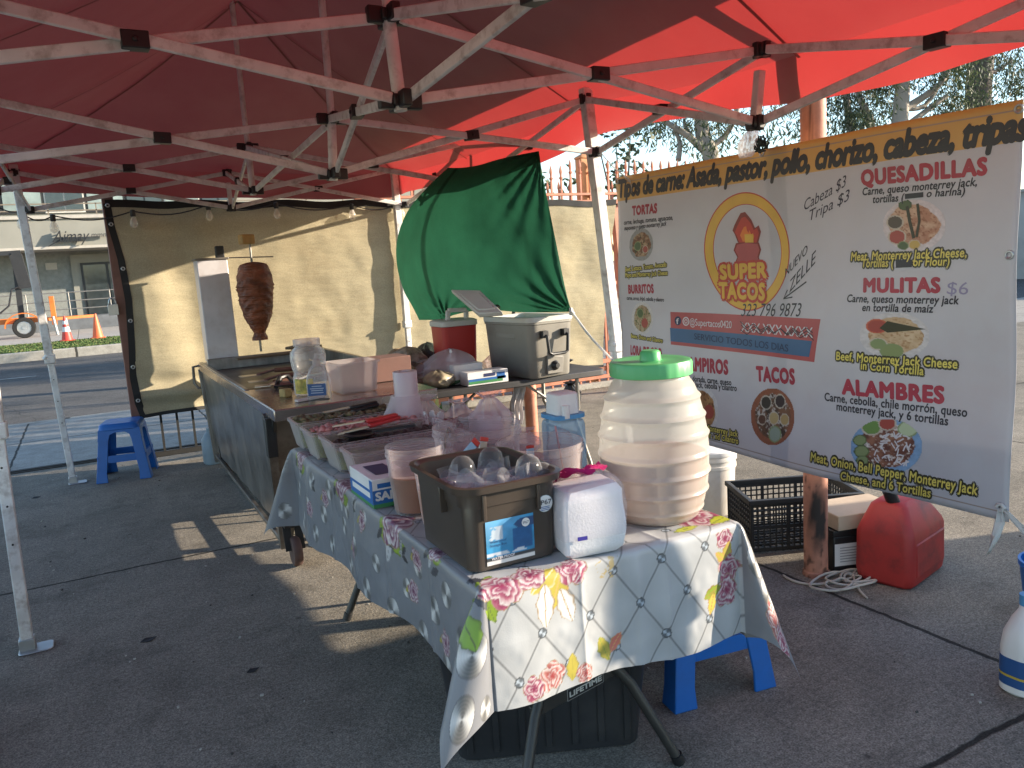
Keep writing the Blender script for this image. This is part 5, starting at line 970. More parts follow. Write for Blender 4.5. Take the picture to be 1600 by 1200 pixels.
mb = MB(); tray(mb, b.x-a.x, .26, b.x-a.x, .26, .15, .004, .005, .0, c=((a.x+b.x)/2, 4.38, .736)); mb.build('carton', KRAFTL, CB); mb = MB(); mb.add([((a.x+b.x)/2+dx, 4.245+dy, .736+z) for dx, dy, z in ((-.03, 0, .15), (.10, 0, .15), (.11, -.08, .09), (-.02, -.08, .09))], [(0, 1, 2, 3)]); mb.build('flap', KRAFTL, CB, solid=.004)
crumple('produce_bag', 'crumpled clear bag spilling out of the open carton', 'bag', ((a.x+b.x)/2+.04, 4.28, .80), .13, M('bag_mixed', (.34, .30, .24), .3, var=.6, vscale=20, alpha=.8, bump=.5, bscale=20), 9, .6)
ROLL = M('bread_crust', (.30, .21, .12), .8, var=.3, vscale=12)
for px, lab in ((620, 'round tan bread bundle standing in carton, left of two'), (643, 'round tan bread bundle standing in carton, right of two')):
    p = PY(px, 545, 4.42); mb = MB(); mb.lathe([(.03, 0), (.062, .02), (.07, .07), (.06, .12), (.03, .145), (0, .15)], (p.x, 4.42, .79), 18, wob=lambda a_, z: .06*math.sin(a_*5+z*60)); single(mb, 'bread_bundle', ROLL, lab, 'bread', loc=(p.x, 4.42, .79), group='bread bundles in the carton')
crumple('dark_bag', 'dark grey crumpled bag between carton and red cooler', 'bag', (PY(672, 560, 4.35).x, 4.40, .745), .12, M('dark_bag_film', (.05, .06, .055), .35, var=.4, bump=.5), 12, .9)
a = PY(655, 612, 3.9); mb = MB(); mb.box((a.x+.02, 3.92, .755), (.22, .20, .04), rz=.15); mb.box((a.x-.03, 3.90, .783), (.2, .05, .014), rz=-.35); single(mb, 'paper_stack', M('stained_paper', (.45, .40, .33), .8, var=.35, vscale=14), 'stack of stained papers on shelf beside plastic roll', 'papers', loc=(a.x, 3.92, .735), bevel=.003)
a = PY(680, 606, 3.66); mb = MB(); tray(mb, .34, .22, .36, .24, .03, .02, .004, .008, c=(a.x-.02, 3.72, .745)); single(mb, 'green_tray', M('green_tray_plastic', (.05, .13, .06), .45), 'shallow green tray at left end of cooler table', 'tray', loc=(a.x-.02, 3.72, .745))
# white cloth hanging under the table, black bag beside the cooler
mb = MB(); G = np.zeros((24, 10, 3))
for i in range(24):
    s = i/23; p = PY(812+(-6 if s < .5 else -6)*s, 598+66*s, 3.62)
    for j in range(10): G[i, j] = (p.x+(j/9-.5)*.10*(1-.25*s)+.008*math.sin(s*9), 3.62+.014*math.sin(j*1.6+s*3), p.z)
mb.grid(G); single(mb, 'white_rag', M('white_rag_cloth', (.62, .58, .57), .85, trans=.3, bump=.2), 'white rag hanging down from the cooler table', 'rag', loc=(PY(812, 598, 3.62)), solid=.002)
crumple('black_bag', 'black bag slumped on the table right of grey cooler', 'bag', (3.33, 3.92, .745), .10, BLACKP, 14, .35)
mb = MB(); q = PY(905, 615, 6.2); crumple('black_bag', 'black rubbish bag tied to fence foot behind cooler table', 'bag', (PZ(893, 632).x, PZ(893, 632).y, .002), .10, BLACKP, 15, 1.2, .8)
# pale bottle by the far end of the cart
q = PZ(342, 722); mb = MB(); mb.lathe([(.07, 0), (.08, .02), (.08, .2), (.05, .25), (.03, .27), (.03, .3), (0, .3)], (q.x-.04, q.y, 0), 20); single(mb, 'gas_bottle', M('pale_blue_bottle', (.28, .36, .42), .45), 'small pale blue cylinder on ground by far end of cart', 'cylinder', loc=(q.x-.04, q.y, 0))
# ------------------------------------------------------------------ main table and its cloth
TX0, TX1, TY0, TY1, TZ = 1.085, 1.850, .545, 2.42, .750
DKG = M('dark_grey_frame', (.055, .053, .05), .45, .5, var=.15, dirt=(.12, .10, .08), dirt_amt=.3)
FT = thing('folding_table', 'long folding table with dark grey wishbone legs under flowered cloth', 'table', ((TX0+TX1)/2, (TY0+TY1)/2, 0))
mb = MB(); mb.loft([rr(TX1-TX0-.01, TY1-TY0-.01, .05, z, 5, (TX0+TX1)/2, (TY0+TY1)/2) for z in (TZ-.05, TZ-.006)]); mb.build('table_top', M('pale_table_plastic', (.5, .48, .45), .5), FT, bevel=.008)
xm = (TX0+TX1)/2
for (y, yo, lab) in ((.80, -.12, 1), (2.22, .02, 0)):
    for s in (-1, 1):
        mb = MB(); mb.tube([(xm+s*.045, y+.05, TZ-.06), (xm+s*.05, y+.02, .50), (xm+s*.085, y, .36), (xm+s*.16, y+yo*.4, .255), (xm+s*.265, y+yo, .02)], .0155, 10); lg = mb.build('leg', DKG, FT)
        mb = MB(); mb.tube([(xm+s*.262, y+yo*.98, .03), (xm+s*.272, y+yo*1.01, .003)], .019, 10); mb.build('foot_cap', BLACKP, lg)
    mb = MB(); mb.loft([[Vector((xm+a, y+d-.004, z)) for a, z in ((-.15, .235), (.155, .285), (.15, .325), (-.08, .305), (-.155, .262))] for d in (-.022, .004)]); cb = mb.build('leg_brace', DKG, FT, bevel=.003)
    if lab:
        pl = lambda x, yy: (xm-.035+x*.985, y-.0275, .264+yy+x*.165)
        mb = MB(); mb.add([pl(-.008, -.010), pl(.118, -.010), pl(.118, .026), pl(-.008, .026)], [(0, 1, 2, 3)]); mb.build('badge', M('badge_grey', (.30, .29, .27), .5), cb, smooth=False); mb = MB(); pl2 = lambda x, yy: (pl(x, yy)[0], y-.0281, pl(x, yy)[2])
        mb.add([pl2(-.006, -.008), pl2(.116, -.008), pl2(.116, .024), pl2(-.006, .024)], [(0, 1, 2, 3)]); mb.build('badge', BLACKP, cb, smooth=False)
        lettering(cb, 'LIFETIME', M('badge_letters', (.5, .49, .46), .5), lambda x, yy, dl=0.: (pl(x, yy)[0], y-.0288-dl, pl(x, yy)[2]), .11, .016, .05, .0)

LW, LL = TX1-TX0, TY1-TY0
us = np.concatenate([np.linspace(-1, 0, 120)[:-1], np.linspace(0, 1, 260)[:-1], np.linspace(1, 2, 90)]); vs_ = np.concatenate([np.linspace(-1, 0, 120)[:-1], np.linspace(0, 1, 440)[:-1], np.linspace(1, 2, 30)])
U, Vv = np.meshgrid(us, vs_, indexing='ij')
Xin = np.clip(U, 0, 1)*LW; Yin = np.clip(Vv, 0, 1)*LL
Dl = .265+.10*np.clip(Vv, 0, 1)+.008*np.sin(Yin*9); Dr = .355; Df = .300+.03*np.clip(U, 0, 1)+.006*np.sin(Xin*14); Db = .30
ox = np.where(U < 0, -U*Dl, np.where(U > 1, (U-1)*Dr, 0)); oy = np.where(Vv < 0, -Vv*Df, np.where(Vv > 1, (Vv-1)*Db, 0))
sx = np.where(U < 0, -1, 1); sy = np.where(Vv < 0, -1, 1)
def off(d): return .014*(1-np.exp(-d/.012))+.03*d
def drp(d): return d-.010*(1-np.exp(-d/.02))
Xp = TX0+Xin; Yp = TY0+Yin; Zp = np.full_like(U, TZ+.004)
only = (ox > 0) & (oy == 0); Xp = np.where(only, Xp+sx*off(ox), Xp); Zp = np.where(only, Zp-drp(ox), Zp)
only = (oy > 0) & (ox == 0); Yp = np.where(only, Yp+sy*off(oy), Yp); Zp = np.where(only, Zp-drp(oy), Zp)
cr = (ox > 0) & (oy > 0); r_ = np.hypot(ox, oy); th = np.arctan2(oy, ox)
fl = np.where((sx > 0) & (sy < 0), .29, .40); out = r_*fl*np.sin(2*th)**.85; pp = .035*np.cos(2*th)*np.minimum(1, r_/.12)*np.sin(2*th); dz = np.sqrt(np.maximum(r_**2-out**2, 0)); dg = np.where((sx < 0) & (sy < 0), .95, .66)
Xp = np.where(cr, Xp+sx*(out*dg+pp+off(r_)*np.cos(th)), Xp); Yp = np.where(cr, Yp+sy*(out*np.sqrt(1-dg**2)-pp+off(r_)*np.sin(th)), Yp); Zp = np.where(cr, Zp-drp(dz), Zp)
# gentle waves of the hanging sides and wrinkles
side = np.minimum(1, ox/.15)*(oy == 0); Xp += sx*side*(.012*np.sin(Yin*8.5+1)+.016*(fbm(Yin*4, ox*5, 71)-.5))
frt = np.minimum(1, oy/.15)*(ox == 0); Yp += sy*frt*(.010*np.sin(Xin*13+.5)+.018*(fbm(Xin*6, oy*5, 72)-.5)+.006*np.sin(Xin*70)*np.exp(-((Xin-.40)/.03)**2))
Yp += np.where((ox == 0) & (Vv < 0), -.010*np.exp(-((Xin-.42)/.018)**2)*np.minimum(1, oy/.08), 0)
for cr_ in (.255, .51): Yp += np.where((ox == 0) & (oy > 0), -.006*np.exp(-np.abs(Xin-cr_)/.012)*np.minimum(1, oy/.05), 0); Zp += np.where((ox == 0) & (oy == 0), .004*np.exp(-np.abs(Xin-cr_)/.012), 0)
for cr_ in (.30, .62, .94, 1.26, 1.58): Xp += np.where((oy == 0) & (ox > 0), sx*.006*np.exp(-np.abs(Yin-cr_)/.012)*np.minimum(1, ox/.05), 0); Zp += np.where((ox == 0) & (oy == 0), .003*np.exp(-np.abs(Yin-cr_)/.012), 0)
Zp += np.where((ox == 0) & (oy == 0), .0016*(fbm(Xin*9, Yin*9, 73)-.5)*2, 0)
# printed pattern in cloth coordinates
CXc = np.where(U < 0, -ox, np.where(U > 1, LW+ox, Xin)); CYc = np.where(Vv < 0, -oy, np.where(Vv > 1, LL+oy, Yin))
NUc, NVc = U.shape
gry = np.array((.20, .205, .22)); lgt = np.array((.445, .455, .46)); colr = np.zeros((NUc, NVc, 3)); nz_ = fbm(CXc*14, CYc*14, 80)
colr[:] = gry; colr *= (.9+.2*nz_)[..., None]
qx = CXc-.425; qy = CYc+.148; aa = qx/.145+qy/.20; bb = qx/.145-qy/.20
da = np.abs(aa-np.round(aa)); db = np.abs(bb-np.round(bb)); ln = np.minimum(da, db)
quilt = (CXc > .0) & (CXc < LW+.005)
puff = np.clip(ln/.5, 0, 1); qc = lgt*(.86+.18*puff+.10*(nz_-.5))[..., None]; wl = np.clip(1-np.abs(ln-.004)/.026, 0, 1)[..., None]; qc = qc*(1-wl*.62); wh = np.clip(1-np.abs(ln-.046)/.02, 0, 1)[..., None]; qc = qc*(1+wh*.10)
colr = np.where(quilt[..., None], qc, colr)
bxr = .145*(np.round(aa)+np.round(bb))/2; byr = .20*(np.round(aa)-np.round(bb))/2; bd = np.hypot(qx-bxr, qy-byr); ba = np.arctan2(qy-byr, qx-bxr)
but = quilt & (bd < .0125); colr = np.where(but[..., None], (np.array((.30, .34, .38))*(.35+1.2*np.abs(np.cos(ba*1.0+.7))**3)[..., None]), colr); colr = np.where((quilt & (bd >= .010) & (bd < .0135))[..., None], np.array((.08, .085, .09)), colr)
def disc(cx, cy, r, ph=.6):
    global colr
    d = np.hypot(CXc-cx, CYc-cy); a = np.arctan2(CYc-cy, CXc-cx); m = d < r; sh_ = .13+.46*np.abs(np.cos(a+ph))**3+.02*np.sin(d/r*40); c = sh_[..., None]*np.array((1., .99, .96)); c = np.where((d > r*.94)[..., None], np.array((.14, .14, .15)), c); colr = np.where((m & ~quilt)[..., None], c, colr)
rgc = np.random.RandomState(9)
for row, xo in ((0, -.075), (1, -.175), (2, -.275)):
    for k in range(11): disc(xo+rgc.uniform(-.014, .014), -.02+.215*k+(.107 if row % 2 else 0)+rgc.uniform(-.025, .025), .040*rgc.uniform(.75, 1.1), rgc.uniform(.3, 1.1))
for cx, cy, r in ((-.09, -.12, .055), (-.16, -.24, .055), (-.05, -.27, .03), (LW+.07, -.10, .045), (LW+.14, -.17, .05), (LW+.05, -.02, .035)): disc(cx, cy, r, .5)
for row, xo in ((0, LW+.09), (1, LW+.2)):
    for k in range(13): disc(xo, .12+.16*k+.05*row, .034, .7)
def petal_flower(cx, cy, r, seed, hue=0, sq=1.):
    """rosette of ragged petals: dark heart, magenta to white rims"""
    global colr
    dx = CXc-cx; dy = (CYc-cy)*sq; d = np.hypot(dx, dy)/r; a = np.arctan2(dy, dx); m = d < 1.35
    wob = (fbm(np.cos(a)*2+seed, np.sin(a)*2+d*1.5, seed, 3)-.5); rad = .80+.24*np.abs(np.sin(a*2.5+seed))+.35*wob
    lay = d*2.6+.45*np.sin(a*3+seed+d*3)+1.5*wob; lay = lay+.35*(fbm(CXc*70+seed, CYc*70, seed+3, 3)-.5); fr = lay-np.floor(lay); core = [(.22, .025, .075), (.33, .06, .06), (.15, .035, .085)][hue]; mid = [(.40, .15, .20), (.48, .25, .21), (.32, .16, .22)][hue]; tip = (.57, .53, .52)
    c = mixc(core, mid, fr*1.6); c = mixc(c, tip, (fr-.34)*2.0); c = mixc(c, core, (fr-.86)*6); c = c*(.72+.56*fbm(CXc*120+seed, CYc*120, seed+9, 3))[..., None]
    c = mixc(c, core, (.42-d)*3); k = m & (d < rad); colr = np.where(k[..., None], c, colr); e = m & (d >= rad) & (d < rad+.055); colr = np.where(e[..., None], np.array((.30, .22, .14)), colr)
def leaf(cx, cy, L_, w, ang, col=(.22, .32, .03), edge=(.10, .14, .03)):
    global colr
    dx = CXc-cx; dy = CYc-cy; u = (dx*math.cos(ang)+dy*math.sin(ang))/L_; v = (-dx*math.sin(ang)+dy*math.cos(ang))/w; q = np.abs(v)/np.maximum(1e-3, (1-u**2)*(1+.10*np.sin(u*11))); k = (np.abs(u) < 1) & (q < 1); c = mixc(col, edge, np.clip((q-.72)*4, 0, 1)); c = c*(.75+.5*nz_)[..., None]; c = np.where((np.abs(v) < .06)[..., None], np.array(edge)*1.3, c); colr = np.where(k[..., None], c, colr)
YEL = (.46, .38, .07)
for (cx, cy, s_, hue) in ((.045, -.010, .82, 0), (-.01, .60, 1.15, 2), (0, 1.13, 1.05, 2), (-.01, 1.72, 1.0, 2), (.01, .28, .55, 2)):
    leaf(cx-.05*s_, cy-.055*s_, .045*s_, .022*s_, 1.9); leaf(cx-.03*s_, cy+.06*s_, .04*s_, .017*s_, .5); leaf(cx-.075*s_, cy+.01, .034*s_, .015*s_, 2.9, (.45, .45, .46), (.2, .2, .2)); leaf(cx-.045*s_, cy+.075*s_, .03, .012, 2.4, (.06, .06, .07), (.03, .03, .03)); leaf(cx-.06, cy-.02, .03, .012, 2.0, (.08, .08, .09), (.04, .04, .04)); petal_flower(cx, cy, .066*s_, int(cx*100+cy*37)+40, hue)
leaf(-.075, -.07, .05, .034, 1.5, (.20, .34, .03)); leaf(-.05, -.005, .03, .02, 1.2)
for cx, cy in ((-.17, .45), (-.20, .98), (-.06, .40), (-.11, 1.35), (-.22, .20), (-.2, 1.55), (-.07, .86)): leaf(cx, cy+.03, .03, .010, 2.2, YEL); petal_flower(cx, cy, .034, int(cy*90)+11, 2)
for cx, cy in ((-.05, .95), (-.09, .50), (-.1, 1.48), (-.05, 1.92), (-.05, 2.1)):
    for k in range(4): leaf(cx+.012*k, cy+.02*(k % 2), .024, .009, 1.3+.5*k, (.30, .30, .31) if k % 2 else (.05, .05, .055), (.03, .03, .03))
leaf(.185, -.055, .05, .032, 1.2, YEL, (.5, .3, .1)); leaf(.155, -.02, .05, .03, .6, YEL, (.6, .5, .3)); leaf(.15, -.085, .055, .026, 1.5, (.66, .64, .62), (.25, .17, .08)); leaf(.21, -.10, .05, .026, 1.9, (.66, .64, .62), (.25, .17, .08)); petal_flower(.235, -.015, .042, 64, 0); petal_flower(.125, .005, .042, 67, 0)
petal_flower(.155, -.262, .036, 70, 1); leaf(.215, -.26, .036, .018, 1.5, YEL, (.3, .25, .05)); petal_flower(.25, -.285, .024, 73, 1); leaf(.315, -.245, .036, .018, 1.9, YEL, (.2, .25, .05)); leaf(.35, -.238, .03, .014, .9, (.55, .16, .12), (.5, .3, .1)); petal_flower(.10, -.275, .03, 76, 0)
petal_flower(.715, -.045, .030, 80, 0); leaf(.72, -.085, .034, .018, 1.2, YEL, (.5, .2, .1)); leaf(.70, -.095, .03, .014, 2.4, YEL, (.5, .2, .1)); petal_flower(.725, -.135, .040, 83, 0); petal_flower(.715, -.19, .042, 86, 0); leaf(.66, -.18, .035, .018, .3, (.24, .30, .04), (.3, .15, .05)); leaf(.655, -.21, .03, .015, 1.2, YEL, (.3, .12, .05))
petal_flower(.70, .085, .075, 90, 0); leaf(.745, .035, .05, .024, .3, (.42, .46, .03)); leaf(.62, .03, .045, .016, .1, (.42, .44, .05)); petal_flower(LW+.16, -.245, .055, 94, 1); petal_flower(LW+.20, -.29, .045, 97, 0)
for cx, cy in ((.60, .85), (.68, .55), (.35, 1.55), (.55, 1.35), (.70, 1.1)):
    d = np.hypot(CXc-cx, CYc-cy); colr = np.where(((d < .13+.06*(nz_-.5)) & quilt)[..., None], mixc((.16, .018, .05), (.40, .10, .16), (fbm(CXc*22, CYc*22, 99)-.4)*4), colr)
gl = fbm(CXc*60, CYc*60, 55); m = (np.hypot((CXc-.345)/.05, (CYc+.035)/.03) < 1) & (gl > .52) & quilt; colr = np.where(m[..., None], np.array((.42, .34, .18)), colr)
P = np.stack([Xp, Yp, Zp], -1); mb = MB(); mb.grid(P)
CLOTH = M('printed_tablecloth', (1, 1, 1), .36, var=.04, vscale=10, bump=.05, bscale=300, vcol=True, spec=.55, trans=.06)
tc_ = single(mb, 'tablecloth', CLOTH, 'glossy tablecloth printed with flowers, silver discs and white quilting', 'tablecloth', loc=(xm, (TY0+TY1)/2, TZ), col=colr, ang=180)
TT_ = TZ+.0062

# ------------------------------------------------------------------ things standing on the cloth
FOODP = M('food_tub_plastic', (.60, .545, .54), .3, var=.06, alpha=.27, trans=.3, fres=True); HERB = M('chopped_herbs', (.16, .12, .06), .8, var=.7, vscale=45, bump=1, bscale=60, dirt=(.03, .06, .02), dirt_amt=.8, dscale=40); LIME = M('cut_limes', (.13, .18, .05), .6, var=.6, vscale=20, bump=.6, bscale=30); RAD = M('radish_onion', (.45, .20, .18), .6, var=.6, vscale=25, bump=.8, bscale=40); CHAR = M('dark_salsa', (.05, .03, .025), .5, var=.5, vscale=30, bump=.8)
def lumps(mb, x0, x1, y0, y1, z, n, s, rg, flat=.6):
    for k in range(n):
        c = Vector((rg.uniform(x0, x1), rg.uniform(y0, y1), z+rg.uniform(-.5, .7)*s)); q = s*rg.uniform(.5, 1.2); mb.lathe([(0, -q*flat), (q*.8, -q*flat*.5), (q, 0), (q*.75, q*flat*.6), (0, q*flat)], c, 7, ax=Matrix.Rotation(rg.uniform(-.6, .6), 4, 'X'))
def food_bin(label, y0, y1, x0, L_, h, fill, fz, under, ucol, seed):
    w = y1-y0; c = (x0+L_/2, (y0+y1)/2, TT_); t = thing('food_bin', label, 'food bin', c, 0, 'clear food bins in a row'); m_ = MB(); tray(m_, L_*.88, w*.84, L_*.97, w*.96, h, .03, .004, .006, c=c); m_.build('tub', FOODP, t)
    m_ = MB(); m_.loft([rr(L_*.86, w*.80, .03, TT_+.014, 5, c[0], c[1]), rr(L_*.91, w*.87, .03, TT_+fz*.76, 5, c[0], c[1])]); m_.build('bottom_fill', ucol, t)
    m_ = MB(); rg = np.random.RandomState(seed); lumps(m_, c[0]-L_*.42, c[0]+L_*.42, c[1]-w*.36, c[1]+w*.36, TT_+fz*.80, 260, .014, rg); m_.build('food_fill', fill, t); return t
food_bin('clear bin of chopped brown herbs farthest along the table', 2.275, 2.49, 1.075, .47, .125, HERB, .150, 0, LIME, 1)
food_bin('clear bin of radishes holding the red handled tongs', 2.035, 2.265, 1.075, .50, .120, RAD, .135, 0, LIME, 2)
food_bin('clear bin of dark salsa with a black spoon lying on it', 1.775, 2.025, 1.09, .50, .120, CHAR, .11, 0, LIME, 3)
food_bin('nearly empty pinkish clear bin nearest the SANI glove box', 1.585, 1.765, 1.10, .48, .115, RAD, .025, 0, M('pink_liquid', (.40, .22, .22), .3), 4)
REDH = M('red_grip', (.42, .02, .02), .4); TONG = thing('serving_tongs', 'steel tongs with a bright red grip lying across bins', 'tongs', PZ(600, 660, .89))
a, b, c_ = PZ(525, 672, .885), PZ(574, 662, .905), PZ(622, 650, .915)
for s in (-1, 1): mb = MB(); o = Vector((0, .022*s, .008*s)); mb.beam(a+o*1.4, b+o, .028, .004); mb.build('tong_arm', DUL, TONG); mb = MB(); mb.beam(b+o*.8, c_+o*.5, .030, .014); mb.build('grip', REDH, TONG, bevel=.004)
TONG = thing('serving_tongs', 'steel tongs with a black grip lying on chopped herbs', 'tongs', PZ(560, 640, .89)); a, b, c_ = PZ(508, 650, .885), PZ(548, 640, .895), PZ(590, 630, .905)
for s in (-1, 1): mb = MB(); o = Vector((0, .020*s, .008*s)); mb.beam(a+o*1.4, b+o, .026, .004); mb.build('tong_arm', DUL, TONG); mb = MB(); mb.beam(b+o*.8, c_+o*.5, .026, .014); mb.build('grip', BLACKP, TONG, bevel=.004)
a, b = PZ(562, 683, .865), PZ(648, 664, .885); mb = MB(); T = Matrix.Rotation(.25, 4, 'Z'); mb.lathe([(.0, .0), (.045, .002), (.062, .012), (.064, .014), (.060, .016), (.04, .008), (0, .006)], a, 24); d = (b-a).normalized(); mb.beam(a+d*.05+Vector((0, 0, .012)), b, .024, .010); single(mb, 'black_spoon', BLACKP, 'black nylon serving spoon resting in the dark salsa', 'spoon', loc=a)
# box of gloves on the cloth
SX, SY = 1.076, 1.298; SGB = thing('glove_box', 'blue white and green box printed SANI beside brown salsa tub', 'box', (SX+.06, SY+.12, TT_)); mb = MB(); mb.box((SX+.065, SY+.12, TT_+.047), (.13, .24, .092)); mb.build('carton', BXW, SGB, bevel=.002)
def face_front(x0, x1, z0, z1, m, l=0): mm = MB(); mm.add([(SX+.13*x, SY-.0006-l, TT_+.001+.092*z) for x, z in ((x0, z0), (x1, z0), (x1, z1), (x0, z1))], [(0, 1, 2, 3)]); mm.build('printed_panel', m, SGB, smooth=False)
def face_side(y0, y1, z0, z1, m, l=0): mm = MB(); mm.add([(SX-.0006-l, SY+.24*y, TT_+.001+.092*z) for y, z in ((y0, z0), (y1, z0), (y1, z1), (y0, z1))], [(0, 1, 2, 3)]); mm.build('printed_panel', m, SGB, smooth=False)
face_front(.0, 1, .14, .62, BXB); face_front(0, 1, .0, .14, BXG); face_front(.12, .95, .68, .84, BXB, .0002); face_side(0, 1, .12, .60, BXB); face_side(0, 1, 0, .12, BXG); face_side(.08, .9, .30, .50, BXW, .0002); face_side(0, .12, .12, .95, BXB, .0003)
lettering(SGB, 'SANI', BXW, lambda x, y, dl=0.: (SX+.008+x, SY-.0016-dl, TT_+.026+y), .085, .026, .06, .0)
mm = MB(); mm.add([(SX+x, SY+y, TT_+.0945) for x, y in ((.03, .05), (.10, .05), (.10, .19), (.03, .19))], [(0, 1, 2, 3)]); mm.build('opening', BXN, SGB, smooth=False)
# round tubs of salsa
def tub(label, c, r0, r1, h, liq, mat, name='salsa_tub', cat='tub'):
    t = thing(name, label, cat, (*c, TT_)); m_ = MB(); m_.lathe([(r0*.95, 0), (r0, .006), (r1, h-.03), (r1*1.03, h-.028), (r1*1.03, h-.018), (r1, h-.016), (r1*1.02, h), (r1*.985, h), (r1*.965, h-.03), (r1*.96, max(liq+.004, h*.3))], (*c, TT_), 40); m_.build('tub_wall', FOODP, t)
    if liq: m_ = MB(); k = liq/h; m_.lathe([(r0-.0012, .010), (r0+(r1-r0)*liq/(h-.03)-.0012, liq), (0, liq)], (*c, TT_), 36); m_.build('salsa', mat, t)
    return t
tub('round tub of brown salsa beside the SANI glove box', (1.190, 1.205), .074, .088, .205, .115, M('brown_salsa', (.24, .10, .05), .4, var=.2)); tub('round tub of orange salsa behind the brown storage box', (1.203, 1.037), .064, .076, .185, .105, M('orange_salsa', (.55, .20, .06), .4, var=.15))
tub('wide empty translucent tub behind the salsa tubs', (1.50, 1.42), .13, .15, .19, 0, None, 'clear_tub'); tub('wide translucent tub left of the domed cup', (1.56, 1.09), .115, .135, .175, .04, M('pink_salsa', (.36, .15, .14), .4), 'clear_tub'); tub('shallow translucent tub behind middle of the table', (1.36, 1.60), .10, .115, .10, .05, RAD, 'clear_tub')
PKB = M('pale_blue_sleeve', (.30, .48, .62), .4); RTIP = M('red_tip', (.50, .04, .03), .4)
for (a, b, m, lab) in (((722, 716), (746, 688), PKB, 'pale blue handled tool with red tip leaning in tub'), ((752, 712), (757, 683), DUL, 'steel handled tool with red tip standing in clear tub'), ((829, 716), (828, 696), PKB, 'speckled short handled tool with red tip near storage box back')):
    p, q = PY(*a, 1.12), PY(*b, 1.12); p = p-(q-p)*1.2; mb = MB(); d = q-p; t = thing('serving_tool', lab, 'tool', p, 0, 'red tipped tools in the tubs'); mb.beam(p, p+d*.9, .026, .006, upv=(0, 1, 0)); mb.build('handle', m, t, bevel=.002); mb = MB(); mb.beam(p+d*.9, q, .027, .008, upv=(0, 1, 0)); mb.build('tip', RTIP, t, bevel=.002)
# brown storage box with labels and clear cups inside
SMK = M('smoked_plastic', (.072, .056, .044), .28, var=.10, vscale=3, trans=.12, alpha=.93, coat=.15, bump=.02, bscale=4); BXc = Vector((1.216, .786, TT_)); BRZ = R(-1.0); BM = Matrix.Translation(BXc) @ Matrix.Rotation(BRZ, 4, 'Z')
BB = thing('storage_box', 'smoky brown storage box with blue label full of clear cups', 'storage box', BXc, BRZ)
mb = MB(); W0, L0, W1, L1, H1 = .238, .330, .262, .352, .215
def brr(w, l, r, z): return [BM @ p for p in rr(w, l, r, z, 8)]
mb.loft([brr(W0-.01, L0-.01, .04, 0), brr(W0, L0, .030, .005), brr(W1-.012, L1-.012, .034, H1-.055), brr(W1-.004, L1-.004, .05, H1-.053), brr(W1, L1, .05, H1-.018), brr(W1+.030, L1+.030, .06, H1-.016), brr(W1+.034, L1+.034, .06, H1), brr(W1+.012, L1+.012, .055, H1+.001), brr(W1-.006, L1-.006, .05, H1-.008), brr(W0-.008, L0-.008, .045, .010)]); mb.build('box_shell', SMK, BB)
def bfront(x, z, e=.0): # point on the box's front face
    k = (z-.005)/(H1-.06); yy = -(L0+(L1-.012-L0)*k)/2-.0012-e; return BM @ Vector((x, yy, z))
mb = MB()
for x in (-.080, .066): mb = MB(); mb.loft([[bfront(x+a, z, e) for a, z in ((-.005, H1-.085), (.005, H1-.085), (.005, H1-.02), (-.005, H1-.02))] for e in (-.004, .009)]); mb.build('rib', SMK, BB, bevel=.002)
mb = MB()
mb.loft([[BM @ Vector((-(W1+.002)/2-e, y, z)) for y, z in ((-.05, H1-.085), (-.04, H1-.085), (-.04, H1-.02), (-.05, H1-.02))] for e in (-.008, .010)]); mb.build('rib', SMK, BB, bevel=.002)
n1, n2 = 40, 40; G = np.zeros((n1, n2, 3)); cl = np.zeros((n1, n2, 3)); lx0, lx1, lz0, lz1 = -.078, .052, .014, .124
for i in range(n1):
    for j in range(n2):
        s = i/(n1-1); t = j/(n2-1); G[i, j] = bfront(lx0+(lx1-lx0)*s, lz0+(lz1-lz0)*t, .0006)
        nn_ = float(fbm(s*6, t*6, 5)); c = np.array((.03, .22, .42))*(.6+.8*nn_)+np.array((.18, .25, .3))*max(0, t-.3)*(1.1-s)
        if .55 < s < .97 and .25 < t < .72: c = np.array((.02, .10, .26))*(.7+.6*nn_)
        if s > .58+.22*abs(t-.82)/.2 and .72 <= t < .93: c = np.array((.03, .07, .17))
        if .18 < t < .27 and nn_ > .5: c = np.array((.5, .55, .6))
        if t < .17: c = np.array((.04, .045, .05))
        if t < .085: c = np.array((.66, .64, .62))
        if .06 < s < .34 and .55 < t < .85 and nn_ > .45: c = np.array((.45, .52, .58))
        cl[i, j] = c
mb = MB(); mb.grid(G); mb.build('front_label', VPRINT, BB, col=cl)
lettering(BB, 'WATER-PROOF', WINK, lambda x, y, dl=0.: bfront(lx0+.012+x, lz0+.0125+y, .0014+dl), .062, .0065, .04, .0); lettering(BB, 'Waterproof', BXN, lambda x, y: bfront(lx0+.010+x, lz0+.055+y, .0014), .044, .006, .01, .0); lettering(BB, 'Storage Box', BXN, lambda x, y: bfront(lx0+.010+x, lz0+.046+y, .0014), .044, .006, .01, .0)
def stk(cx, cz, r, m, e, name): mm = MB(); mm.add([bfront(cx+r*math.cos(k*.2618), cz+r*math.sin(k*.2618), e) for k in range(24)], [tuple(range(24))]); mm.build(name, m, BB, smooth=False)
stk(.030, .104, .011, WHITEP, .0014, 'sticker'); lettering(BB, 'IP67', BXN, lambda x, y: bfront(.022+x, .1005+y, .0020), .016, .007, .01, .0)
stk(.086, .140, .0215, M('sticker_rim', (.45, .52, .55), .5), .0008, 'sticker'); stk(.086, .140, .0203, WHITEP, .0012, 'sticker'); lettering(BB, 'IP67', INK, lambda x, y, dl=0.: bfront(.0695+x, .138+y, .0018+dl), .034, .012, .01, .0)
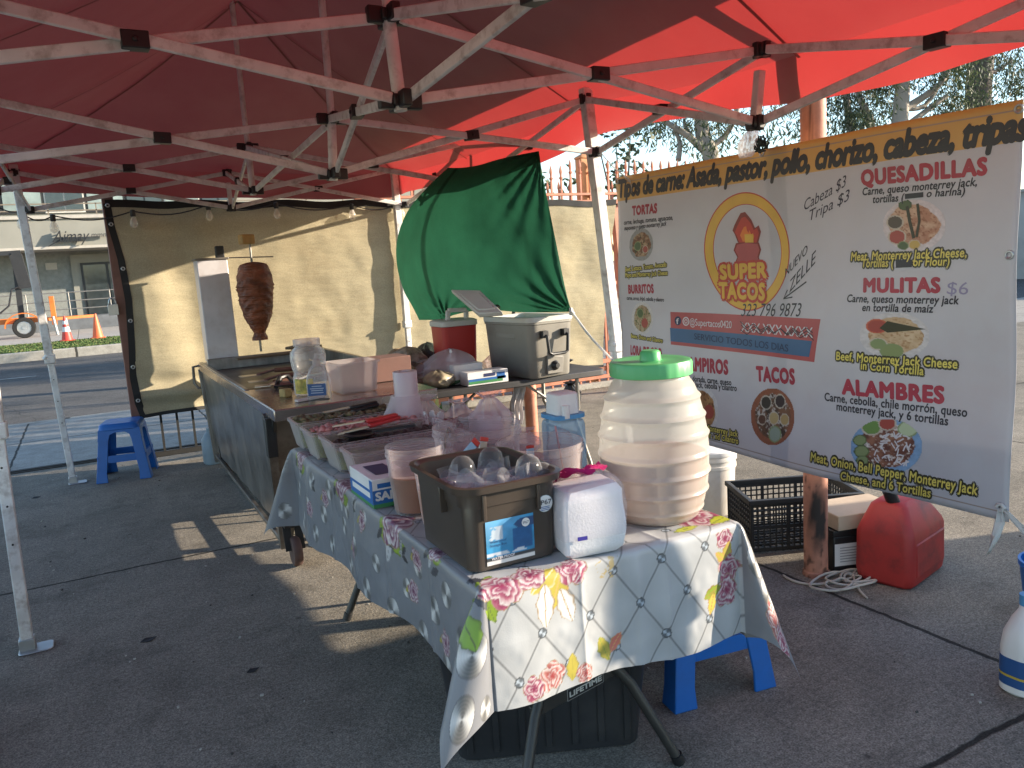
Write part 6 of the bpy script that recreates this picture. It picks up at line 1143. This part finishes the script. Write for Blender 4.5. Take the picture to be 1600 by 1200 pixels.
for k in range(3): mm = MB(); mm.add([bfront(.086+a, .131-.004*k+b, .0018) for a, b in ((-.012, 0), (.012, 0), (.012, .0018), (-.012, .0018))], [(0, 1, 2, 3)]); mm.build('small_print', BXB, BB, smooth=False)
CUPM = M('clear_cup_plastic', (.42, .42, .43), .06, var=.04, alpha=.13, spec=1.0, fres=True)
def dome_cup(label, c, ax, r=.040, h=.075, dome=True, group='clear cups in the storage box'):
    m_ = MB(); p = [(r*.75, 0), (r, h), (r*1.06, h+.002), (r*1.06, h+.006), (r*.98, h+.006)]; m_.lathe(p, (0, 0, 0), 24)
    if dome: m_.lathe([(r*1.08, h+.004), (r*1.08, h+.010), (r*1.0, h+.012), (r*.97, h+.03), (r*.78, h+.052), (r*.42, h+.064), (0, h+.067)], (0, 0, 0), 24)
    o = tag(m_.build('plastic_cup', CUPM, None), label, 'cup', group); o.matrix_basis = Matrix.Translation(c) @ ax; return o
rg = random.Random(4)
cups = [((715, 742), 0, 'clear domed cup standing highest at left of storage box'), ((748, 742), 1, 'clear cup lying on its side beside the highest domed cup'), ((765, 728), 0, 'clear domed cup in middle of the storage box'), ((785, 738), 1, 'clear cup tipped towards front of the storage box'), ((800, 728), 1, 'clear cup lying fourth from the left in storage box'), ((820, 736), 1, 'clear cup lying near right front rib of storage box'), ((842, 734), 0, 'clear domed cup at right end of the storage box')]
for k, ((px, py), lie, lab) in enumerate(cups):
    p = PZ(px, py, .955); p.x = min(max(p.x, 1.135), 1.315); p.y = min(max(p.y, .670), .90); p.z = .868 if not lie else .925
    dome_cup(lab, p, (Matrix.Rotation(rg.uniform(0, 6), 4, 'Z') @ Matrix.Rotation(R(78 if lie else 8), 4, 'X')), .036, .07, not lie or k == 3)
for k in range(16):
    p = Vector((1.222+rg.uniform(-.088, .088), .79+rg.uniform(-.125, .125), .918+rg.uniform(0, .022)))
    dome_cup('small clear cup heaped among others in the storage box', p, Matrix.Rotation(rg.uniform(0, 6), 4, 'Z') @ Matrix.Rotation(R(rg.choice((85, 95, 170, 20, 60))), 4, 'X'), .027, .045, False, 'small clear cups heaped in the storage box')
m_ = MB(); m_.loft([brr(W0-.02, L0-.02, .04, .012), brr(W1-.03, L1-.03, .04, .158)]); fo = m_.build('cup_stack', M('stacked_cups', (.62, .60, .60), .25, var=.35, vscale=30, alpha=.75, bump=1, bscale=34), BB)
# napkin packet
NAP = M('napkin_paper', (.70, .69, .70), .8, var=.03, bump=.10, bscale=160); NPF = M('napkin_film', (.72, .70, .72), .15, var=.06, alpha=.16, spec=.8, bump=.18, bscale=14); PINKP = M('magenta_print', (.45, .02, .13), .3, var=.3, vscale=12, bump=.5, bscale=20)
nc = Vector((1.412, .612, TT_)); nz0 = R(-10); NM = Matrix.Translation(nc) @ Matrix.Rotation(nz0, 4, 'Z'); NP = thing('napkin_packet', 'wrapped packet of white paper napkins with magenta print on top', 'napkins', nc, nz0)
lo = []
for k in range(14):
    s = k/13; w = .158+.010*math.sin(math.pi*s)+(-.02 if k in (0, 13) else 0); d = .125+.012*math.sin(math.pi*s*.9)+(-.02 if k in (0, 13) else 0); lo.append([NM @ Vector((p.x+.002*math.sin(s*9+p.y*30), p.y+.002*math.sin(s*7+p.x*25), p.z+(.010*math.sin(p.x*22+1)*s))) for p in rr(w, d, .013, .168*s+.001, 7)])
mb = MB(); mb.loft(lo); mb.build('napkin_stack', NAP, NP)
mb = MB(); lo2 = [[NM @ Vector((p.x*1.03+.003*math.sin(z*40+p.y*40), p.y*1.04, z+.012*math.sin(p.x*24+.8)*(z > .1)+.006*math.sin(p.x*70+p.y*40)*(z > .1))) for p in rr(.168-dw, .142-dw, .014, z, 7)] for z, dw in ((.05, .002), (.12, 0), (.168, .004), (.184, .03), (.188, .09))]; mb.loft(lo2, cap0=False); mb.build('film_wrap', NPF, NP)
G = np.zeros((16, 8, 3))
for i in range(16):
    for j in range(8): x = -.075+.15*i/15; y = -.005+.055*j/7+.02*math.sin(i*.5); G[i, j] = NM @ Vector((x, y, .1925+.010*math.sin(x*24+.8)+.006*math.sin(i*1.3+j)))
mb = MB(); mb.grid(G); mb.build('magenta_print', PINKP, NP)
mb = MB(); mb.add([NM @ Vector((x, -.0735, z)) for x, z in ((-.052, .050), (-.026, .050), (-.026, .060), (-.052, .060))], [(0, 1, 2, 3)]); mb.build('blue_mark', M('violet_mark', (.04, .03, .26), .5), NP, smooth=False)
# big barrel of agua fresca
BARC = Vector((1.715, .715, TT_)); BSH = M('barrel_plastic', (.63, .615, .58), .25, var=.04, alpha=.68, trans=.45, spec=.6, bump=.03, bscale=8); LIQ = M('cream_drink', (.68, .43, .32), .5, var=.05, vscale=3, trans=.25); GLID = M('green_lid_plastic', (.09, .40, .14), .38, var=.05)
BA = thing('drink_barrel', 'large ribbed translucent barrel of cream drink with green lid', 'barrel', BARC)
base = [(0, .108), (.008, .118), (.05, .136), (.10, .146), (.15, .150), (.20, .151), (.25, .147), (.30, .138), (.34, .128), (.37, .117), (.388, .105), (.395, .100), (.41, .100)]
prof = [(0, .004)]; zz = np.linspace(0, .41, 90)
for z in zz: r = float(np.interp(z, [a for a, b in base], [b for a, b in base])); rib = .0042*max(0, math.cos((z-.030)*2*math.pi/.0520))**3*(1 if .02 < z < .37 else 0); prof.append((r+rib*1.45, z+.002))
mb = MB(); mb.lathe(prof, BARC, 64); mb.build('barrel_wall', BSH, BA)
LZ = .175; mb = MB(); pr = [(0, .009)]+[(float(np.interp(z, [a for a, b in base], [b for a, b in base]))-.005, z+.006) for z in np.linspace(.004, LZ, 20)]+[(0, LZ+.006)]; mb.lathe(pr, BARC, 56); mb.build('drink', LIQ, BA)
mb = MB(); n_ = 96; mb.lathe([(.100, .405), (.110, .402), (.113, .404), (.113, .436), (.110, .442), (.104, .444), (.085, .441), (.040, .440), (.030, .442), (.028, .464), (.022, .470), (0, .470)], BARC, n_, wob=lambda a, z: (.006*math.cos(a*24) if .403 < z < .437 else 0)); mb.build('lid', GLID, BA)
# domed cup, water jug, bags
cq = PZ(883, 757, TT_)+Vector((.02, .05, 0)); dome_cup('clear domed cup with pink straw beside the drink barrel', (cq.x, cq.y, TT_), Matrix.Identity(4), .043, .11, True, None)
mb = MB(); mb.tube([(cq.x+.01, cq.y, TT_+.01), (cq.x-.022, cq.y-.01, TT_+.19)], .0035, 8); single(mb, 'drinking_straw', M('pink_straw', (.55, .30, .32), .4), 'pink straw standing in the domed cup', 'straw', loc=(cq.x, cq.y, TT_))
jq = Vector((1.795, 1.33, TT_)); WJ = thing('water_jug', 'pale blue water jug with white pump cap behind the barrel', 'jug', jq); JB = M('blue_jug_plastic', (.38, .58, .74), .18, var=.06, alpha=.45, trans=.2); mb = MB(); mb.loft([rr(w, w, .025, TT_+z, 5, jq.x, jq.y) for z, w in ((0, .11), (.008, .125), (.16, .125), (.175, .118), (.185, .09))]); mb.build('jug_body', JB, WJ, bevel=.003)
mb = MB(); mb.loft([rr(w, w, .03, TT_+z, 5, jq.x, jq.y) for z, w in ((.186, .128), (.200, .128))]); mb.build('blue_cap', M('blue_cap_plastic', (.08, .28, .52), .4), WJ); mb = MB(); mb.loft([rr(w, w, .02, TT_+z, 5, jq.x, jq.y) for z, w in ((.201, .095), (.27, .09), (.274, .08))]); mb.tube([(jq.x-.02, jq.y-.055, TT_+.19), (jq.x-.02, jq.y-.055, TT_+.235)], .014, 10); mb.build('pump_cap', WHITEP, WJ)
rq = PZ(641, 688, TT_); RL = thing('bag_roll', 'upright white roll of produce bags at far end of table', 'roll', rq); mb = MB(); mb.lathe([(.048, 0), (.050, .004), (.052, .30), (.050, .304), (.022, .304), (.020, .29), (0, .29)], rq, 32); mb.build('roll_core', M('roll_plastic', (.70, .58, .62), .3, var=.08, vscale=3, bump=.3, bscale=20, ani=(1, 1, .2), trans=.25), RL)
G = np.zeros((26, 18, 3))
for i in range(26):
    for j in range(18):
        a = R(60+250*i/25); s = j/17; r = .055+(.025+.075*max(0, math.cos(a-R(200))))*s**1.3*(1+.25*math.sin(a*7+s*3)); G[i, j] = (rq.x+r*math.cos(a)*1.25, rq.y+r*math.sin(a), rq.z+.20*(1-s)+.003)
mb = MB(); mb.grid(G); mb.build('loose_bag', BAG, RL, ang=35)
sq = PZ(680, 688, TT_); mb = MB(); rg = np.random.RandomState(2)
for k in range(30): x, y = sq.x+rg.uniform(-.04, .04), sq.y+rg.uniform(-.03, .03); mb.tube([(x, y, TT_+.003), (x+rg.uniform(-.006, .006), y+rg.uniform(-.006, .006), TT_+.115+rg.uniform(-.02, .02))], .0045, 6)
single(mb, 'straw_bundle', WHITEP, 'upright bundle of white wrapped straws beside the bag roll', 'straws', loc=(sq.x, sq.y, TT_)); crumple('plastic_bag', 'open torn clear bag standing just behind white straws', 'bag', (sq.x+.01, sq.y+.10, TT_), .07, BAG, 21, 1.3, .35)
kq = PZ(782, 690, TT_); crumple('plastic_bag', 'knotted clear bag of pink drinks cups on far right of table', 'bag', (kq.x-.03, kq.y+.02, TT_), .085, BAG, 23, 1.25, 1.0)
m_ = MB(); m_.lathe([(.05, 0), (.058, .09), (.05, .12), (0, .12)], (kq.x-.03, kq.y+.02, TT_+.004), 20); single(m_, 'cup_sleeve', M('pale_pink_cups', (.55, .40, .42), .4, bump=.5, bscale=30), 'stack of pale pink lids inside the knotted clear bag', 'lids', loc=(kq.x-.03, kq.y+.02, TT_+.004))
hq_ = PZ(706, 686, TT_); mb = MB(); lumps(mb, hq_.x-.07, hq_.x+.07, hq_.y-.04, hq_.y+.05, TT_+.05, 40, .03, np.random.RandomState(8)); mb.loft([rr(.2, .14, .04, TT_, 5, hq_.x, hq_.y), rr(.18, .12, .04, TT_+.05, 5, hq_.x, hq_.y)]); single(mb, 'onion_heap', M('pickled_onion', (.22, .05, .08), .4, var=.5, vscale=20, bump=.5), 'heap of dark pink pickled onion between straws and knotted bag', 'food', loc=(hq_.x, hq_.y, TT_))
# more clutter at the far right of the table
for k, (px, py, r, hs, lab) in enumerate(((735, 668, .075, .9, 'rumpled clear bag lying between onion heap and knotted bag'), (610, 668, .065, .7, 'small rumpled clear bag at foot of the bag roll'), (835, 705, .06, .8, 'small crumpled clear bag near domed cup behind tubs'))):
    c = PZ(px, py, TT_); c.x = min(c.x, 1.80); c.y = min(c.y, 2.36); crumple('plastic_bag', lab, 'bag', (c.x, c.y, TT_), r, BAG, 40+k, hs, .2)
mb = MB(); rg = np.random.RandomState(17); lids = PZ(757, 690, TT_)
for k in range(9): mb.lathe([(.050, 0), (.054, .004), (.054, .008), (.046, .010), (0, .010)], (lids.x+rg.uniform(-.003, .003), lids.y+.12+rg.uniform(-.003, .003), TT_+.011*k), 28)
single(mb, 'lid_stack', M('pale_lid_plastic', (.58, .52, .52), .3, alpha=.8), 'leaning stack of pale plastic lids behind wide empty tub', 'lids', loc=(lids.x, lids.y+.12, TT_))
a, b = PZ(688, 720, .90), PY(700, 670, 1.62); mb = MB(); mb.tube([a, b, b+Vector((.05, .02, -.06))], .006, 6); single(mb, 'wire_handle', STEELD, 'thin bent dark steel handle sticking up behind tubs', 'handle', loc=a)
# ------------------------------------------------------------------ on the ground to the right and under the table
BLKC = M('black_crate_plastic', (.022, .022, .023), .5, var=.2); CRM_ = Matrix.Translation((3.425, 1.815, 0)) @ Matrix.Rotation(R(-25), 4, 'Z'); CRT = thing('lattice_crate', 'black plastic lattice crate on ground behind the steel pole', 'crate', (3.425, 1.815, 0), R(-25))
cw, cl_, ch = .54, .35, .275; mb = MB(); RM = CRM_.to_3x3().to_4x4()
def cbx(c, d): mb.box(CRM_ @ Vector(c), d, mat=RM)
for s in (-1, 1):
    for k in range(19): x = -cw/2+cw*k/18; cbx((x, s*cl_/2, ch/2), (.0065 if k % 6 else .016, .008, ch-.02))
    for k in range(13): y = -cl_/2+cl_*k/12; cbx((s*cw/2, y, ch/2), (.008, .0065 if k % 6 else .016, ch-.02))
    for k in range(9): z = .02+(ch-.05)*k/8; cbx((0, s*cl_/2, z), (cw, .006, .0065 if k % 4 else .018)); cbx((s*cw/2, 0, z), (.006, cl_, .0065 if k % 4 else .018))
mb.build('lattice_wall', BLKC, CRT); mb = MB()
for s in (-1, 1): cbx((0, s*(cl_/2+.006), ch-.012), (cw+.035, .022, .024)); cbx((s*(cw/2+.006), 0, ch-.012), (.022, cl_+.0, .024)); 
mb.build('rim', BLKC, CRT, bevel=.003); mb = MB()
for k in range(15): cbx((-cw/2+cw*k/14, 0, .010), (.008, cl_, .008))
for k in range(10): cbx((0, -cl_/2+cl_*k/9, .0135), (cw, .008, .008))
mb.build('floor_grid', BLKC, CRT)
bq = Vector((3.42, 2.42, 0)); BK = thing('white_bucket', 'white ribbed plastic bucket on the ground behind drink barrel', 'bucket', bq); mb = MB(); mb.lathe([(.125, 0), (.13, .01), (.142, .27), (.149, .272), (.149, .29), (.143, .292), (.145, .315), (.152, .317), (.152, .345), (.146, .36), (.14, .362), (.138, .345), (.12, .02), (0, .015)], bq, 40); mb.build('bucket_wall', M('old_white_plastic', (.66, .63, .58), .45, var=.06, dirt=(.35, .25, .15), dirt_amt=.3, dscale=8), BK)
mb = MB(); mb.lathe([(.155, .346), (.157, .35), (.157, .372), (.150, .378), (0, .376)], bq, 40); mb.build('bucket_lid', WHITEP, BK)
# red fuel can
GCN = M('red_can_plastic', (.36, .025, .022), .55, var=.2, vscale=6, dirt=(.10, .018, .018), dirt_amt=.75, dscale=7, bump=.06, bscale=20); gq = Vector((3.455, 1.215, 0)); GZ = R(14); GM = Matrix.Translation(gq) @ Matrix.Rotation(GZ, 4, 'Z'); FC = thing('fuel_can', 'big faded red fuel can with black green edged spout', 'fuel can', gq, GZ)
def grr(w, l, r, z, dx=0, dy=0): return [GM @ p for p in rr(w, l, r, z, 5, dx, dy)]
mb = MB(); mb.loft([grr(.345, .215, .035, 0), grr(.375, .245, .045, .014), grr(.385, .255, .04, .06), grr(.38, .25, .04, .225), grr(.365, .235, .04, .25), grr(.25, .16, .04, .345, -.025, .0), grr(.20, .12, .04, .362, -.03, 0)]); mb.build('can_body', GCN, FC, bevel=.012, seg=3)
mb = MB(); mb.loft([[GM @ Vector((x*.92+dx, y, z)) for x, y in ((.06, -.06), (.17, -.05), (.17, .05), (.06, .06))] for dx, z in ((0, .245), (-.02, .305))]); mb.loft([[GM @ Vector((x, -.1285-e, z)) for x, z in ((-.15, .05), (.15, .05), (.15, .20), (-.15, .20))] for e in (-.01, .003)]); mb.build('raised_panel', GCN, FC, bevel=.01)
mb = MB(); sp0 = GM @ Vector((-.075, -.02, .30)); sp1 = GM @ Vector((-.135, .0, .42)); mb.tube([sp0, sp0.lerp(sp1, .35), sp1], [.034, .028, .026], 14); mb.tube([sp1, sp1+Vector((-.03, .03, .10))], .018, 10); mb.build('spout', BLACKP, FC); mb = MB(); d = (sp1-sp0).normalized(); ax = d.to_track_quat('Z', 'X').to_matrix().to_4x4(); mb.lathe([(.036, -.004), (.042, -.004), (.042, .006), (.034, .006)], sp0+d*.012, 20, ax=ax); mb.build('green_ring', M('green_ring_plastic', (.12, .35, .05), .5), FC)
# battery box with cardboard on it, and the extension cord
q = Vector((3.385, 1.42, 0)); mb = MB(); bt = thing('battery_box', 'black battery case with white printed side behind the fuel can', 'battery', q); mb.box((q.x, q.y, .085), (.28, .18, .17), rz=R(-20)); mb.box((q.x, q.y, .185), (.29, .19, .03), rz=R(-20)); mb.build('case', BLACKP, bt, bevel=.006); mb = MB(); T = Matrix.Translation(q) @ Matrix.Rotation(R(-20), 4, 'Z'); mb.add([T @ Vector((x, -.0915, z)) for x, z in ((-.135, .03), (.135, .03), (.135, .135), (-.135, .135))], [(0, 1, 2, 3)]); mb.build('white_label', BXW, bt, smooth=False)
mb = MB()
for k in range(6): z = .048+.013*k; mb.add([T @ Vector((x, -.0925, zz)) for x, zz in ((-.11, z), (.02+.015*(k % 3), z), (.02+.015*(k % 3), z+.004), (-.11, z+.004))], [(0, 1, 2, 3)])
mb.build('label_print', M('grey_print', (.25, .25, .26), .5), bt, smooth=False)
mb = MB(); mb.box((q.x+.03, q.y+.01, .240), (.34, .24, .07), rz=R(-14)); single(mb, 'cardboard_flat', M('pale_cardboard', (.48, .38, .28), .85, var=.1, bump=.1), 'flat pale cardboard parcel lying on the battery case', 'cardboard', loc=(q.x+.03, q.y+.01, .205), bevel=.004)
mb = MB(); rg = random.Random(2); pts = []
for k in range(60): a = k*.55; r = .055+.045*math.sin(k*.37)+.03*rg.random(); pts.append((3.19+.07*math.sin(k*.11)+r*1.3*math.cos(a), 1.27+r*.8*math.sin(a), .007+.02*abs(math.sin(k*.9))))
pre = [(3.02, 1.50, .007), (2.99, 1.42, .007), (3.02, 1.34, .007), (3.09, 1.31, .007)]; mb.tube(pre+pts+[(3.12, 1.16, .007), (3.10, 1.10, .007)], .0065, 6); single(mb, 'extension_cord', M('dusty_white_cord', (.50, .45, .38), .6, var=.15), 'pale extension cord tangled on ground around the steel pole', 'cord', loc=(3.15, 1.28, 0), sub=1)
# white and blue bleach jug at the right edge
q = Vector((2.935, .370, 0)); BJ = thing('bleach_jug', 'white jug with dark blue label on ground at right edge', 'jug', q)
mb = MB(); mb.loft([rr(w, d, .045, z, 6, q.x, q.y) for z, w, d in ((0, .145, .105), (.008, .16, .12), (.15, .16, .12), (.20, .15, .11), (.245, .11, .08), (.275, .06, .05), (.30, .045, .045))]); mb.build('jug_body', WHITEP, BJ); 
mb = MB(); lo = [rr(.1625, .1225, .046, z, 6, q.x, q.y) for z in (.03, .125)]; mb.loft(lo, cap0=False, cap1=False); mb.build('blue_label', LABB, BJ); mb = MB(); mb.loft([rr(.1635, .1235, .046, z, 6, q.x, q.y) for z in (.060, .068)], cap0=False, cap1=False); mb.build('yellow_stripe', M('yellow_stripe', (.5, .36, .05), .5), BJ); mb = MB(); mb.lathe([(.027, .29), (.027, .325), (.0, .327)], q, 16); mb.build('cap', M('blue_cap_plastic', (.08, .28, .52), .4), BJ)
q = Vector((3.535, .60, 0)); mb = MB(); mb.lathe([(.10, 0), (.125, .20), (.13, .205), (.13, .225), (.12, .225), (.095, .01), (0, .008)], (q.x, q.y, 0), 28); single(mb, 'blue_pail', BLUE, 'blue plastic pail just behind the bleach jug at right edge', 'pail', loc=(q.x, q.y, 0))
# dark tote under the table
TO = M('dark_tote_plastic', (.022, .023, .026), .45, var=.15, dirt=(.08, .075, .07), dirt_amt=.3, dscale=5); tq = Vector((1.52, 1.10, 0)); TZR = R(-24); TM = Matrix.Translation(tq) @ Matrix.Rotation(TZR, 4, 'Z'); DT_ = thing('storage_tote', 'large black tote on the ground beneath the front of table', 'tote', tq, TZR)
mb = MB(); tray(mb, .56, .38, .64, .45, .40, .05, .005, .018, c=tq, rz=TZR); mb.build('tote_wall', TO, DT_); mb = MB()
for k in range(7): x = -.24+.08*k; mb = MB(); mb.loft([[TM @ Vector((x+a, -.19-.035*z/.40-e, z)) for a, z in ((-.01, .03), (.01, .03), (.01, .36), (-.01, .36))] for e in (-.004, .007)]); mb.build('rib', TO, DT_, bevel=.002)
mb = MB(); mb.loft([[TM @ p for p in rr(.69, .50, .06, z, 5)] for z in (.402, .425)]); mb.build('tote_lid', TO, DT_, bevel=.006)
mb = MB(); mb.add([TM @ Vector((-.2835-.04*z/.40-.002, y, z)) for y, z in ((-.10, .10), (.10, .10), (.10, .22), (-.10, .22))], [(0, 1, 2, 3)]); mb.build('side_label', M('grey_label', (.35, .34, .33), .5), DT_, smooth=False)
# rounded dark bin cut by the left edge
q = Vector((-.47, 2.02, 0)); mb = MB(); mb.lathe([(.24, 0), (.26, .02), (.315, .62), (.33, .63), (.33, .66), (.31, .67), (.28, .63), (.23, .03), (0, .02)], q, 36); single(mb, 'waste_bin', M('dark_teal_bin', (.012, .03, .034), .5, var=.1), 'dark teal round bin cut off by the left frame edge', 'bin', loc=q)
# litter on the concrete
for (px, py, s, lab) in ((233, 1001, .035, 'black triangular scrap lying on the concrete left of table'), (396, 1049, .025, 'small dark scrap on concrete nearer the table'), (57, 778, .03, 'dark leaf scrap on concrete beside far left canopy leg')):
    p = PZ(px, py); mb = MB(); mb.add([(p.x-s, p.y, .003), (p.x+s*.9, p.y+s*.4, .006), (p.x+s*.1, p.y-s*.5, .004), (p.x-s*.4, p.y+s*.5, .009)], [(0, 2, 1, 3)]); single(mb, 'litter_scrap', M('dark_scrap', (.02, .02, .022), .7), lab, 'litter', loc=p, smooth=False, solid=.002)
rg = np.random.RandomState(12); mb = MB()
for k in range(260):
    x = rg.uniform(-.3, 4.8); y = rg.uniform(.2, 6.6); s = rg.uniform(.003, .009); mb.box((x, y, s*.35), (s, s*rg.uniform(.6, 1.6), s*.7), rz=rg.uniform(0, 3), mi=rg.randint(2))
tag(mb.build('grit', [M('pale_grit', (.4, .38, .34), .9), M('dark_grit', (.06, .055, .05), .9)], smooth=False), kind='stuff')
mb = MB(); rg = np.random.RandomState(31)
for k in range(500):
    y = 6.60+abs(rg.normal(0, .05)); x = rg.uniform(.7, 6.8); s = rg.uniform(.008, .03); a = rg.uniform(0, 6.28); mb.add([(x, y, .004), (x+s*math.cos(a), y+s*math.sin(a)*.6, .004+s*.5*rg.random()), (x+s*.4*math.cos(a+1.4), y+s*.4*math.sin(a+1.4), .008)], [(0, 1, 2)], rg.randint(2))
tag(mb.build('leaf_litter', [M('dry_leaf', (.20, .12, .06), .9), M('dark_leaf', (.07, .05, .03), .9)], smooth=False), kind='stuff')
blades('weed_tuft', 60, (2.9, 3.3), (6.1, 6.3), 0, .22, GR, 8)
